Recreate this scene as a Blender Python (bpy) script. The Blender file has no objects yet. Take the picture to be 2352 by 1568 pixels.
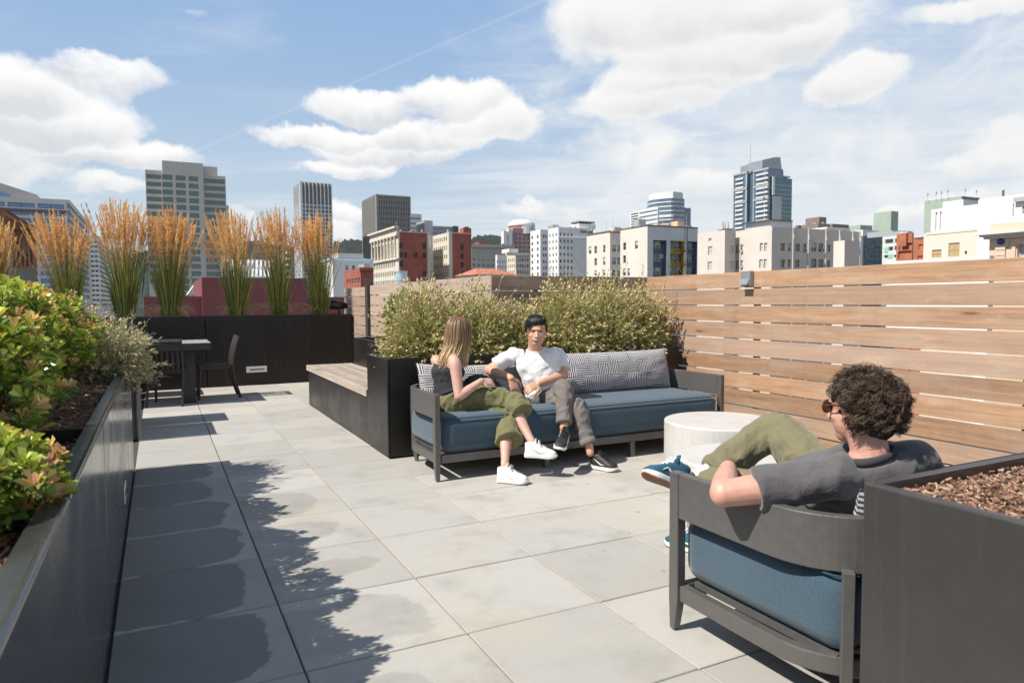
import bpy, bmesh, math, random
import numpy as np
from mathutils import Vector, Matrix, noise
random.seed(7); RNG = np.random.default_rng(7)
R = math.radians
scene = bpy.context.scene
COL = scene.collection

# ---------------------------------------------------------------- camera
F, CH, YAW, PIT, ROL = 1611.0, 1.27, 0.4669, 0.0572, -0.0065   # focal length / roll for a 2352 px wide picture
cam_d = bpy.data.cameras.new('camera'); cam = bpy.data.objects.new('camera', cam_d); COL.objects.link(cam)
fwd = Vector((math.sin(YAW)*math.cos(PIT), math.cos(YAW)*math.cos(PIT), -math.sin(PIT)))
rt0 = Vector((math.cos(YAW), -math.sin(YAW), 0)); up0 = rt0.cross(fwd)
rt = rt0*math.cos(ROL) + up0*math.sin(ROL); up = -rt0*math.sin(ROL) + up0*math.cos(ROL)
cam.matrix_world = Matrix(((rt.x, up.x, -fwd.x, 0), (rt.y, up.y, -fwd.y, 0), (rt.z, up.z, -fwd.z, CH), (0, 0, 0, 1)))
cam_d.sensor_width = 36; cam_d.lens = F/2352*36; cam_d.clip_start = .05; cam_d.clip_end = 12000
cam_d.dof.use_dof = True; cam_d.dof.focus_distance = 5.0; cam_d.dof.aperture_fstop = 5.6
scene.camera = cam

# ---------------------------------------------------------------- sun and sky
SUN_EL = 50.0
sd = bpy.data.lights.new('sun', 'SUN'); sd.energy = 4.2; sd.angle = R(.5); sd.color = (1, .94, .85)
so = bpy.data.objects.new('sun', sd); COL.objects.link(so)
ldir = Vector((math.cos(R(SUN_EL)), .03*math.cos(R(SUN_EL)), -math.sin(R(SUN_EL))))
so.rotation_euler = ldir.to_track_quat('-Z', 'Y').to_euler(); so.location = (-20, 0, 30)
scene.view_settings.view_transform = 'Standard'; scene.view_settings.look = 'None'
scene.view_settings.exposure = 0.60; scene.view_settings.gamma = 1

def at(px, py, axis, val):
    X, Y = px-1176, py-784
    X, Y = X*math.cos(ROL)+Y*math.sin(ROL), -X*math.sin(ROL)+Y*math.cos(ROL)
    r = rt0*(X/F) + fwd - up0*(Y/F)
    o = Vector((0, 0, CH))
    return o + r*((val-o[axis])/r[axis])

def sky_dir(px, py):
    p = at(px, py, 1, 1000)-Vector((0, 0, CH)); p.normalize()
    return math.atan2(p.x, p.y), math.asin(p.z)

world = bpy.data.worlds.new('World'); scene.world = world; world.use_nodes = True
class NT:
    def __init__(s, nt): s.nt = nt; s.n = nt.nodes; s.l = nt.links
    def new(s, t, **k):
        n = s.n.new(t)
        for a, b in k.items(): setattr(n, a, b)
        return n
    def put(s, sock, v):
        if isinstance(v, bpy.types.NodeSocket): s.l.new(v, sock)
        elif isinstance(v, (tuple, list)) and len(v) == 3 and sock.type == 'RGBA': sock.default_value = (*v, 1)
        else: sock.default_value = v
    def m(s, op, a, b=None, c=None, clamp=False):
        n = s.new('ShaderNodeMath', operation=op); n.use_clamp = clamp
        s.put(n.inputs[0], a)
        if b is not None: s.put(n.inputs[1], b)
        if c is not None: s.put(n.inputs[2], c)
        return n.outputs[0]
    def vm(s, op, a, b=None, out=0):
        n = s.new('ShaderNodeVectorMath', operation=op); s.put(n.inputs[0], a)
        if b is not None: s.put(n.inputs[1], b)
        return n.outputs[out]
    def noise(s, vec, scale, detail=4, rough=.55, out=0, dist=0):
        n = s.new('ShaderNodeTexNoise'); s.put(n.inputs['Vector'], vec)
        n.inputs['Scale'].default_value = scale; n.inputs['Detail'].default_value = detail
        n.inputs['Roughness'].default_value = rough; n.inputs['Distortion'].default_value = dist
        return n.outputs[out]
    def mr(s, v, a, b, c=0., d=1., smooth=True):
        n = s.new('ShaderNodeMapRange'); n.interpolation_type = 'SMOOTHSTEP' if smooth else 'LINEAR'
        for i, x in enumerate((v, a, b, c, d)): s.put(n.inputs[i], x)
        return n.outputs[0]
    def mix(s, f, a, b, t='MIX'):
        n = s.new('ShaderNodeMix', data_type='RGBA', blend_type=t); n.clamp_factor = True
        s.put(n.inputs['Factor'], f); s.put(n.inputs['A'], a); s.put(n.inputs['B'], b)
        return n.outputs['Result']
    def xyz(s, v):
        n = s.new('ShaderNodeSeparateXYZ'); s.put(n.inputs[0], v); return n.outputs
    def cxyz(s, a, b, c):
        n = s.new('ShaderNodeCombineXYZ')
        for i, x in enumerate((a, b, c)): s.put(n.inputs[i], x)
        return n.outputs[0]

w = NT(world.node_tree)
for n in list(w.n): w.n.remove(n)
sky = w.new('ShaderNodeTexSky', sky_type='NISHITA'); sky.sun_disc = False
sky.sun_elevation = R(SUN_EL); sky.sun_rotation = R(270); sky.air_density = 1.0; sky.dust_density = .5; sky.ozone_density = 1.6
tc = w.new('ShaderNodeTexCoord'); D = w.vm('NORMALIZE', tc.outputs['Generated'])
dx, dy, dz = w.xyz(D)
az = w.m('ARCTAN2', dx, dy); el = w.m('ARCSINE', dz)
# cumulus clouds, each an ellipse in azimuth / elevation with noisy edges
n1 = w.noise(D, 4.5, 7, .6, out=1); n1c = w.vm('SUBTRACT', n1, (.5, .5, .5)); a1, b1, _ = w.xyz(n1c)
n2 = w.noise(w.vm('ADD', D, (3, 1, 2)), 22, 5, .6, out=1); n2c = w.vm('SUBTRACT', n2, (.5, .5, .5)); a2, b2, _ = w.xyz(n2c)
azd = w.m('ADD', az, w.m('ADD', w.m('MULTIPLY', a1, .13), w.m('MULTIPLY', a2, .035)))
eld = w.m('ADD', el, w.m('ADD', w.m('MULTIPLY', b1, .08), w.m('MULTIPLY', b2, .03)))
BL = [(265, 165, 140, 58, 1), (180, 140, 80, 40, .9), (40, 190, 160, 90, 1), (130, 270, 220, 95, 1), (-60, 330, 220, 140, 1), (250, 365, 235, 42, 1), (60, 395, 160, 30, .8),
      (240, 440, 120, 26, .75), (860, 235, 165, 42, .95), (1060, 215, 130, 50, 1), (1140, 270, 110, 50, .95), (740, 300, 170, 30, .95), (900, 330, 200, 46, 1), (810, 375, 130, 24, .9), (1000, 300, 150, 40, .95),
      (470, 22, 36, 13, .6), (500, 50, 36, 12, .45), (765, 505, 60, 60, .85), (800, 480, 60, 22, .8), (545, 490, 60, 25, .7),
      (1480, 30, 240, 100, .95), (1620, 110, 230, 90, .95), (1800, 80, 160, 70, .9), (1560, 190, 190, 40, .85), (1480, 235, 150, 50, 1), (1590, 220, 90, 45, .8), (1350, 100, 90, 60, .5), (1700, 20, 250, 60, .9),
      (1980, 180, 130, 52, .78), (1940, 205, 90, 30, .6), (1250, 478, 110, 22, .6), (1440, 330, 150, 50, .3), (1620, 420, 110, 34, .45), (2300, 380, 120, 40, .5), (2150, 470, 150, 26, .5), (2340, 330, 90, 50, .4), (2050, 480, 120, 16, .4), (2240, 15, 200, 35, .5)]
mask = 0.0; low = 0.0
for (px, py, hw, hh, s_) in BL:
    A, E = sky_dir(px, py); A2, _ = sky_dir(px+hw, py); _, E2 = sky_dir(px, py-hh)
    u = w.m('DIVIDE', w.m('SUBTRACT', azd, A), abs(A2-A)); v = w.m('DIVIDE', w.m('SUBTRACT', eld, E), abs(E2-E))
    q = w.m('ADD', w.m('MULTIPLY', u, u), w.m('MULTIPLY', v, v))
    e = w.m('MULTIPLY', w.mr(q, 1.35, .35), s_)
    mask = e if mask == 0.0 else w.m('SUBTRACT', w.m('ADD', mask, e), w.m('MULTIPLY', mask, e))
    lo = w.m('MULTIPLY', e, w.mr(v, .5, -1.0)); low = lo if low == 0.0 else w.m('MAXIMUM', low, lo)
mask = w.m('ADD', mask, w.m('MULTIPLY', w.m('MULTIPLY', w.mr(az, .22, .7), w.mr(el, .62, .45)), .36))
n3 = w.noise(w.vm('MULTIPLY', D, (1, 1, 1.7)), 8, 12, .64, dist=.35)
dens = w.m('ADD', w.m('MULTIPLY', mask, 1.25), w.m('MULTIPLY', w.m('SUBTRACT', n3, .5), 2.6))
cum = w.mr(dens, .22, 1.30)
cum = w.m('MULTIPLY', cum, w.mr(mask, .02, .35))
# thin high cloud on the plane overhead, denser to the right and towards the horizon
pz = w.m('MAXIMUM', dz, .04)
P = w.cxyz(w.m('DIVIDE', dx, pz), w.m('MULTIPLY', w.m('DIVIDE', dy, pz), 1.0), 0.0)
rot = w.new('ShaderNodeVectorRotate', rotation_type='Z_AXIS'); w.put(rot.inputs['Vector'], P); rot.inputs['Angle'].default_value = R(35)
Ps = w.vm('MULTIPLY', rot.outputs[0], (.55, 1.35, 1))
c1 = w.noise(Ps, .9, 8, .62, dist=.6); c2 = w.noise(D, 3.0, 5, .6, dist=.4)
side = w.mr(az, .28, .75); hor = w.mr(el, .32, .02)
cov = w.m('ADD', w.m('MULTIPLY', side, .22), w.m('MULTIPLY', hor, .15))
cir = w.mr(w.m('ADD', w.m('ADD', w.m('MULTIPLY', c1, .6), w.m('MULTIPLY', c2, .4)), cov), .49, .86)
cir = w.m('MULTIPLY', cir, w.mr(el, .75, .45, .15, 1.))
A0 = at(790, 200, 1, 1000)-Vector((0, 0, CH)); A1 = at(1245, 3, 1, 1000)-Vector((0, 0, CH)); nn = A0.cross(A1).normalized()
td = w.m('ABSOLUTE', w.vm('DOT_PRODUCT', D, tuple(nn), out=1))
trail = w.m('MULTIPLY', w.mr(td, .0028, .0004), w.m('MULTIPLY', w.mr(az, .72, .45), .11))
skyc = w.mix(.38, sky.outputs[0], (5.2, 6.9, 9.6))
tint = w.mix(w.mr(el, .42, .0), (3.7, 5.7, 8.9), (7.2, 8.4, 9.1))
tint = w.mix(w.mr(el, .42, .85), tint, (2.1, 2.9, 4.3))
skyc = w.mix(.85, sky.outputs[0], tint)
cirC = w.mix(w.m('MULTIPLY', cir, .88), skyc, (8.7, 9.2, 9.7))
cirC = w.mix(trail, cirC, (10, 10.2, 10.4))
shade = w.m('ADD', w.m('MULTIPLY', low, .75), w.m('MULTIPLY', w.mr(w.noise(w.vm('ADD', D, (.012, 0, -.018)), 9, 8, .6), .38, .68), w.m('MULTIPLY', low, .9)), clamp=True)
cumC = w.mix(w.m('MULTIPLY', shade, .9, clamp=True), (11.2, 11.15, 11.0), (7.7, 7.95, 8.35))
cumC = w.mix(w.mr(az, .35, .7, 0., .35), cumC, (8.9, 8.85, 8.85))
fin = w.mix(cum, cirC, cumC)
bg = w.new('ShaderNodeBackground'); w.put(bg.inputs[0], fin); bg.inputs[1].default_value = .060
ow = w.new('ShaderNodeOutputWorld'); w.l.new(bg.outputs[0], ow.inputs[0])

# ---------------------------------------------------------------- materials
MATS = {}
def mat(name, col, rough=.6, metal=0., var=.0, vscale=6., bump=0., bscale=60., spec=.5, coords='Object', extra=None, sheen=0., coat=0.):
    if name in MATS: return MATS[name]
    m = bpy.data.materials.new(name); m.use_nodes = True; t = NT(m.node_tree)
    b = t.n['Principled BSDF']
    b.inputs['Base Color'].default_value = (*col, 1); b.inputs['Roughness'].default_value = rough
    b.inputs['Metallic'].default_value = metal; b.inputs['Specular IOR Level'].default_value = spec
    b.inputs['Sheen Weight'].default_value = sheen; b.inputs['Coat Weight'].default_value = coat
    tcx = t.new('ShaderNodeTexCoord'); vec = tcx.outputs[coords]
    colsock = None
    if var:
        n = t.noise(vec, vscale, 6, .6)
        f = t.mr(n, .3, .7, 1-var, 1+var, smooth=False)
        mx = t.vm('SCALE', (*col,)); nd = mx.node; t.put(nd.inputs['Scale'], f); colsock = mx
        t.put(b.inputs['Base Color'], mx)
        t.put(b.inputs['Roughness'], t.mr(n, .3, .7, max(0, rough-.08), min(1, rough+.08), smooth=False))
    if bump:
        n = t.noise(vec, bscale, 5, .6); bp = t.new('ShaderNodeBump'); bp.inputs['Strength'].default_value = bump
        bp.inputs['Distance'].default_value = .01; t.put(bp.inputs['Height'], n); t.put(b.inputs['Normal'], bp.outputs[0])
    if extra: extra(t, b, vec, colsock)
    MATS[name] = m
    return m

# ---------------------------------------------------------------- mesh helpers
ORG = {}
def V3(p): return Vector(p)
def catmull(pts, k=6):
    P = [np.array(p, float) for p in pts]
    if len(P) < 3: return [tuple(P[0]+(P[-1]-P[0])*i/k) for i in range(k+1)]
    out = []
    Q = [2*P[0]-P[1]]+P+[2*P[-1]-P[-2]]
    for i in range(1, len(Q)-2):
        a, b, c, d = Q[i-1:i+3]
        for j in range(k):
            t = j/k
            out.append(tuple(.5*((2*b)+(-a+c)*t+(2*a-5*b+4*c-d)*t*t+(-a+3*b-3*c+d)*t**3)))
    out.append(tuple(P[-1])); return out

class MB:
    def __init__(s): s.v = []; s.f = []; s.m = []; s.c = []
    def add(s, vs, fs, mi=0):
        o = len(s.v); s.v += [tuple(p) for p in vs]; s.f += [tuple(i+o for i in f) for f in fs]; s.m += [mi]*len(fs); return s
    def quad(s, a, b, c, d, mi=0): return s.add([a, b, c, d], [(0, 1, 2, 3)], mi)
    def box(s, x0, x1, y0, y1, z0, z1, mi=0):
        if x0 > x1: x0, x1 = x1, x0
        if y0 > y1: y0, y1 = y1, y0
        if z0 > z1: z0, z1 = z1, z0
        vs = [(x, y, z) for z in (z0, z1) for (x, y) in ((x0, y0), (x1, y0), (x1, y1), (x0, y1))]
        return s.add(vs, [(3, 2, 1, 0), (4, 5, 6, 7), (0, 1, 5, 4), (1, 2, 6, 5), (2, 3, 7, 6), (3, 0, 4, 7)], mi)
    def prism(s, poly, z0, z1, mi=0):      # poly: ccw list of xy
        n = len(poly); vs = [(x, y, z0) for x, y in poly]+[(x, y, z1) for x, y in poly]
        fs = [tuple(range(n))[::-1], tuple(range(n, 2*n))]+[(i, (i+1) % n, n+(i+1) % n, n+i) for i in range(n)]
        return s.add(vs, fs, mi)
    def bar(s, a, b, w, h, mi=0, upv=(0, 0, 1)):
        a, b = V3(a), V3(b); d = (b-a).normalized(); u = V3(upv)
        sd_ = d.cross(u)
        if sd_.length < 1e-4: sd_ = Vector((1, 0, 0))
        sd_.normalize(); u = sd_.cross(d).normalized(); sd_ *= w/2; u = u*(h/2)
        vs = [p+x*sd_+y*u for p in (a, b) for (x, y) in ((-1, -1), (1, -1), (1, 1), (-1, 1))]
        return s.add(vs, [(0, 1, 2, 3), (7, 6, 5, 4), (0, 4, 5, 1), (1, 5, 6, 2), (2, 6, 7, 3), (3, 7, 4, 0)], mi)
    def cyl(s, c, r, z0, z1, n=24, r1=None, mi=0):
        r1 = r if r1 is None else r1
        vs = [(c[0]+q*math.cos(2*math.pi*i/n), c[1]+q*math.sin(2*math.pi*i/n), z) for q, z in ((r, z0), (r1, z1)) for i in range(n)]
        fs = [tuple(range(n))[::-1], tuple(range(n, 2*n))]+[(i, (i+1) % n, n+(i+1) % n, n+i) for i in range(n)]
        return s.add(vs, fs, mi)
    def lathe(s, c, prof, n=32, mi=0):
        vs = []; fs = []
        for r, z in prof:
            for i in range(n): vs.append((c[0]+r*math.cos(2*math.pi*i/n), c[1]+r*math.sin(2*math.pi*i/n), c[2]+z))
        for j in range(len(prof)-1):
            for i in range(n): a = j*n+i; b = j*n+(i+1) % n; fs.append((a, b, b+n, a+n))
        fs.append(tuple(range(n))[::-1]); fs.append(tuple(range((len(prof)-1)*n, len(prof)*n)))
        return s.add(vs, fs, mi)
    def tube(s, pts, rad, n=10, upv=None, k=0, mi=0, round_=False):
        # rad: one radius, or a list with a radius or (side, up) pair per point
        P = [np.array(p, float) for p in pts]
        rr = [(q, q) if not isinstance(q, (tuple, list)) else q for q in (rad if isinstance(rad, list) else [rad]*len(P))]
        if k:
            al = catmull([tuple(p)+tuple(q) for p, q in zip(P, rr)], k)
            P = [np.array(a[:3]) for a in al]; rr = [(max(a[3], 1e-4), max(a[4], 1e-4)) for a in al]
        if round_:
            for e, ee in ((0, 1), (-1, -2)):
                d = P[e]-P[ee]; d = d/(np.linalg.norm(d)+1e-9); q = rr[e]; ext = [(P[e]+d*q[1]*f, (q[0]*g_, q[1]*g_)) for f, g_ in ((.5, .86), (.85, .5), (.98, .15))]
                if e == 0:
                    P = [x[0] for x in ext[::-1]]+P; rr = [x[1] for x in ext[::-1]]+rr
                else: P = P+[x[0] for x in ext]; rr = rr+[x[1] for x in ext]
        T = []
        for i in range(len(P)):
            d = P[min(i+1, len(P)-1)]-P[max(i-1, 0)]; T.append(d/(np.linalg.norm(d)+1e-9))
        if upv is not None: u = np.array(upv, float)
        else: u = np.array((0, 0, 1.)) if abs(T[0][2]) < .9 else np.array((1., 0, 0))
        vs = []
        for i, (p, t, q) in enumerate(zip(P, T, rr)):
            if upv is not None: u = np.array(upv, float)
            sd_ = np.cross(t, u); L = np.linalg.norm(sd_)
            if L < 1e-5: sd_ = np.cross(t, (.3, .9, .1)); L = np.linalg.norm(sd_)
            sd_ /= L; u2 = np.cross(sd_, t); u = u2 if upv is None else u
            for j in range(n):
                a = 2*math.pi*j/n; vs.append(tuple(p+sd_*math.cos(a)*q[0]+u2*math.sin(a)*q[1]))
        m_ = len(P); fs = [(i*n+j, i*n+(j+1) % n, (i+1)*n+(j+1) % n, (i+1)*n+j) for i in range(m_-1) for j in range(n)]
        fs += [tuple(range(n))[::-1], tuple(range((m_-1)*n, m_*n))]
        return s.add(vs, fs, mi)
    def ell(s, c, r, rot=None, nu=16, nv=10, mi=0):
        vs = [(0, 0, -1)]+[(math.cos(2*math.pi*i/nu)*math.sin(math.pi*j/nv), math.sin(2*math.pi*i/nu)*math.sin(math.pi*j/nv), -math.cos(math.pi*j/nv)) for j in range(1, nv) for i in range(nu)]+[(0, 0, 1)]
        fs = [(0, 1+(i+1) % nu, 1+i) for i in range(nu)]
        fs += [(1+j*nu+i, 1+j*nu+(i+1) % nu, 1+(j+1)*nu+(i+1) % nu, 1+(j+1)*nu+i) for j in range(nv-2) for i in range(nu)]
        L = len(vs)-1; b = 1+(nv-2)*nu; fs += [(L, b+i, b+(i+1) % nu) for i in range(nu)]
        out = []
        for p in vs:
            q = Vector((p[0]*r[0], p[1]*r[1], p[2]*r[2]))
            if rot is not None: q = rot @ q
            out.append(q+Vector(c))
        return s.add(out, fs, mi)
    def build(s, name, mats, parent=None, smooth=False, bevel=0, seg=2, kind=None, local=False):
        me = bpy.data.meshes.new(name)
        off = Vector((0, 0, 0)) if (parent is None or local) else ORG.get(parent.name, Vector((0, 0, 0)))
        vs = [(x-off.x, y-off.y, z-off.z) for x, y, z in s.v]
        me.from_pydata(vs, [], s.f); me.validate()
        if not isinstance(mats, (list, tuple)): mats = [mats]
        for q in mats: me.materials.append(q)
        if len(mats) > 1 and len(me.polygons) == len(s.m): me.polygons.foreach_set('material_index', s.m)
        if s.c and len(s.c) == len(me.vertices):
            a = me.attributes.new('Col', 'FLOAT_COLOR', 'POINT'); a.data.foreach_set('color', np.array([(*c, 1) for c in s.c], 'f').ravel())
        me.update()
        o = bpy.data.objects.new(name, me); COL.objects.link(o)
        if parent is not None:
            o.parent = parent; ORG[o.name] = off
        if smooth: me.polygons.foreach_set('use_smooth', [True]*len(me.polygons))
        if bevel:
            b = o.modifiers.new('bevel', 'BEVEL'); b.width = bevel; b.segments = seg; b.limit_method = 'ANGLE'; b.angle_limit = R(40)
            if not smooth: b.harden_normals = False
        if kind: o['kind'] = kind
        return o
def thing(name, label, cat, loc=(0, 0, 0), group=None):
    o = bpy.data.objects.new(name, None); COL.objects.link(o); o.location = loc; o.empty_display_size = .1
    ORG[o.name] = Vector(loc); o['label'] = label; o['category'] = cat
    if group: o['group'] = group
    return o
def tag(o, label, cat, group=None):
    o['label'] = label; o['category'] = cat
    if group: o['group'] = group
    return o
def struct(o): o['kind'] = 'structure'; return o
def dup(root, dloc, rotz=0, label=None):
    r = root.copy(); COL.objects.link(r); r.location = Vector(root.location)+Vector(dloc); r.rotation_euler = (0, 0, rotz)
    if label: r['label'] = label
    for ch in list(root.children):
        c = ch.copy(); COL.objects.link(c); c.parent = r
        for g_ in list(ch.children):
            d = g_.copy(); COL.objects.link(d); d.parent = c
    return r
def fused(name, mb, voxel, m, parent, it=4, disp=None, factor=.5):
    """voxel-fuse overlapping lofts into one continuous skin, smooth it, optionally push it along its normals"""
    me = bpy.data.meshes.new(name); me.from_pydata(mb.v, [], mb.f); bm = bmesh.new(); bm.from_mesh(me)
    bmesh.ops.recalc_face_normals(bm, faces=bm.faces); bm.to_mesh(me); bm.free()
    t = bpy.data.objects.new('t', me); COL.objects.link(t)
    r = t.modifiers.new('r', 'REMESH'); r.mode = 'VOXEL'; r.voxel_size = voxel
    s_ = t.modifiers.new('s', 'SMOOTH'); s_.iterations = it; s_.factor = factor
    dg = bpy.context.evaluated_depsgraph_get(); dg.update(); m2 = bpy.data.meshes.new_from_object(t.evaluated_get(dg))
    bpy.data.objects.remove(t)
    n = len(m2.vertices); co = np.empty(n*3, 'f'); m2.vertices.foreach_get('co', co); co = co.reshape(-1, 3)
    if disp:
        nr = np.empty(n*3, 'f'); m2.vertices.foreach_get('normal', nr); nr = nr.reshape(-1, 3)
        d = np.array([disp(p) for p in co], 'f'); co = co+nr*d[:, None]
    off = ORG.get(parent.name, Vector((0, 0, 0))) if parent is not None else Vector((0, 0, 0))
    co = co-np.array(off, 'f'); m2.vertices.foreach_set('co', co.ravel()); m2.update()
    m2.materials.clear(); m2.materials.append(m)
    m2.polygons.foreach_set('use_smooth', [True]*len(m2.polygons))
    m2.name = name; o = bpy.data.objects.new(name, m2); COL.objects.link(o)
    if parent is not None: o.parent = parent; ORG[o.name] = off
    return o
# ================================================================ terrace
def ex_floor(t, b, vec, cs):
    x, y, z = t.xyz(vec)
    u = t.m('DIVIDE', t.m('SUBTRACT', x, .4143), .6096); v = t.m('DIVIDE', t.m('SUBTRACT', y, 2.4243), .6096)
    fu = t.m('FLOOR', u); fv = t.m('FLOOR', v); lu = t.m('SUBTRACT', u, fu); lv = t.m('SUBTRACT', v, fv)
    wn = t.new('ShaderNodeTexWhiteNoise', noise_dimensions='2D'); t.put(wn.inputs['Vector'], t.cxyz(fu, fv, 0)); rnd = wn.outputs['Value']; rc = wn.outputs['Color']
    r1, r2, r3 = t.xyz(rc)
    base = t.mix(rnd, (.375, .36, .33), (.455, .437, .402))
    base = t.mix(t.m('MULTIPLY', t.mr(r2, .6, 1.), .35), base, (.35, .34, .315))
    nb = t.noise(t.vm('ADD', vec, t.cxyz(t.m('MULTIPLY', r1, 9), t.m('MULTIPLY', r2, 9), 0)), 3.2, 6, .62)
    base = t.mix(t.mr(nb, .45, .8), base, (.315, .30, .27))
    ny = t.noise(vec, 1.3, 4, .5); base = t.mix(t.m('MULTIPLY', t.mr(ny, .52, .75), .5), base, (.46, .41, .30))
    st = t.noise(t.vm('MULTIPLY', vec, (1.2, 14, 1)), 2., 4, .6); base = t.mix(t.m('MULTIPLY', t.mr(st, .5, .8), .22), base, (.33, .32, .31))
    gr = t.noise(vec, 420, 3, .7); base = t.mix(t.mr(gr, .3, .7, 0., .55), t.vm('SCALE', base), t.vm('SCALE', base))
    sc = base.node
    g1 = t.new('ShaderNodeVectorMath', operation='SCALE'); t.put(g1.inputs[0], t.mix(0.0, base, base)); t.put(g1.inputs['Scale'], t.mr(gr, .25, .75, .86, 1.14, smooth=False)); base = g1.outputs[0]
    ed = t.m('MINIMUM', t.m('MINIMUM', lu, t.m('SUBTRACT', 1, lu)), t.m('MINIMUM', lv, t.m('SUBTRACT', 1, lv)))
    base = t.mix(t.m('MULTIPLY', t.mr(t.m('ADD', ed, t.m('MULTIPLY', t.noise(vec, 30, 3, .7), .03)), .045, .012), .14), base, (.20, .185, .16))
    base = t.mix(t.mr(t.noise(vec, 95, 4, .75), .60, .74, 0, .4), base, (.20, .19, .17))
    # drips
    vo = t.new('ShaderNodeTexVoronoi'); vo.inputs['Scale'].default_value = 11; t.put(vo.inputs['Vector'], vec)
    vr = t.xyz(vo.outputs['Color'])[0]
    sel = t.m('GREATER_THAN', vr, .66); rad = t.m('MULTIPLY', t.m('SUBTRACT', vr, .64), .55)
    dr = t.m('MULTIPLY', sel, t.m('LESS_THAN', vo.outputs['Distance'], rad))
    area = t.m('MULTIPLY', t.mr(x, 1.2, 1.8), t.mr(y, 4.9, 4.2)); dr = t.m('MULTIPLY', dr, t.m('MULTIPLY', area, t.mr(t.noise(vec, 2.1, 2, .5), .40, .50)))
    base = t.mix(t.m('MULTIPLY', dr, .6), base, (.24, .22, .18))
    # water that seeped from the planters, one rounded patch per paver
    wv = t.noise(vec, 2.6, 5, .65, out=1); wx, wy, _ = t.xyz(t.vm('SUBTRACT', wv, (.5, .5, .5)))
    e1 = t.m('POWER', t.m('ABSOLUTE', t.m('DIVIDE', t.m('ADD', t.m('SUBTRACT', lu, .30), t.m('MULTIPLY', wx, .5)), t.m('ADD', .50, t.m('MULTIPLY', r1, .12)))), 3.5)
    e2 = t.m('POWER', t.m('ABSOLUTE', t.m('DIVIDE', t.m('ADD', t.m('SUBTRACT', lv, .52), t.m('MULTIPLY', wy, .35)), .50)), 4.0)
    w1 = t.mr(t.m('ADD', e1, e2), 1.12, .92)
    w1 = t.m('MULTIPLY', w1, t.m('MULTIPLY', t.m('LESS_THAN', x, .414), t.m('LESS_THAN', y, 6.1)))
    w2 = t.mr(t.m('ADD', t.m('POWER', t.m('ABSOLUTE', t.m('DIVIDE', t.m('ADD', t.m('SUBTRACT', lu, .34), t.m('MULTIPLY', wx, .7)), t.m('ADD', .15, t.m('MULTIPLY', r3, .42)))), 2.4),
               t.m('POWER', t.m('ABSOLUTE', t.m('DIVIDE', t.m('ADD', t.m('SUBTRACT', lv, .5), t.m('MULTIPLY', wy, .6)), t.m('ADD', .12, t.m('MULTIPLY', r2, .42)))), 2.4)), 1.15, .9)
    w2 = t.m('MULTIPLY', w2, t.m('MULTIPLY', t.m('MULTIPLY', t.m('GREATER_THAN', x, .414), t.m('LESS_THAN', x, 1.02)), t.m('LESS_THAN', y, 6.1)))
    bx_, by_ = t.m('DIVIDE', t.m('SUBTRACT', x, 1.25), .2), t.m('DIVIDE', t.m('SUBTRACT', y, 10.35), .12)
    w3 = t.mr(t.m('ADD', t.m('MULTIPLY', bx_, bx_), t.m('MULTIPLY', by_, by_)), 1.1, .9)
    wet = t.m('MAXIMUM', t.m('MAXIMUM', w1, t.m('MULTIPLY', w2, .28)), t.m('MULTIPLY', w3, .7))
    g2 = t.new('ShaderNodeVectorMath', operation='SCALE'); t.put(g2.inputs[0], base); t.put(g2.inputs['Scale'], t.m('SUBTRACT', 1, t.m('MULTIPLY', wet, .58)))
    t.put(b.inputs['Base Color'], g2.outputs[0])
    t.put(b.inputs['Roughness'], t.m('SUBTRACT', .78, t.m('MULTIPLY', wet, .3)))
    bp = t.new('ShaderNodeBump'); bp.inputs['Strength'].default_value = .25; bp.inputs['Distance'].default_value = .003
    t.put(bp.inputs['Height'], gr); t.put(b.inputs['Normal'], bp.outputs[0])
M_floor = mat('paver_concrete', (.4, .39, .36), .75, extra=ex_floor)
M_joint = mat('joint_dark', (.06, .055, .05), .9)
def ex_scuff(t, b, vec, cs):
    src = b.inputs['Base Color'].links[0].from_socket
    vo = t.new('ShaderNodeTexVoronoi'); vo.inputs['Scale'].default_value = 9; t.put(vo.inputs['Vector'], vec); r_ = t.xyz(vo.outputs['Color'])[0]
    sp = t.m('MULTIPLY', t.m('GREATER_THAN', r_, .8), t.mr(vo.outputs['Distance'], .05, .02))
    x, y, z = t.xyz(vec); dr = t.noise(t.cxyz(t.m('MULTIPLY', t.m('ADD', x, y), 16), t.m('MULTIPLY', z, .9), 0), 1.5, 5, .7); du = t.noise(vec, 2.2, 6, .65)
    c = t.mix(t.m('MULTIPLY', t.mr(dr, .52, .8), .22), src, (.13, .125, .12)); c = t.mix(t.m('MULTIPLY', t.mr(du, .5, .75), t.mr(z, .5, -.45, .04, .22)), c, (.16, .15, .14)); c = t.mix(t.m('MULTIPLY', sp, .5), c, (.34, .32, .30)); t.put(b.inputs['Base Color'], c)
    t.put(b.inputs['Roughness'], t.mr(du, .3, .75, b.inputs['Roughness'].default_value-.06, b.inputs['Roughness'].default_value+.14))
M_black = mat('planter_black_metal', (.016, .014, .013), .36, 0., var=.18, vscale=2.5, bump=.03, bscale=900, spec=.4, extra=ex_scuff)
M_blackgl = mat('planter_gloss_metal', (.035, .035, .036), .20, .0, var=.12, vscale=2.0, bump=.015, bscale=700, spec=.9, extra=ex_scuff)
M_rim = mat('planter_rim_metal', (.14, .14, .14), .32, .75, var=.15, vscale=5)
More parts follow.
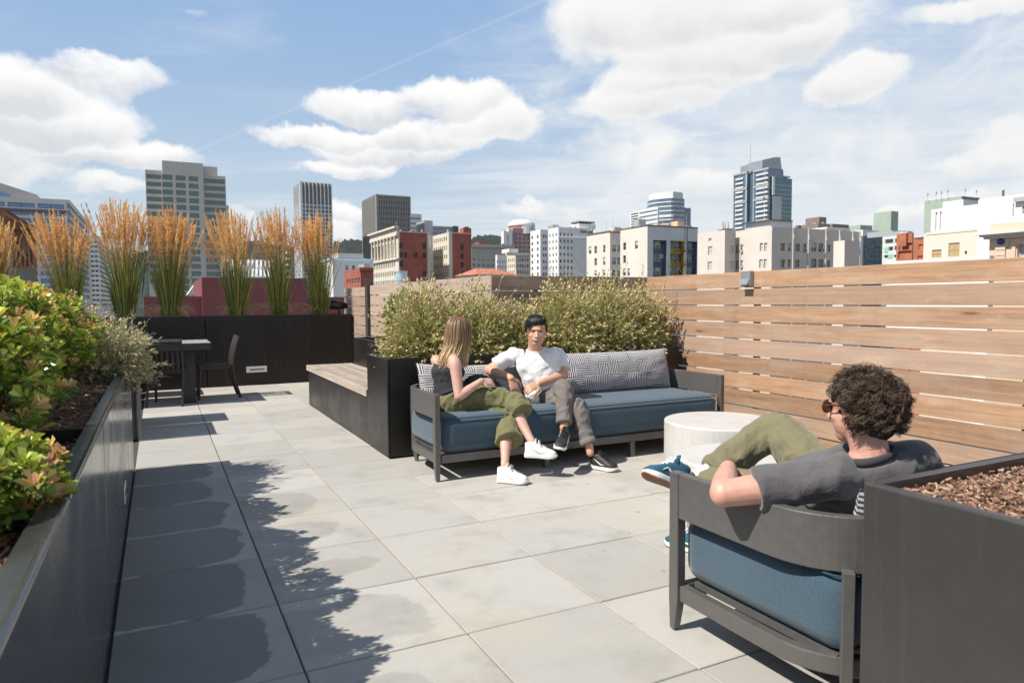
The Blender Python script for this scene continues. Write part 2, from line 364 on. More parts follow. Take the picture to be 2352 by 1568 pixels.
def ex_mulch(t, b, vec, cs):
    n = t.noise(vec, 70, 5, .7); c = t.mix(t.mr(n, .3, .7), (.10, .055, .035), (.30, .19, .13)); t.put(b.inputs['Base Color'], c)
    bp = t.new('ShaderNodeBump'); bp.inputs['Strength'].default_value = 1; bp.inputs['Distance'].default_value = .02; t.put(bp.inputs['Height'], n); t.put(b.inputs['Normal'], bp.outputs[0])
M_mulch = mat('bark_mulch', (.2, .12, .08), .95, extra=ex_mulch)
def ex_col(t, b, vec, cs):
    a = t.new('ShaderNodeAttribute', attribute_name='Col'); t.put(b.inputs['Base Color'], a.outputs['Color'])
M_chip = mat('bark_chips', (.3, .2, .15), .9, extra=ex_col)

def terrace():
    mb = MB(); mb.box(-3, 6.5, -3, 13.5, -.3, -.012); struct(mb.build('roof_slab', M_joint))
    fl = MB()
    for i in range(-1, 8):
        for j in range(-8, 16):
            x0 = .4143+i*.6096; y0 = 2.4243+j*.6096; x1 = x0+.6096; y1 = y0+.6096
            if x0 > 5.0 or y0 > 12: continue
            g_ = .0028; c = .003
            zt = [random.uniform(-.0012, .0012) for _ in range(4)]
            P = [(x0+g_, y0+g_), (x1-g_, y0+g_), (x1-g_, y1-g_), (x0+g_, y1-g_)]; Q = [(x0+g_+c, y0+g_+c), (x1-g_-c, y0+g_+c), (x1-g_-c, y1-g_-c), (x0+g_+c, y1-g_-c)]
            vs = [(p[0], p[1], -.03) for p in P]+[(p[0], p[1], -.003) for p in P]+[(q[0], q[1], zt[k]) for k, q in enumerate(Q)]
            fs = [(8, 9, 10, 11)]+[(k, (k+1) % 4, 4+(k+1) % 4, 4+k) for k in range(4)]+[(4+k, 4+(k+1) % 4, 8+(k+1) % 4, 8+k) for k in range(4)]
            fl.add(vs, fs)
    struct(fl.build('floor', M_floor))
terrace()

def mulch(x0, x1, y0, y1, z, n_chips=0, label='brown bark mulch filling a planter', chip=.03):
    nx = max(4, int((x1-x0)/.05)); ny = max(4, int((y1-y0)/.05)); mb = MB(); vs = []; fs = []
    for j in range(ny+1):
        for i in range(nx+1):
            x = x0+(x1-x0)*i/nx; y = y0+(y1-y0)*j/ny; vs.append((x, y, z+.02*noise.noise((x*5, y*5, z))))
    for j in range(ny):
        for i in range(nx): a = j*(nx+1)+i; fs.append((a, a+1, a+nx+2, a+nx+1))
    mb.add(vs, fs); mb.c = [(.16, .095, .06)]*len(vs)
    for _ in range(n_chips):
        c = Vector((random.uniform(x0+.01, x1-.01), random.uniform(y0+.01, y1-.01), z+random.uniform(.0, .022)))
        L = chip*random.uniform(.3, 1.); w_ = L*random.uniform(.15, .5); t_ = .003
        rm = Matrix.Rotation(random.uniform(0, 6.28), 3, 'Z') @ Matrix.Rotation(random.uniform(-.6, .6), 3, 'Y') @ Matrix.Rotation(random.uniform(-.5, .5), 3, 'X')
        k = random.random(); col = (.52, .36, .25) if k > .84 else ((.36, .21, .14) if k > .5 else ((.22, .11, .07) if k > .2 else (.11, .06, .04)))
        s_ = random.uniform(.8, 1.2); col = tuple(q*s_ for q in col)
        pts = [c+rm @ Vector((sx*L/2, sy*w_/2, sz*t_)) for sz in (0, 1) for sx, sy in ((-1, -1), (1, -.7), (1, 1), (-1, .8))]
        mb.add(pts, [(4, 5, 6, 7), (0, 1, 5, 4), (1, 2, 6, 5), (2, 3, 7, 6), (3, 0, 4, 7)]); mb.c += [col]*8
    o = mb.build('bark_mulch', M_chip if n_chips else M_mulch, kind='stuff'); o['label'] = label; o['category'] = 'mulch'; return o

def planter(label, x0, x1, y0, y1, h, seams_x=(), seams_y=(), m=None, rim=None, flange=.05, sides='NSEW', z0=.012, vents=()):
    m = m or M_black; rim = rim or m
    t = thing('metal_planter', label, 'planter', ((x0+x1)/2, (y0+y1)/2, 0))
    th = .02; g_ = .004
    def run(a, b, seams):
        e = [a]+[s_ for s_ in seams if a < s_ < b]+[b]
        return [(e[i]+(g_ if i else 0), e[i+1]-(g_ if i < len(e)-2 else 0)) for i in range(len(e)-1)]
    for sd_, lo, hi, se in (('S', x0+th+.0004, x1-th-.0004, seams_x), ('N', x0+th+.0004, x1-th-.0004, seams_x), ('W', y0+th, y1-th, seams_y), ('E', y0+th, y1-th, seams_y)):
        if sd_ not in sides: continue
        for a, b in run(lo, hi, se):
            q = MB(); r_ = MB(); fl = flange
            if sd_ == 'S': q.box(a, b, y0, y0+th, z0, h); r_.box(a, b, y0+th-.004, y0+fl, h-.028, h-.0012)
            if sd_ == 'N': q.box(a, b, y1-th, y1, z0, h); r_.box(a, b, y1-fl, y1-th+.004, h-.028, h-.0012)
            if sd_ == 'W': q.box(x0, x0+th, a-(th if a == y0+th else 0)+.0004, b+(th if b == y1-th else 0)-.0004, z0, h+.0003); r_.box(x0+th-.004, x0+fl, a-th+fl if a == y0+th else a, b+th-fl if b == y1-th else b, h-.028, h-.0016)
            if sd_ == 'E': q.box(x1-th, x1, a-(th if a == y0+th else 0)+.0004, b+(th if b == y1-th else 0)-.0004, z0, h+.0003); r_.box(x1-fl, x1-th+.004, a-th+fl if a == y0+th else a, b+th-fl if b == y1-th else b, h-.028, h-.0016)
            q.build('side_panel', m, t, bevel=.007, seg=3); r_.build('rim', rim, t)
    b = MB(); b.box(x0+.03, x1-.03, y0+.03, y1-.03, 0, z0+.004); b.build('plinth', M_joint, t)
    return t
M_white = mat('vent_white_metal', (.72, .72, .70), .35, .3, var=.05)
M_slot = mat('vent_slot_dark', (.05, .05, .05), .6)
# planter along the left side of the terrace
PL = planter('long glossy dark metal planter along the left edge full of leafy shrubs', -1.25, -.2, -.6, 6.03, .813, seams_y=(3.07, 5.66), m=M_blackgl, rim=M_rim, flange=.058)
mulch(-1.2, -.26, -.55, 5.98, .745, 9000, 'bark mulch in the left planter under the leafy shrubs', .03)
lp = MB(); lp.box(-.9, -.262, 3.05, 3.075, .70, .805); lp.build('divider', M_black, PL)
vt = thing('step_light', 'white step light plate set low in the left planter', 'light', (-.2, 3.62, .35))
v_ = at(285, 1130, 0, -.2); q = MB(); q.box(-.199, -.192, v_.y-.10, v_.y+.10, v_.z-.045, v_.z+.045); q.build('faceplate', M_white, vt, bevel=.003)
q = MB(); q.box(-.193, -.190, v_.y-.08, v_.y+.08, v_.z-.01, v_.z+.012); q.build('slot', M_slot, vt)
# planters further along the left side (beyond the gap)
PL2 = planter('dark planter box beyond the gap half hidden by lavender', -1.25, -.2, 7.33, 8.11, .813, m=M_blackgl, rim=M_rim)
q = MB(); q.box(-.198, -.166, 7.30, 7.327, .0, .80); q.build('corner_trim', mat('brushed_steel', (.22, .21, .22), .38, .5, var=.1, vscale=3), PL2)
mulch(-1.2, -.25, 7.4, 8.05, .745)
PL3 = planter('taller dark planter box behind the gap on the left', -1.25, -.205, 8.13, 8.72, 1.03, m=M_black)
mulch(-1.2, -.25, 8.18, 8.68, .965)
# back planter with the ornamental grasses
YB = 11.45
PB = planter('tall dark brown planter at the back holding ornamental grasses', -3.2, 2.85, YB, YB+.62, 1.075, seams_x=(at(474, 800, 1, YB).x,), m=mat('planter_brown_metal', (.014, .010, .009), .42, var=.25, vscale=1.5, bump=.02, bscale=700, spec=.35, extra=ex_scuff))
mulch(-3.1, 2.8, YB+.06, YB+.56, 1.02)
a_ = at(566, 855, 1, YB-.004); b_ = at(613, 845, 1, YB-.004)
vt = thing('step_light', 'white slotted step light in the back planter face', 'light', ((a_.x+b_.x)/2, YB, a_.z))
q = MB(); q.box(a_.x, b_.x, YB-.012, YB-.001, a_.z-.005, b_.z+.035); q.build('faceplate', M_white, vt, bevel=.003)
q = MB(); q.box(a_.x+.05, b_.x-.04, YB-.016, YB-.011, (a_.z+b_.z)/2+.005, (a_.z+b_.z)/2+.022); q.build('slot', M_slot, vt)
# planter behind the sofa
PS = planter('black metal planter behind the blue sofa filled with lavender', 1.63, 4.62, 5.47, 6.08, .815, m=M_black, flange=.035)
mulch(1.67, 4.58, 5.51, 6.04, .77, 2500)
# low planter beyond the bench
PQ = planter('black metal planter behind the wooden bench with a green shrub', 2.19, 2.83, 6.1, 8.8, .83, m=M_black, flange=.035)
mulch(2.23, 2.8, 6.15, 8.75, .78)
# near planter on the right
PN = planter('dark metal planter in the right foreground holding bare bark mulch', 1.565, 4.6, -.9, 1.155, .812, m=mat('planter_near_metal', (.044, .040, .038), .36, var=.12, vscale=3, bump=.04, bscale=1100, spec=.6, extra=ex_scuff), flange=.032)
mulch(1.6, 4.57, -.1, 1.12, .775, 34000, 'reddish bark mulch filling the right foreground planter', .02)

# ---- wooden fence
def ex_wood(t, b, vec, cs):
    oi = t.new('ShaderNodeObjectInfo'); rn = oi.outputs['Random']
    x, y, z = t.xyz(vec)
    L = t.m('ADD', x, y)
    v2 = t.cxyz(t.m('MULTIPLY', L, 1.0), t.m('MULTIPLY', z, 22), t.m('MULTIPLY', rn, 40))
    g1 = t.noise(v2, 1.6, 6, .6, dist=.5); g2 = t.noise(t.vm('MULTIPLY', v2, (2.2, 3.2, 1)), 2.2, 5, .7)
    big = t.noise(t.cxyz(L, t.m('MULTIPLY', z, 2), t.m('MULTIPLY', rn, 17)), 1.7, 4, .6)
    c = t.mix(t.mr(g1, .3, .7), b.inputs['Base Color'].default_value[:3], tuple(q*.66 for q in b.inputs['Base Color'].default_value[:3]))
    c = t.mix(t.mr(g2, .5, .8, 0, .5), c, (.20, .12, .075))
    c = t.mix(t.mr(big, .42, .72, 0, .5), c, (.44, .33, .25))
    vs_ = t.noise(t.cxyz(t.m('MULTIPLY', L, 7), t.m('MULTIPLY', z, 1.2), 3.0), 1.0, 4, .7); c = t.mix(t.mr(vs_, .52, .78, 0, .5), c, (.24, .15, .10))
    c = t.mix(t.m('MULTIPLY', t.mr(t.m('FRACT', t.m('MULTIPLY', rn, 7.3)), .35, 1.), .5), c, (.38, .30, .25))
    c = t.mix(t.mr(t.noise(t.cxyz(t.m('MULTIPLY', L, 2.3), t.m('MULTIPLY', z, 9), t.m('MULTIPLY', rn, 5)), 1.3, 6, .7), .5, .72, 0, .5), c, (.52, .39, .29))
    kn = t.new('ShaderNodeTexVoronoi'); kn.inputs['Scale'].default_value = 1.0; t.put(kn.inputs['Vector'], t.cxyz(t.m('MULTIPLY', L, 1.1), t.m('MULTIPLY', z, 6), t.m('MULTIPLY', rn, 31)))
    c = t.mix(t.m('MULTIPLY', t.mr(kn.outputs['Distance'], .10, .03), .75), c, (.12, .06, .035))
    f = t.new('ShaderNodeVectorMath', operation='SCALE'); t.put(f.inputs[0], c); t.put(f.inputs['Scale'], t.mr(rn, 0, 1, .76, 1.12, smooth=False)); t.put(b.inputs['Base Color'], f.outputs[0])
    bp = t.new('ShaderNodeBump'); bp.inputs['Strength'].default_value = .35; bp.inputs['Distance'].default_value = .004
    t.put(bp.inputs['Height'], g2); t.put(b.inputs['Normal'], bp.outputs[0])
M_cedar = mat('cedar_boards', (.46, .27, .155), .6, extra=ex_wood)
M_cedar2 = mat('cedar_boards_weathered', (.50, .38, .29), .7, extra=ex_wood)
M_cedar3 = mat('cedar_boards_shaded', (.30, .20, .15), .6, extra=ex_wood)  # same cedar in a darker copy, the wall's shade put into its colour
M_post = mat('fence_post_dark', (.05, .045, .04), .6)
XF = 4.72
def fence(name_label, p0, p1, ztop, m, th=.022, n=10, nx=0, ny=0, post_sp=1.8, back=1):
    a, b = Vector((*p0, 0)), Vector((*p1, 0)); d = (b-a); L = d.length; d.normalize(); nrm = Vector((-d.y, d.x, 0))*back
    t = thing('wooden_fence', name_label, 'fence', ((p0[0]+p1[0])/2, (p0[1]+p1[1])/2, 0))
    for k in range(n):
        z1 = ztop-k*.1524; z0 = z1-.141
        j = random.uniform(-.0015, .0015)
        q = MB(); c0, c1 = a+nrm*(th/2+j), b+nrm*(th/2+j)
        q.bar((c0.x, c0.y, (z0+z1)/2), (c1.x, c1.y, (z0+z1)/2), th, z1-z0); q.build('board', m, t, bevel=.002, seg=1)
    k = 0; s_ = .5
    while s_ < L:
        c = a+d*s_+nrm*(th+.026); q = MB(); q.box(c.x-.022, c.x+.022, c.y-.022, c.y+.022, -.1, ztop-.01); q.build('post', M_post, t); s_ += post_sp
    return t
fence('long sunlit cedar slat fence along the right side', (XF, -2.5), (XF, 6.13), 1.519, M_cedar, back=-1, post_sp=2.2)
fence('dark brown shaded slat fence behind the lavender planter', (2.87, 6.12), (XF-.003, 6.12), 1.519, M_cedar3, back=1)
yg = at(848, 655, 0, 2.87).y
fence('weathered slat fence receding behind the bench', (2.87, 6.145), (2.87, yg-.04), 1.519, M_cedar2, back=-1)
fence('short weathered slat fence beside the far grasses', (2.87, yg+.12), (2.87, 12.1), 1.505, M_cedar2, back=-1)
q = MB(); q.box(2.83, 2.91, yg-.03, yg+.11, 0, 1.53); tag(q.build('fence_post', M_post), 'dark post between the two weathered fence sections', 'post')
# screws on the long fence stay in the board surface; the light fitting is a thing
wl = thing('wall_light', 'grey boxy light fixture near the top of the cedar fence', 'light', (XF-.02, 4.66, 1.46))
lt = at(1704, 650, 0, XF-.03); rb = at(1727, 655, 0, XF-.03)
yc = (lt.y+rb.y)/2; zc = at(1716, 640, 0, XF-.03).z
M_fix = mat('fixture_grey', (.30, .32, .35), .4, .4)
q = MB(); q.box(XF-.05, XF-.001, yc-.055, yc+.055, zc-.068, zc+.068); q.build('housing', M_fix, wl, bevel=.004)
q = MB(); q.add([(XF-.051, yc-.05, zc), (XF-.085, yc-.05, zc-.055), (XF-.051, yc-.05, zc-.055), (XF-.051, yc+.05, zc), (XF-.085, yc+.05, zc-.055), (XF-.051, yc+.05, zc-.055)], [(0, 1, 2), (3, 5, 4), (0, 3, 4, 1), (1, 4, 5, 2)])
q.build('hood', M_fix, wl)

# ---- bench
M_deck = mat('grey_weathered_decking', (.42, .36, .30), .8, extra=ex_wood)
BN = thing('wooden_bench', 'weathered wood bench on a black metal base', 'bench', (1.9, 7.5, 0))
q = MB(); q.box(1.64, 2.18, 6.09, 8.85, .012, .432); q.build('base', M_black, BN)
ns = 10
for k in range(ns):
    xa = 1.615+k*(2.185-1.615)/ns; xb = 1.615+(k+1)*(2.185-1.615)/ns
    q = MB(); q.box(xa+.003, xb-.003, 6.085, 8.87, .437, .50); q.build('slat', M_deck, BN, bevel=.003)

# ---- sofas
M_frame = mat('sofa_frame_grey', (.135, .128, .122), .42, .35, var=.06, vscale=30, bump=.02, bscale=1500)
def ex_fab(t, b, vec, cs):
    wv = t.new('ShaderNodeTexWave', wave_type='BANDS', bands_direction='X'); wv.inputs['Scale'].default_value = 420; wv.inputs['Distortion'].default_value = 1.5; t.put(wv.inputs['Vector'], vec)
    n = t.noise(t.vm('MULTIPLY', vec, (1, 1, 2.5)), 260, 4, .8); n2 = t.noise(vec, 3, 4, .6)
    c = t.mix(t.mr(n, .38, .62), (.014, .040, .066), (.058, .108, .150)); c = t.mix(t.mr(n2, .3, .8, 0, .3), c, (.065, .11, .14)); t.put(b.inputs['Base Color'], c)
    bp = t.new('ShaderNodeBump'); bp.inputs['Strength'].default_value = .3; bp.inputs['Distance'].default_value = .002; t.put(bp.inputs['Height'], t.m('ADD', wv.outputs['Fac'], n)); t.put(b.inputs['Normal'], bp.outputs[0])
M_blue = mat('blue_woven_fabric', (.08, .15, .2), .9, extra=ex_fab, sheen=.3)
def ex_pil(t, b, vec, cs):
    a = t.new('ShaderNodeAttribute', attribute_name='Col'); u, v, sd_ = t.xyz(a.outputs['Vector'])   # u, v: metres across the cover
    fr = t.m('FLOOR', t.m('DIVIDE', v, .118)); of = t.m('MULTIPLY', fr, .083)
    fu = t.m('FLOOR', t.m('DIVIDE', t.m('ADD', u, of), .215))
    wn = t.new('ShaderNodeTexWhiteNoise', noise_dimensions='2D'); t.put(wn.inputs['Vector'], t.cxyz(fu, t.m('ADD', fr, sd_), 0))
    par = t.m('FLOORED_MODULO', t.m('ADD', fu, fr), 2.0)
    vert = t.m('GREATER_THAN', t.m('ADD', t.m('MULTIPLY', par, .6), t.m('MULTIPLY', wn.outputs['Value'], .4)), .42)
    wob = t.noise(t.cxyz(t.m('MULTIPLY', u, 1), t.m('MULTIPLY', v, 1), sd_), 14, 3, .6); wo = t.m('MULTIPLY', t.m('SUBTRACT', wob, .5), 5.5)
    k = 2*math.pi/.0185
    su = t.m('SINE', t.m('ADD', t.m('MULTIPLY', u, k), wo)); sv = t.m('SINE', t.m('ADD', t.m('MULTIPLY', v, k), wo))
    st = t.m('ADD', t.m('MULTIPLY', su, vert), t.m('MULTIPLY', sv, t.m('SUBTRACT', 1, vert)))
    nf = t.noise(t.cxyz(u, v, sd_), 60, 3, .6); st = t.m('ADD', st, t.m('MULTIPLY', t.m('SUBTRACT', nf, .5), 1.2))
    c = t.mix(t.mr(st, -.18, .12), (.045, .052, .095), (.60, .585, .56)); t.put(b.inputs['Base Color'], c)
M_pil = mat('striped_pillow_cover', (.6, .6, .6), .9, extra=ex_pil)

def rbox(mb, x0, x1, y0, y1, z0, z1, r, bulge=.0, n=14):
    """soft cushion: subdivided super-ellipsoid-ish box with rounded edges"""
    cx, cy_, cz = (x0+x1)/2, (y0+y1)/2, (z0+z1)/2; hx, hy, hz = (x1-x0)/2, (y1-y0)/2, (z1-z0)/2
    def grid(ax, sg):
        N1, N2 = (40, 20) if ax != 0 else (20, 16)
        o = len(mb.v)
        for j in range(N2+1):
            for i in range(N1+1):
                a = -math.cos(math.pi*i/N1) if True else 0; b = -math.cos(math.pi*j/N2)
                p = [0, 0, 0]; o1, o2 = [k for k in range(3) if k != ax]; p[ax] = sg; p[o1] = a; p[o2] = b
                q = Vector((p[0]*hx, p[1]*hy, p[2]*hz)); c = Vector((max(-hx+r, min(hx-r, q.x)), max(-hy+r, min(hy-r, q.y)), max(-hz+r, min(hz-r, q.z))))
                d = q-c
                if d.length > 1e-6: q = c+d.normalized()*min(d.length, r) if d.length > r*.999 else q
                ex = bulge*(1-(p[0]**6))*(1-(p[1]**4))*(1-p[2]**4 if ax != 2 else 1)
                q[ax] += sg*ex
                mb.v.append((cx+q.x, cy_+q.y, cz+q.z))
        for j in range(N2):
            for i in range(N1):
                a = o+j*(N1+1)+i; f = (a, a+1, a+N1+2, a+N1+1); flip = (sg < 0) ^ (ax == 1)
                mb.f.append(f[::-1] if flip else f); mb.m.append(0)
    for ax in range(3):
        for sg in (-1, 1): grid(ax, sg)

def pillow(label, c, w_, h_, d_, lean, yaw_=0, seed=0, group='long striped cushions on the sofas', sag=0.0):
    """flat soft cushion in a striped cover, standing on its long edge and leaning back by `lean`"""
    mb = MB(); N, Mv = 44, 22
    Rm = Matrix.Rotation(yaw_, 3, 'Z') @ Matrix.Rotation(lean, 3, 'X')
    for sd_ in (-1, 1):
        o = len(mb.v)
        for j in range(Mv+1):
            for i in range(N+1):
                u = -1+2*i/N; v = -1+2*j/Mv
                e = (max(0, 1-abs(u)**3.2)**.42)*(max(0, 1-abs(v)**2.6)**.5)
                cu = 1-.028*(1-abs(v)**2)*(abs(u)**8); cv = 1-.07*(1-abs(u)**4)*abs(v)**3
                wr = .006*noise.noise((u*5+seed, v*3, sd_*2+seed))+.004*noise.noise((u*14+seed, v*7, seed))
                p = Vector((u*w_/2*cu, sd_*(e*d_/2+wr*min(1, e*2)), v*h_/2*cv-sag*(1-u*u)*(v+1)/2))
                p = Rm @ p; mb.v.append(tuple(p+Vector(c))); mb.c.append((u*w_/2+seed*.37, v*h_/2+seed*.21, sd_*3.0+seed))
        for j in range(Mv):
            for i in range(N):
                a = o+j*(N+1)+i; f = (a, a+1, a+N+2, a+N+1); mb.f.append(f if sd_ < 0 else f[::-1]); mb.m.append(0)
    ob = mb.build('striped_pillow', M_pil, smooth=True)
    tag(ob, label, 'pillow', group); return ob

def sofa(label, x0, x1, yf, yb, mids):
    """yf: front edge, yb: back edge (both sofas keep their back on +y or -y)"""
    s_ = 1 if yb > yf else -1
    t = thing('outdoor_sofa', label, 'sofa', ((x0+x1)/2, (yf+yb)/2, 0), 'blue cushioned sofas')
    def path(r, inset=0):
        P = [(x0+inset, yf), (x0+inset, yb-s_*r)]
        P += [(x0+inset+(r-inset)*(1-math.cos(a)), yb-s_*r+s_*(r-inset)*math.sin(a)) for a in [math.pi/2*k/20 for k in range(1, 20)]]
        P += [(x0+r, yb-s_*inset)]
        Q = [(x0+x1-a, b) for a, b in P[::-1]]
        return P+Q
    def sweep(P, z0, z1, th):
        mb = MB(); n = len(P); vs = []
        for i in range(n):
            a = Vector((*P[max(i-1, 0)], 0)); b = Vector((*P[min(i+1, n-1)], 0)); d = (b-a).normalized(); nr = Vector((-d.y, d.x, 0))
            p = Vector((*P[i], 0))
            for (o, z) in ((-th/2, z0), (th/2, z0), (th/2, z1), (-th/2, z1)): vs.append((p.x+nr.x*o, p.y+nr.y*o, z))
        fs = [(i*4+k, i*4+(k+1) % 4, (i+1)*4+(k+1) % 4, (i+1)*4+k) for i in range(n-1) for k in range(4)]+[(3, 2, 1, 0), tuple(range((n-1)*4, n*4))]
        mb.add(vs, fs); return mb
    P = path(.30); a = P[:]; a[0] = (a[0][0], yf+s_*.052)
    a[-1] = (a[-1][0], yf+s_*.052)
    sweep(a, .447, .618, .038).build('back_band', M_frame, t, bevel=.004)
    Pr = path(.28, .01); Pr[0] = (Pr[0][0], yf+s_*.05); Pr[-1] = (Pr[-1][0], yf+s_*.05)
    sweep(Pr, .125, .185, .04).build('seat_rail', M_frame, t, bevel=.004)
    q = MB(); q.box(x0+.03, x1-.03, yf+s_*.012, yf+s_*.052, .125, .185); q.build('seat_rail', M_frame, t, bevel=.004)
    q = MB(); q.box(x0+.06, x1-.06, yf+s_*.055, yb-s_*.09, .17, .19); q.build('seat_base', M_frame, t)
    for x in (x0, x1):
        q = MB(); e = .022; vs = []
        for z, k in ((.005, .55), (.13, 1), (.61, 1)):
            for sx, sy in ((-1, 0), (1, 0), (1, 1), (-1, 1)):
                w2 = .02*(1 if z > .1 else .75)
                vs.append((x+sx*w2, yf+s_*(sy*.05*k), z))
        fs = [(j*4+i, j*4+(i+1) % 4, (j+1)*4+(i+1) % 4, (j+1)*4+i) for j in range(2) for i in range(4)]+[(3, 2, 1, 0), (8, 9, 10, 11)]
        if s_ < 0: fs = [f[::-1] for f in fs]
        q.add(vs, fs); q.v = [(a_, b_, .618 if abs(c_-.61) < 1e-6 else c_) for a_, b_, c_ in q.v]; q.build('leg', M_frame, t, bevel=.004)
        sg = 1 if x == x0 else -1
        q = MB(); q.tube([(x+sg*.085, yb-s_*.075, .0), (x+sg*.07, yb-s_*.065, .15), (x+sg*.065, yb-s_*.06, .46)], [.018, .025, .025], n=4, upv=(0, 1, 0)); q.build('leg', M_frame, t, bevel=.003)
    for xm in mids:
        for yy in (yf+s_*.03, yb-s_*.03):
            q = MB(); q.box(xm-.022, xm+.022, yy-.02, yy+.02, .0, .124); q.build('leg', M_frame, t, bevel=.003)
    q = MB(); rbox(q, x0+.035, x1-.035, min(yf-s_*.0, yb-s_*.05), max(yf-s_*.0, yb-s_*.05), .19, .452, .075, .014)
    cu_ = q.build('seat_cushion', M_blue, t, smooth=True)
    ya_, yb2 = (yf, yb-.05) if s_ > 0 else (yb+.05, yf)
    for zz in (.438,):
        a_, b_, c_, d_ = x0+.035, x1-.035, ya_, yb2; r0 = .068; e_ = .016; q = MB(); PP = []
        for (cx_, cy2, st_) in ((b_-r0, d_-r0, 0), (a_+r0, d_-r0, 90), (a_+r0, c_+r0, 180), (b_-r0, c_+r0, 270)):
            for k_ in range(7): an = R(st_+15*k_); PP.append((cx_+(r0-e_)*math.cos(an)*1.18, cy2+(r0-e_)*math.sin(an)*1.18, zz))
        PP.append(PP[0]); q.tube(PP, .0042, n=6, upv=(0, 0, 1))
        q.build('piping', mat('navy_piping', (.02, .045, .07), .9), cu_, smooth=True)
    return t
S1 = sofa('long blue cushioned sofa with grey frame in front of the lavender planter', 1.73, 4.37, 4.60, 5.38, (2.62, 3.42))
S2 = sofa('blue cushioned sofa in the right foreground seen from its curved corner', 1.75, 4.30, 2.10, 1.32, (2.6, 3.42))
pillow('long striped cushion on the right half of the far sofa', (3.66, 5.21, .635), 1.22, .38, .2, R(-14), 0, 3)
pillow('long striped cushion behind the couple on the left half of the far sofa', (2.40, 5.22, .615), 1.2, .36, .19, R(-14), 0, 8, sag=.03)
pillow('striped cushion behind the man with curly hair', (2.42, 1.435, .560), 1.06, .27, .12, R(12), 0, 5)
pillow('striped cushion showing above the rim of the right foreground planter', (3.75, 1.47, .66), 0.8, .42, .17, R(14), 0, 11)

# ---- round terrazzo tables
def ex_ter(t, b, vec, cs):
    vo = t.new('ShaderNodeTexVoronoi'); vo.inputs['Scale'].default_value = 130; t.put(vo.inputs['Vector'], vec)
    r_ = t.xyz(vo.outputs['Color'])[0]; m_ = t.m('MULTIPLY', t.m('GREATER_THAN', r_, .8), t.m('LESS_THAN', vo.outputs['Distance'], .42))
    n = t.noise(vec, 5, 4, .6); c = t.mix(t.mr(n, .3, .8), (.57, .555, .53), (.50, .485, .46)); c = t.mix(t.m('MULTIPLY', m_, .5), c, (.27, .245, .22)); t.put(b.inputs['Base Color'], c)
M_ter = mat('white_terrazzo', (.75, .74, .72), .5, extra=ex_ter)
def drum(label, c, r, h, n=56):
    mb = MB(); mb.lathe((c[0], c[1], 0), [(r*.9, .0), (r*.985, .02), (r, .05), (r, h-.012), (r-.004, h-.003), (r-.012, h)]+[(r*k, h+.0) for k in (.8, .5, .2, .02)], n)
    tag(mb.build('drum_table', M_ter, smooth=False, bevel=0), label, 'table', 'round white terrazzo tables')
def ground_dir(px, d):
    p = at(px, 1000, 2, 0); v = Vector((p.x, p.y, 0)).normalized()*d; return (v.x, v.y)
drum('larger round white terrazzo drum table nearest the far sofa', ground_dir(1656, 5.28), .405, .40)
drum('smaller round white terrazzo drum table behind the seated man leg', ground_dir(1714, 4.40), .405, .33)

# ---- dining set
M_din = mat('dining_dark_metal', (.035, .029, .027), .5, var=.1)
M_dinw = mat('table_grey_slats', (.30, .28, .26), .6, var=.15, vscale=8)
def dining_table(label, x0, x1, y0, y1, h, legs):
    t = thing('dining_table', label, 'table', ((x0+x1)/2, (y0+y1)/2, 0))
    n = max(3, int(round((x1-x0)/.095)))
    for k in range(n):
        a = x0+(x1-x0)*k/n; b = x0+(x1-x0)*(k+1)/n
        q = MB(); q.box(a+.003, b-.003, y0+.02, y1-.02, h-.02, h); q.build('slat', M_dinw, t)
    for (a, b, c, d) in ((x0, x1, y0, y0+.018), (x0, x1, y1-.018, y1), (x0, x0+.018, y0+.018, y1-.018), (x1-.018, x1, y0+.018, y1-.018)):
        q = MB(); q.box(a, b, c, d, h-.085, h-.001); q.build('apron', M_din, t)
    for (x, y) in legs:
        q = MB(); q.box(x-.075, x+.075, y-.05, y+.05, .02, h-.086); q.build('leg', M_din, t)
        q = MB(); q.box(x-.10, x+.075, y-.06, y+.06, 0, .02); q.build('foot', M_din, t)
    return t
dining_table('slatted grey dining table near the back planter', -1.0, .585, 9.55, 10.5, .775, ((.33, 9.85), (.33, 10.3), (-.75, 9.85), (-.75, 10.3)))
dining_table('second slatted dining table partly hidden behind the lavender', -1.9, -.12, 10.6, 11.25, .79, ((-.35, 10.9), (-1.6, 10.9)))
def dining_chair(label, loc, rz):
    t = thing('dining_chair', label, 'chair', (0, 0, 0), 'dark slatted dining chairs')
    # faces +y, back at -y
    q = MB(); q.box(-.22, .22, -.2, .22, .435, .46); q.build('seat', M_din, t, bevel=.006)
    q = MB(); q.box(-.21, .21, -.19, .21, .40, .434); q.build('seat_frame', M_din, t)
    for sx in (-1, 1):
        q = MB(); q.tube([(sx*.2, -.30, 0), (sx*.2, -.225, .25), (sx*.2, -.205, .45), (sx*.2, -.235, .65), (sx*.2, -.29, .83)], [(.016, .02)]*5, n=4, upv=(0, 1, 0), k=3); q.build('leg', M_din, t)
        q = MB(); q.tube([(sx*.205, .215, 0), (sx*.2, .19, .43)], [.015, .019], n=4, upv=(0, 1, 0)); q.build('leg', M_din, t)
    for i in range(6):
        x = -.15+.06*i
        q = MB(); q.tube([(x, -.208, .46), (x, -.235, .65), (x, -.283, .80)], [(.019, .006)]*3, n=4, upv=(0, 1, 0)); q.build('back_slat', M_din, t)
    q = MB(); q.tube([(-.21, -.285, .80), (.21, -.285, .80)], [(.012, .035)]*2, n=4, upv=(0, 0, 1)); q.build('top_rail', M_din, t)
    t.location = loc; t.rotation_euler = (0, 0, rz); return t
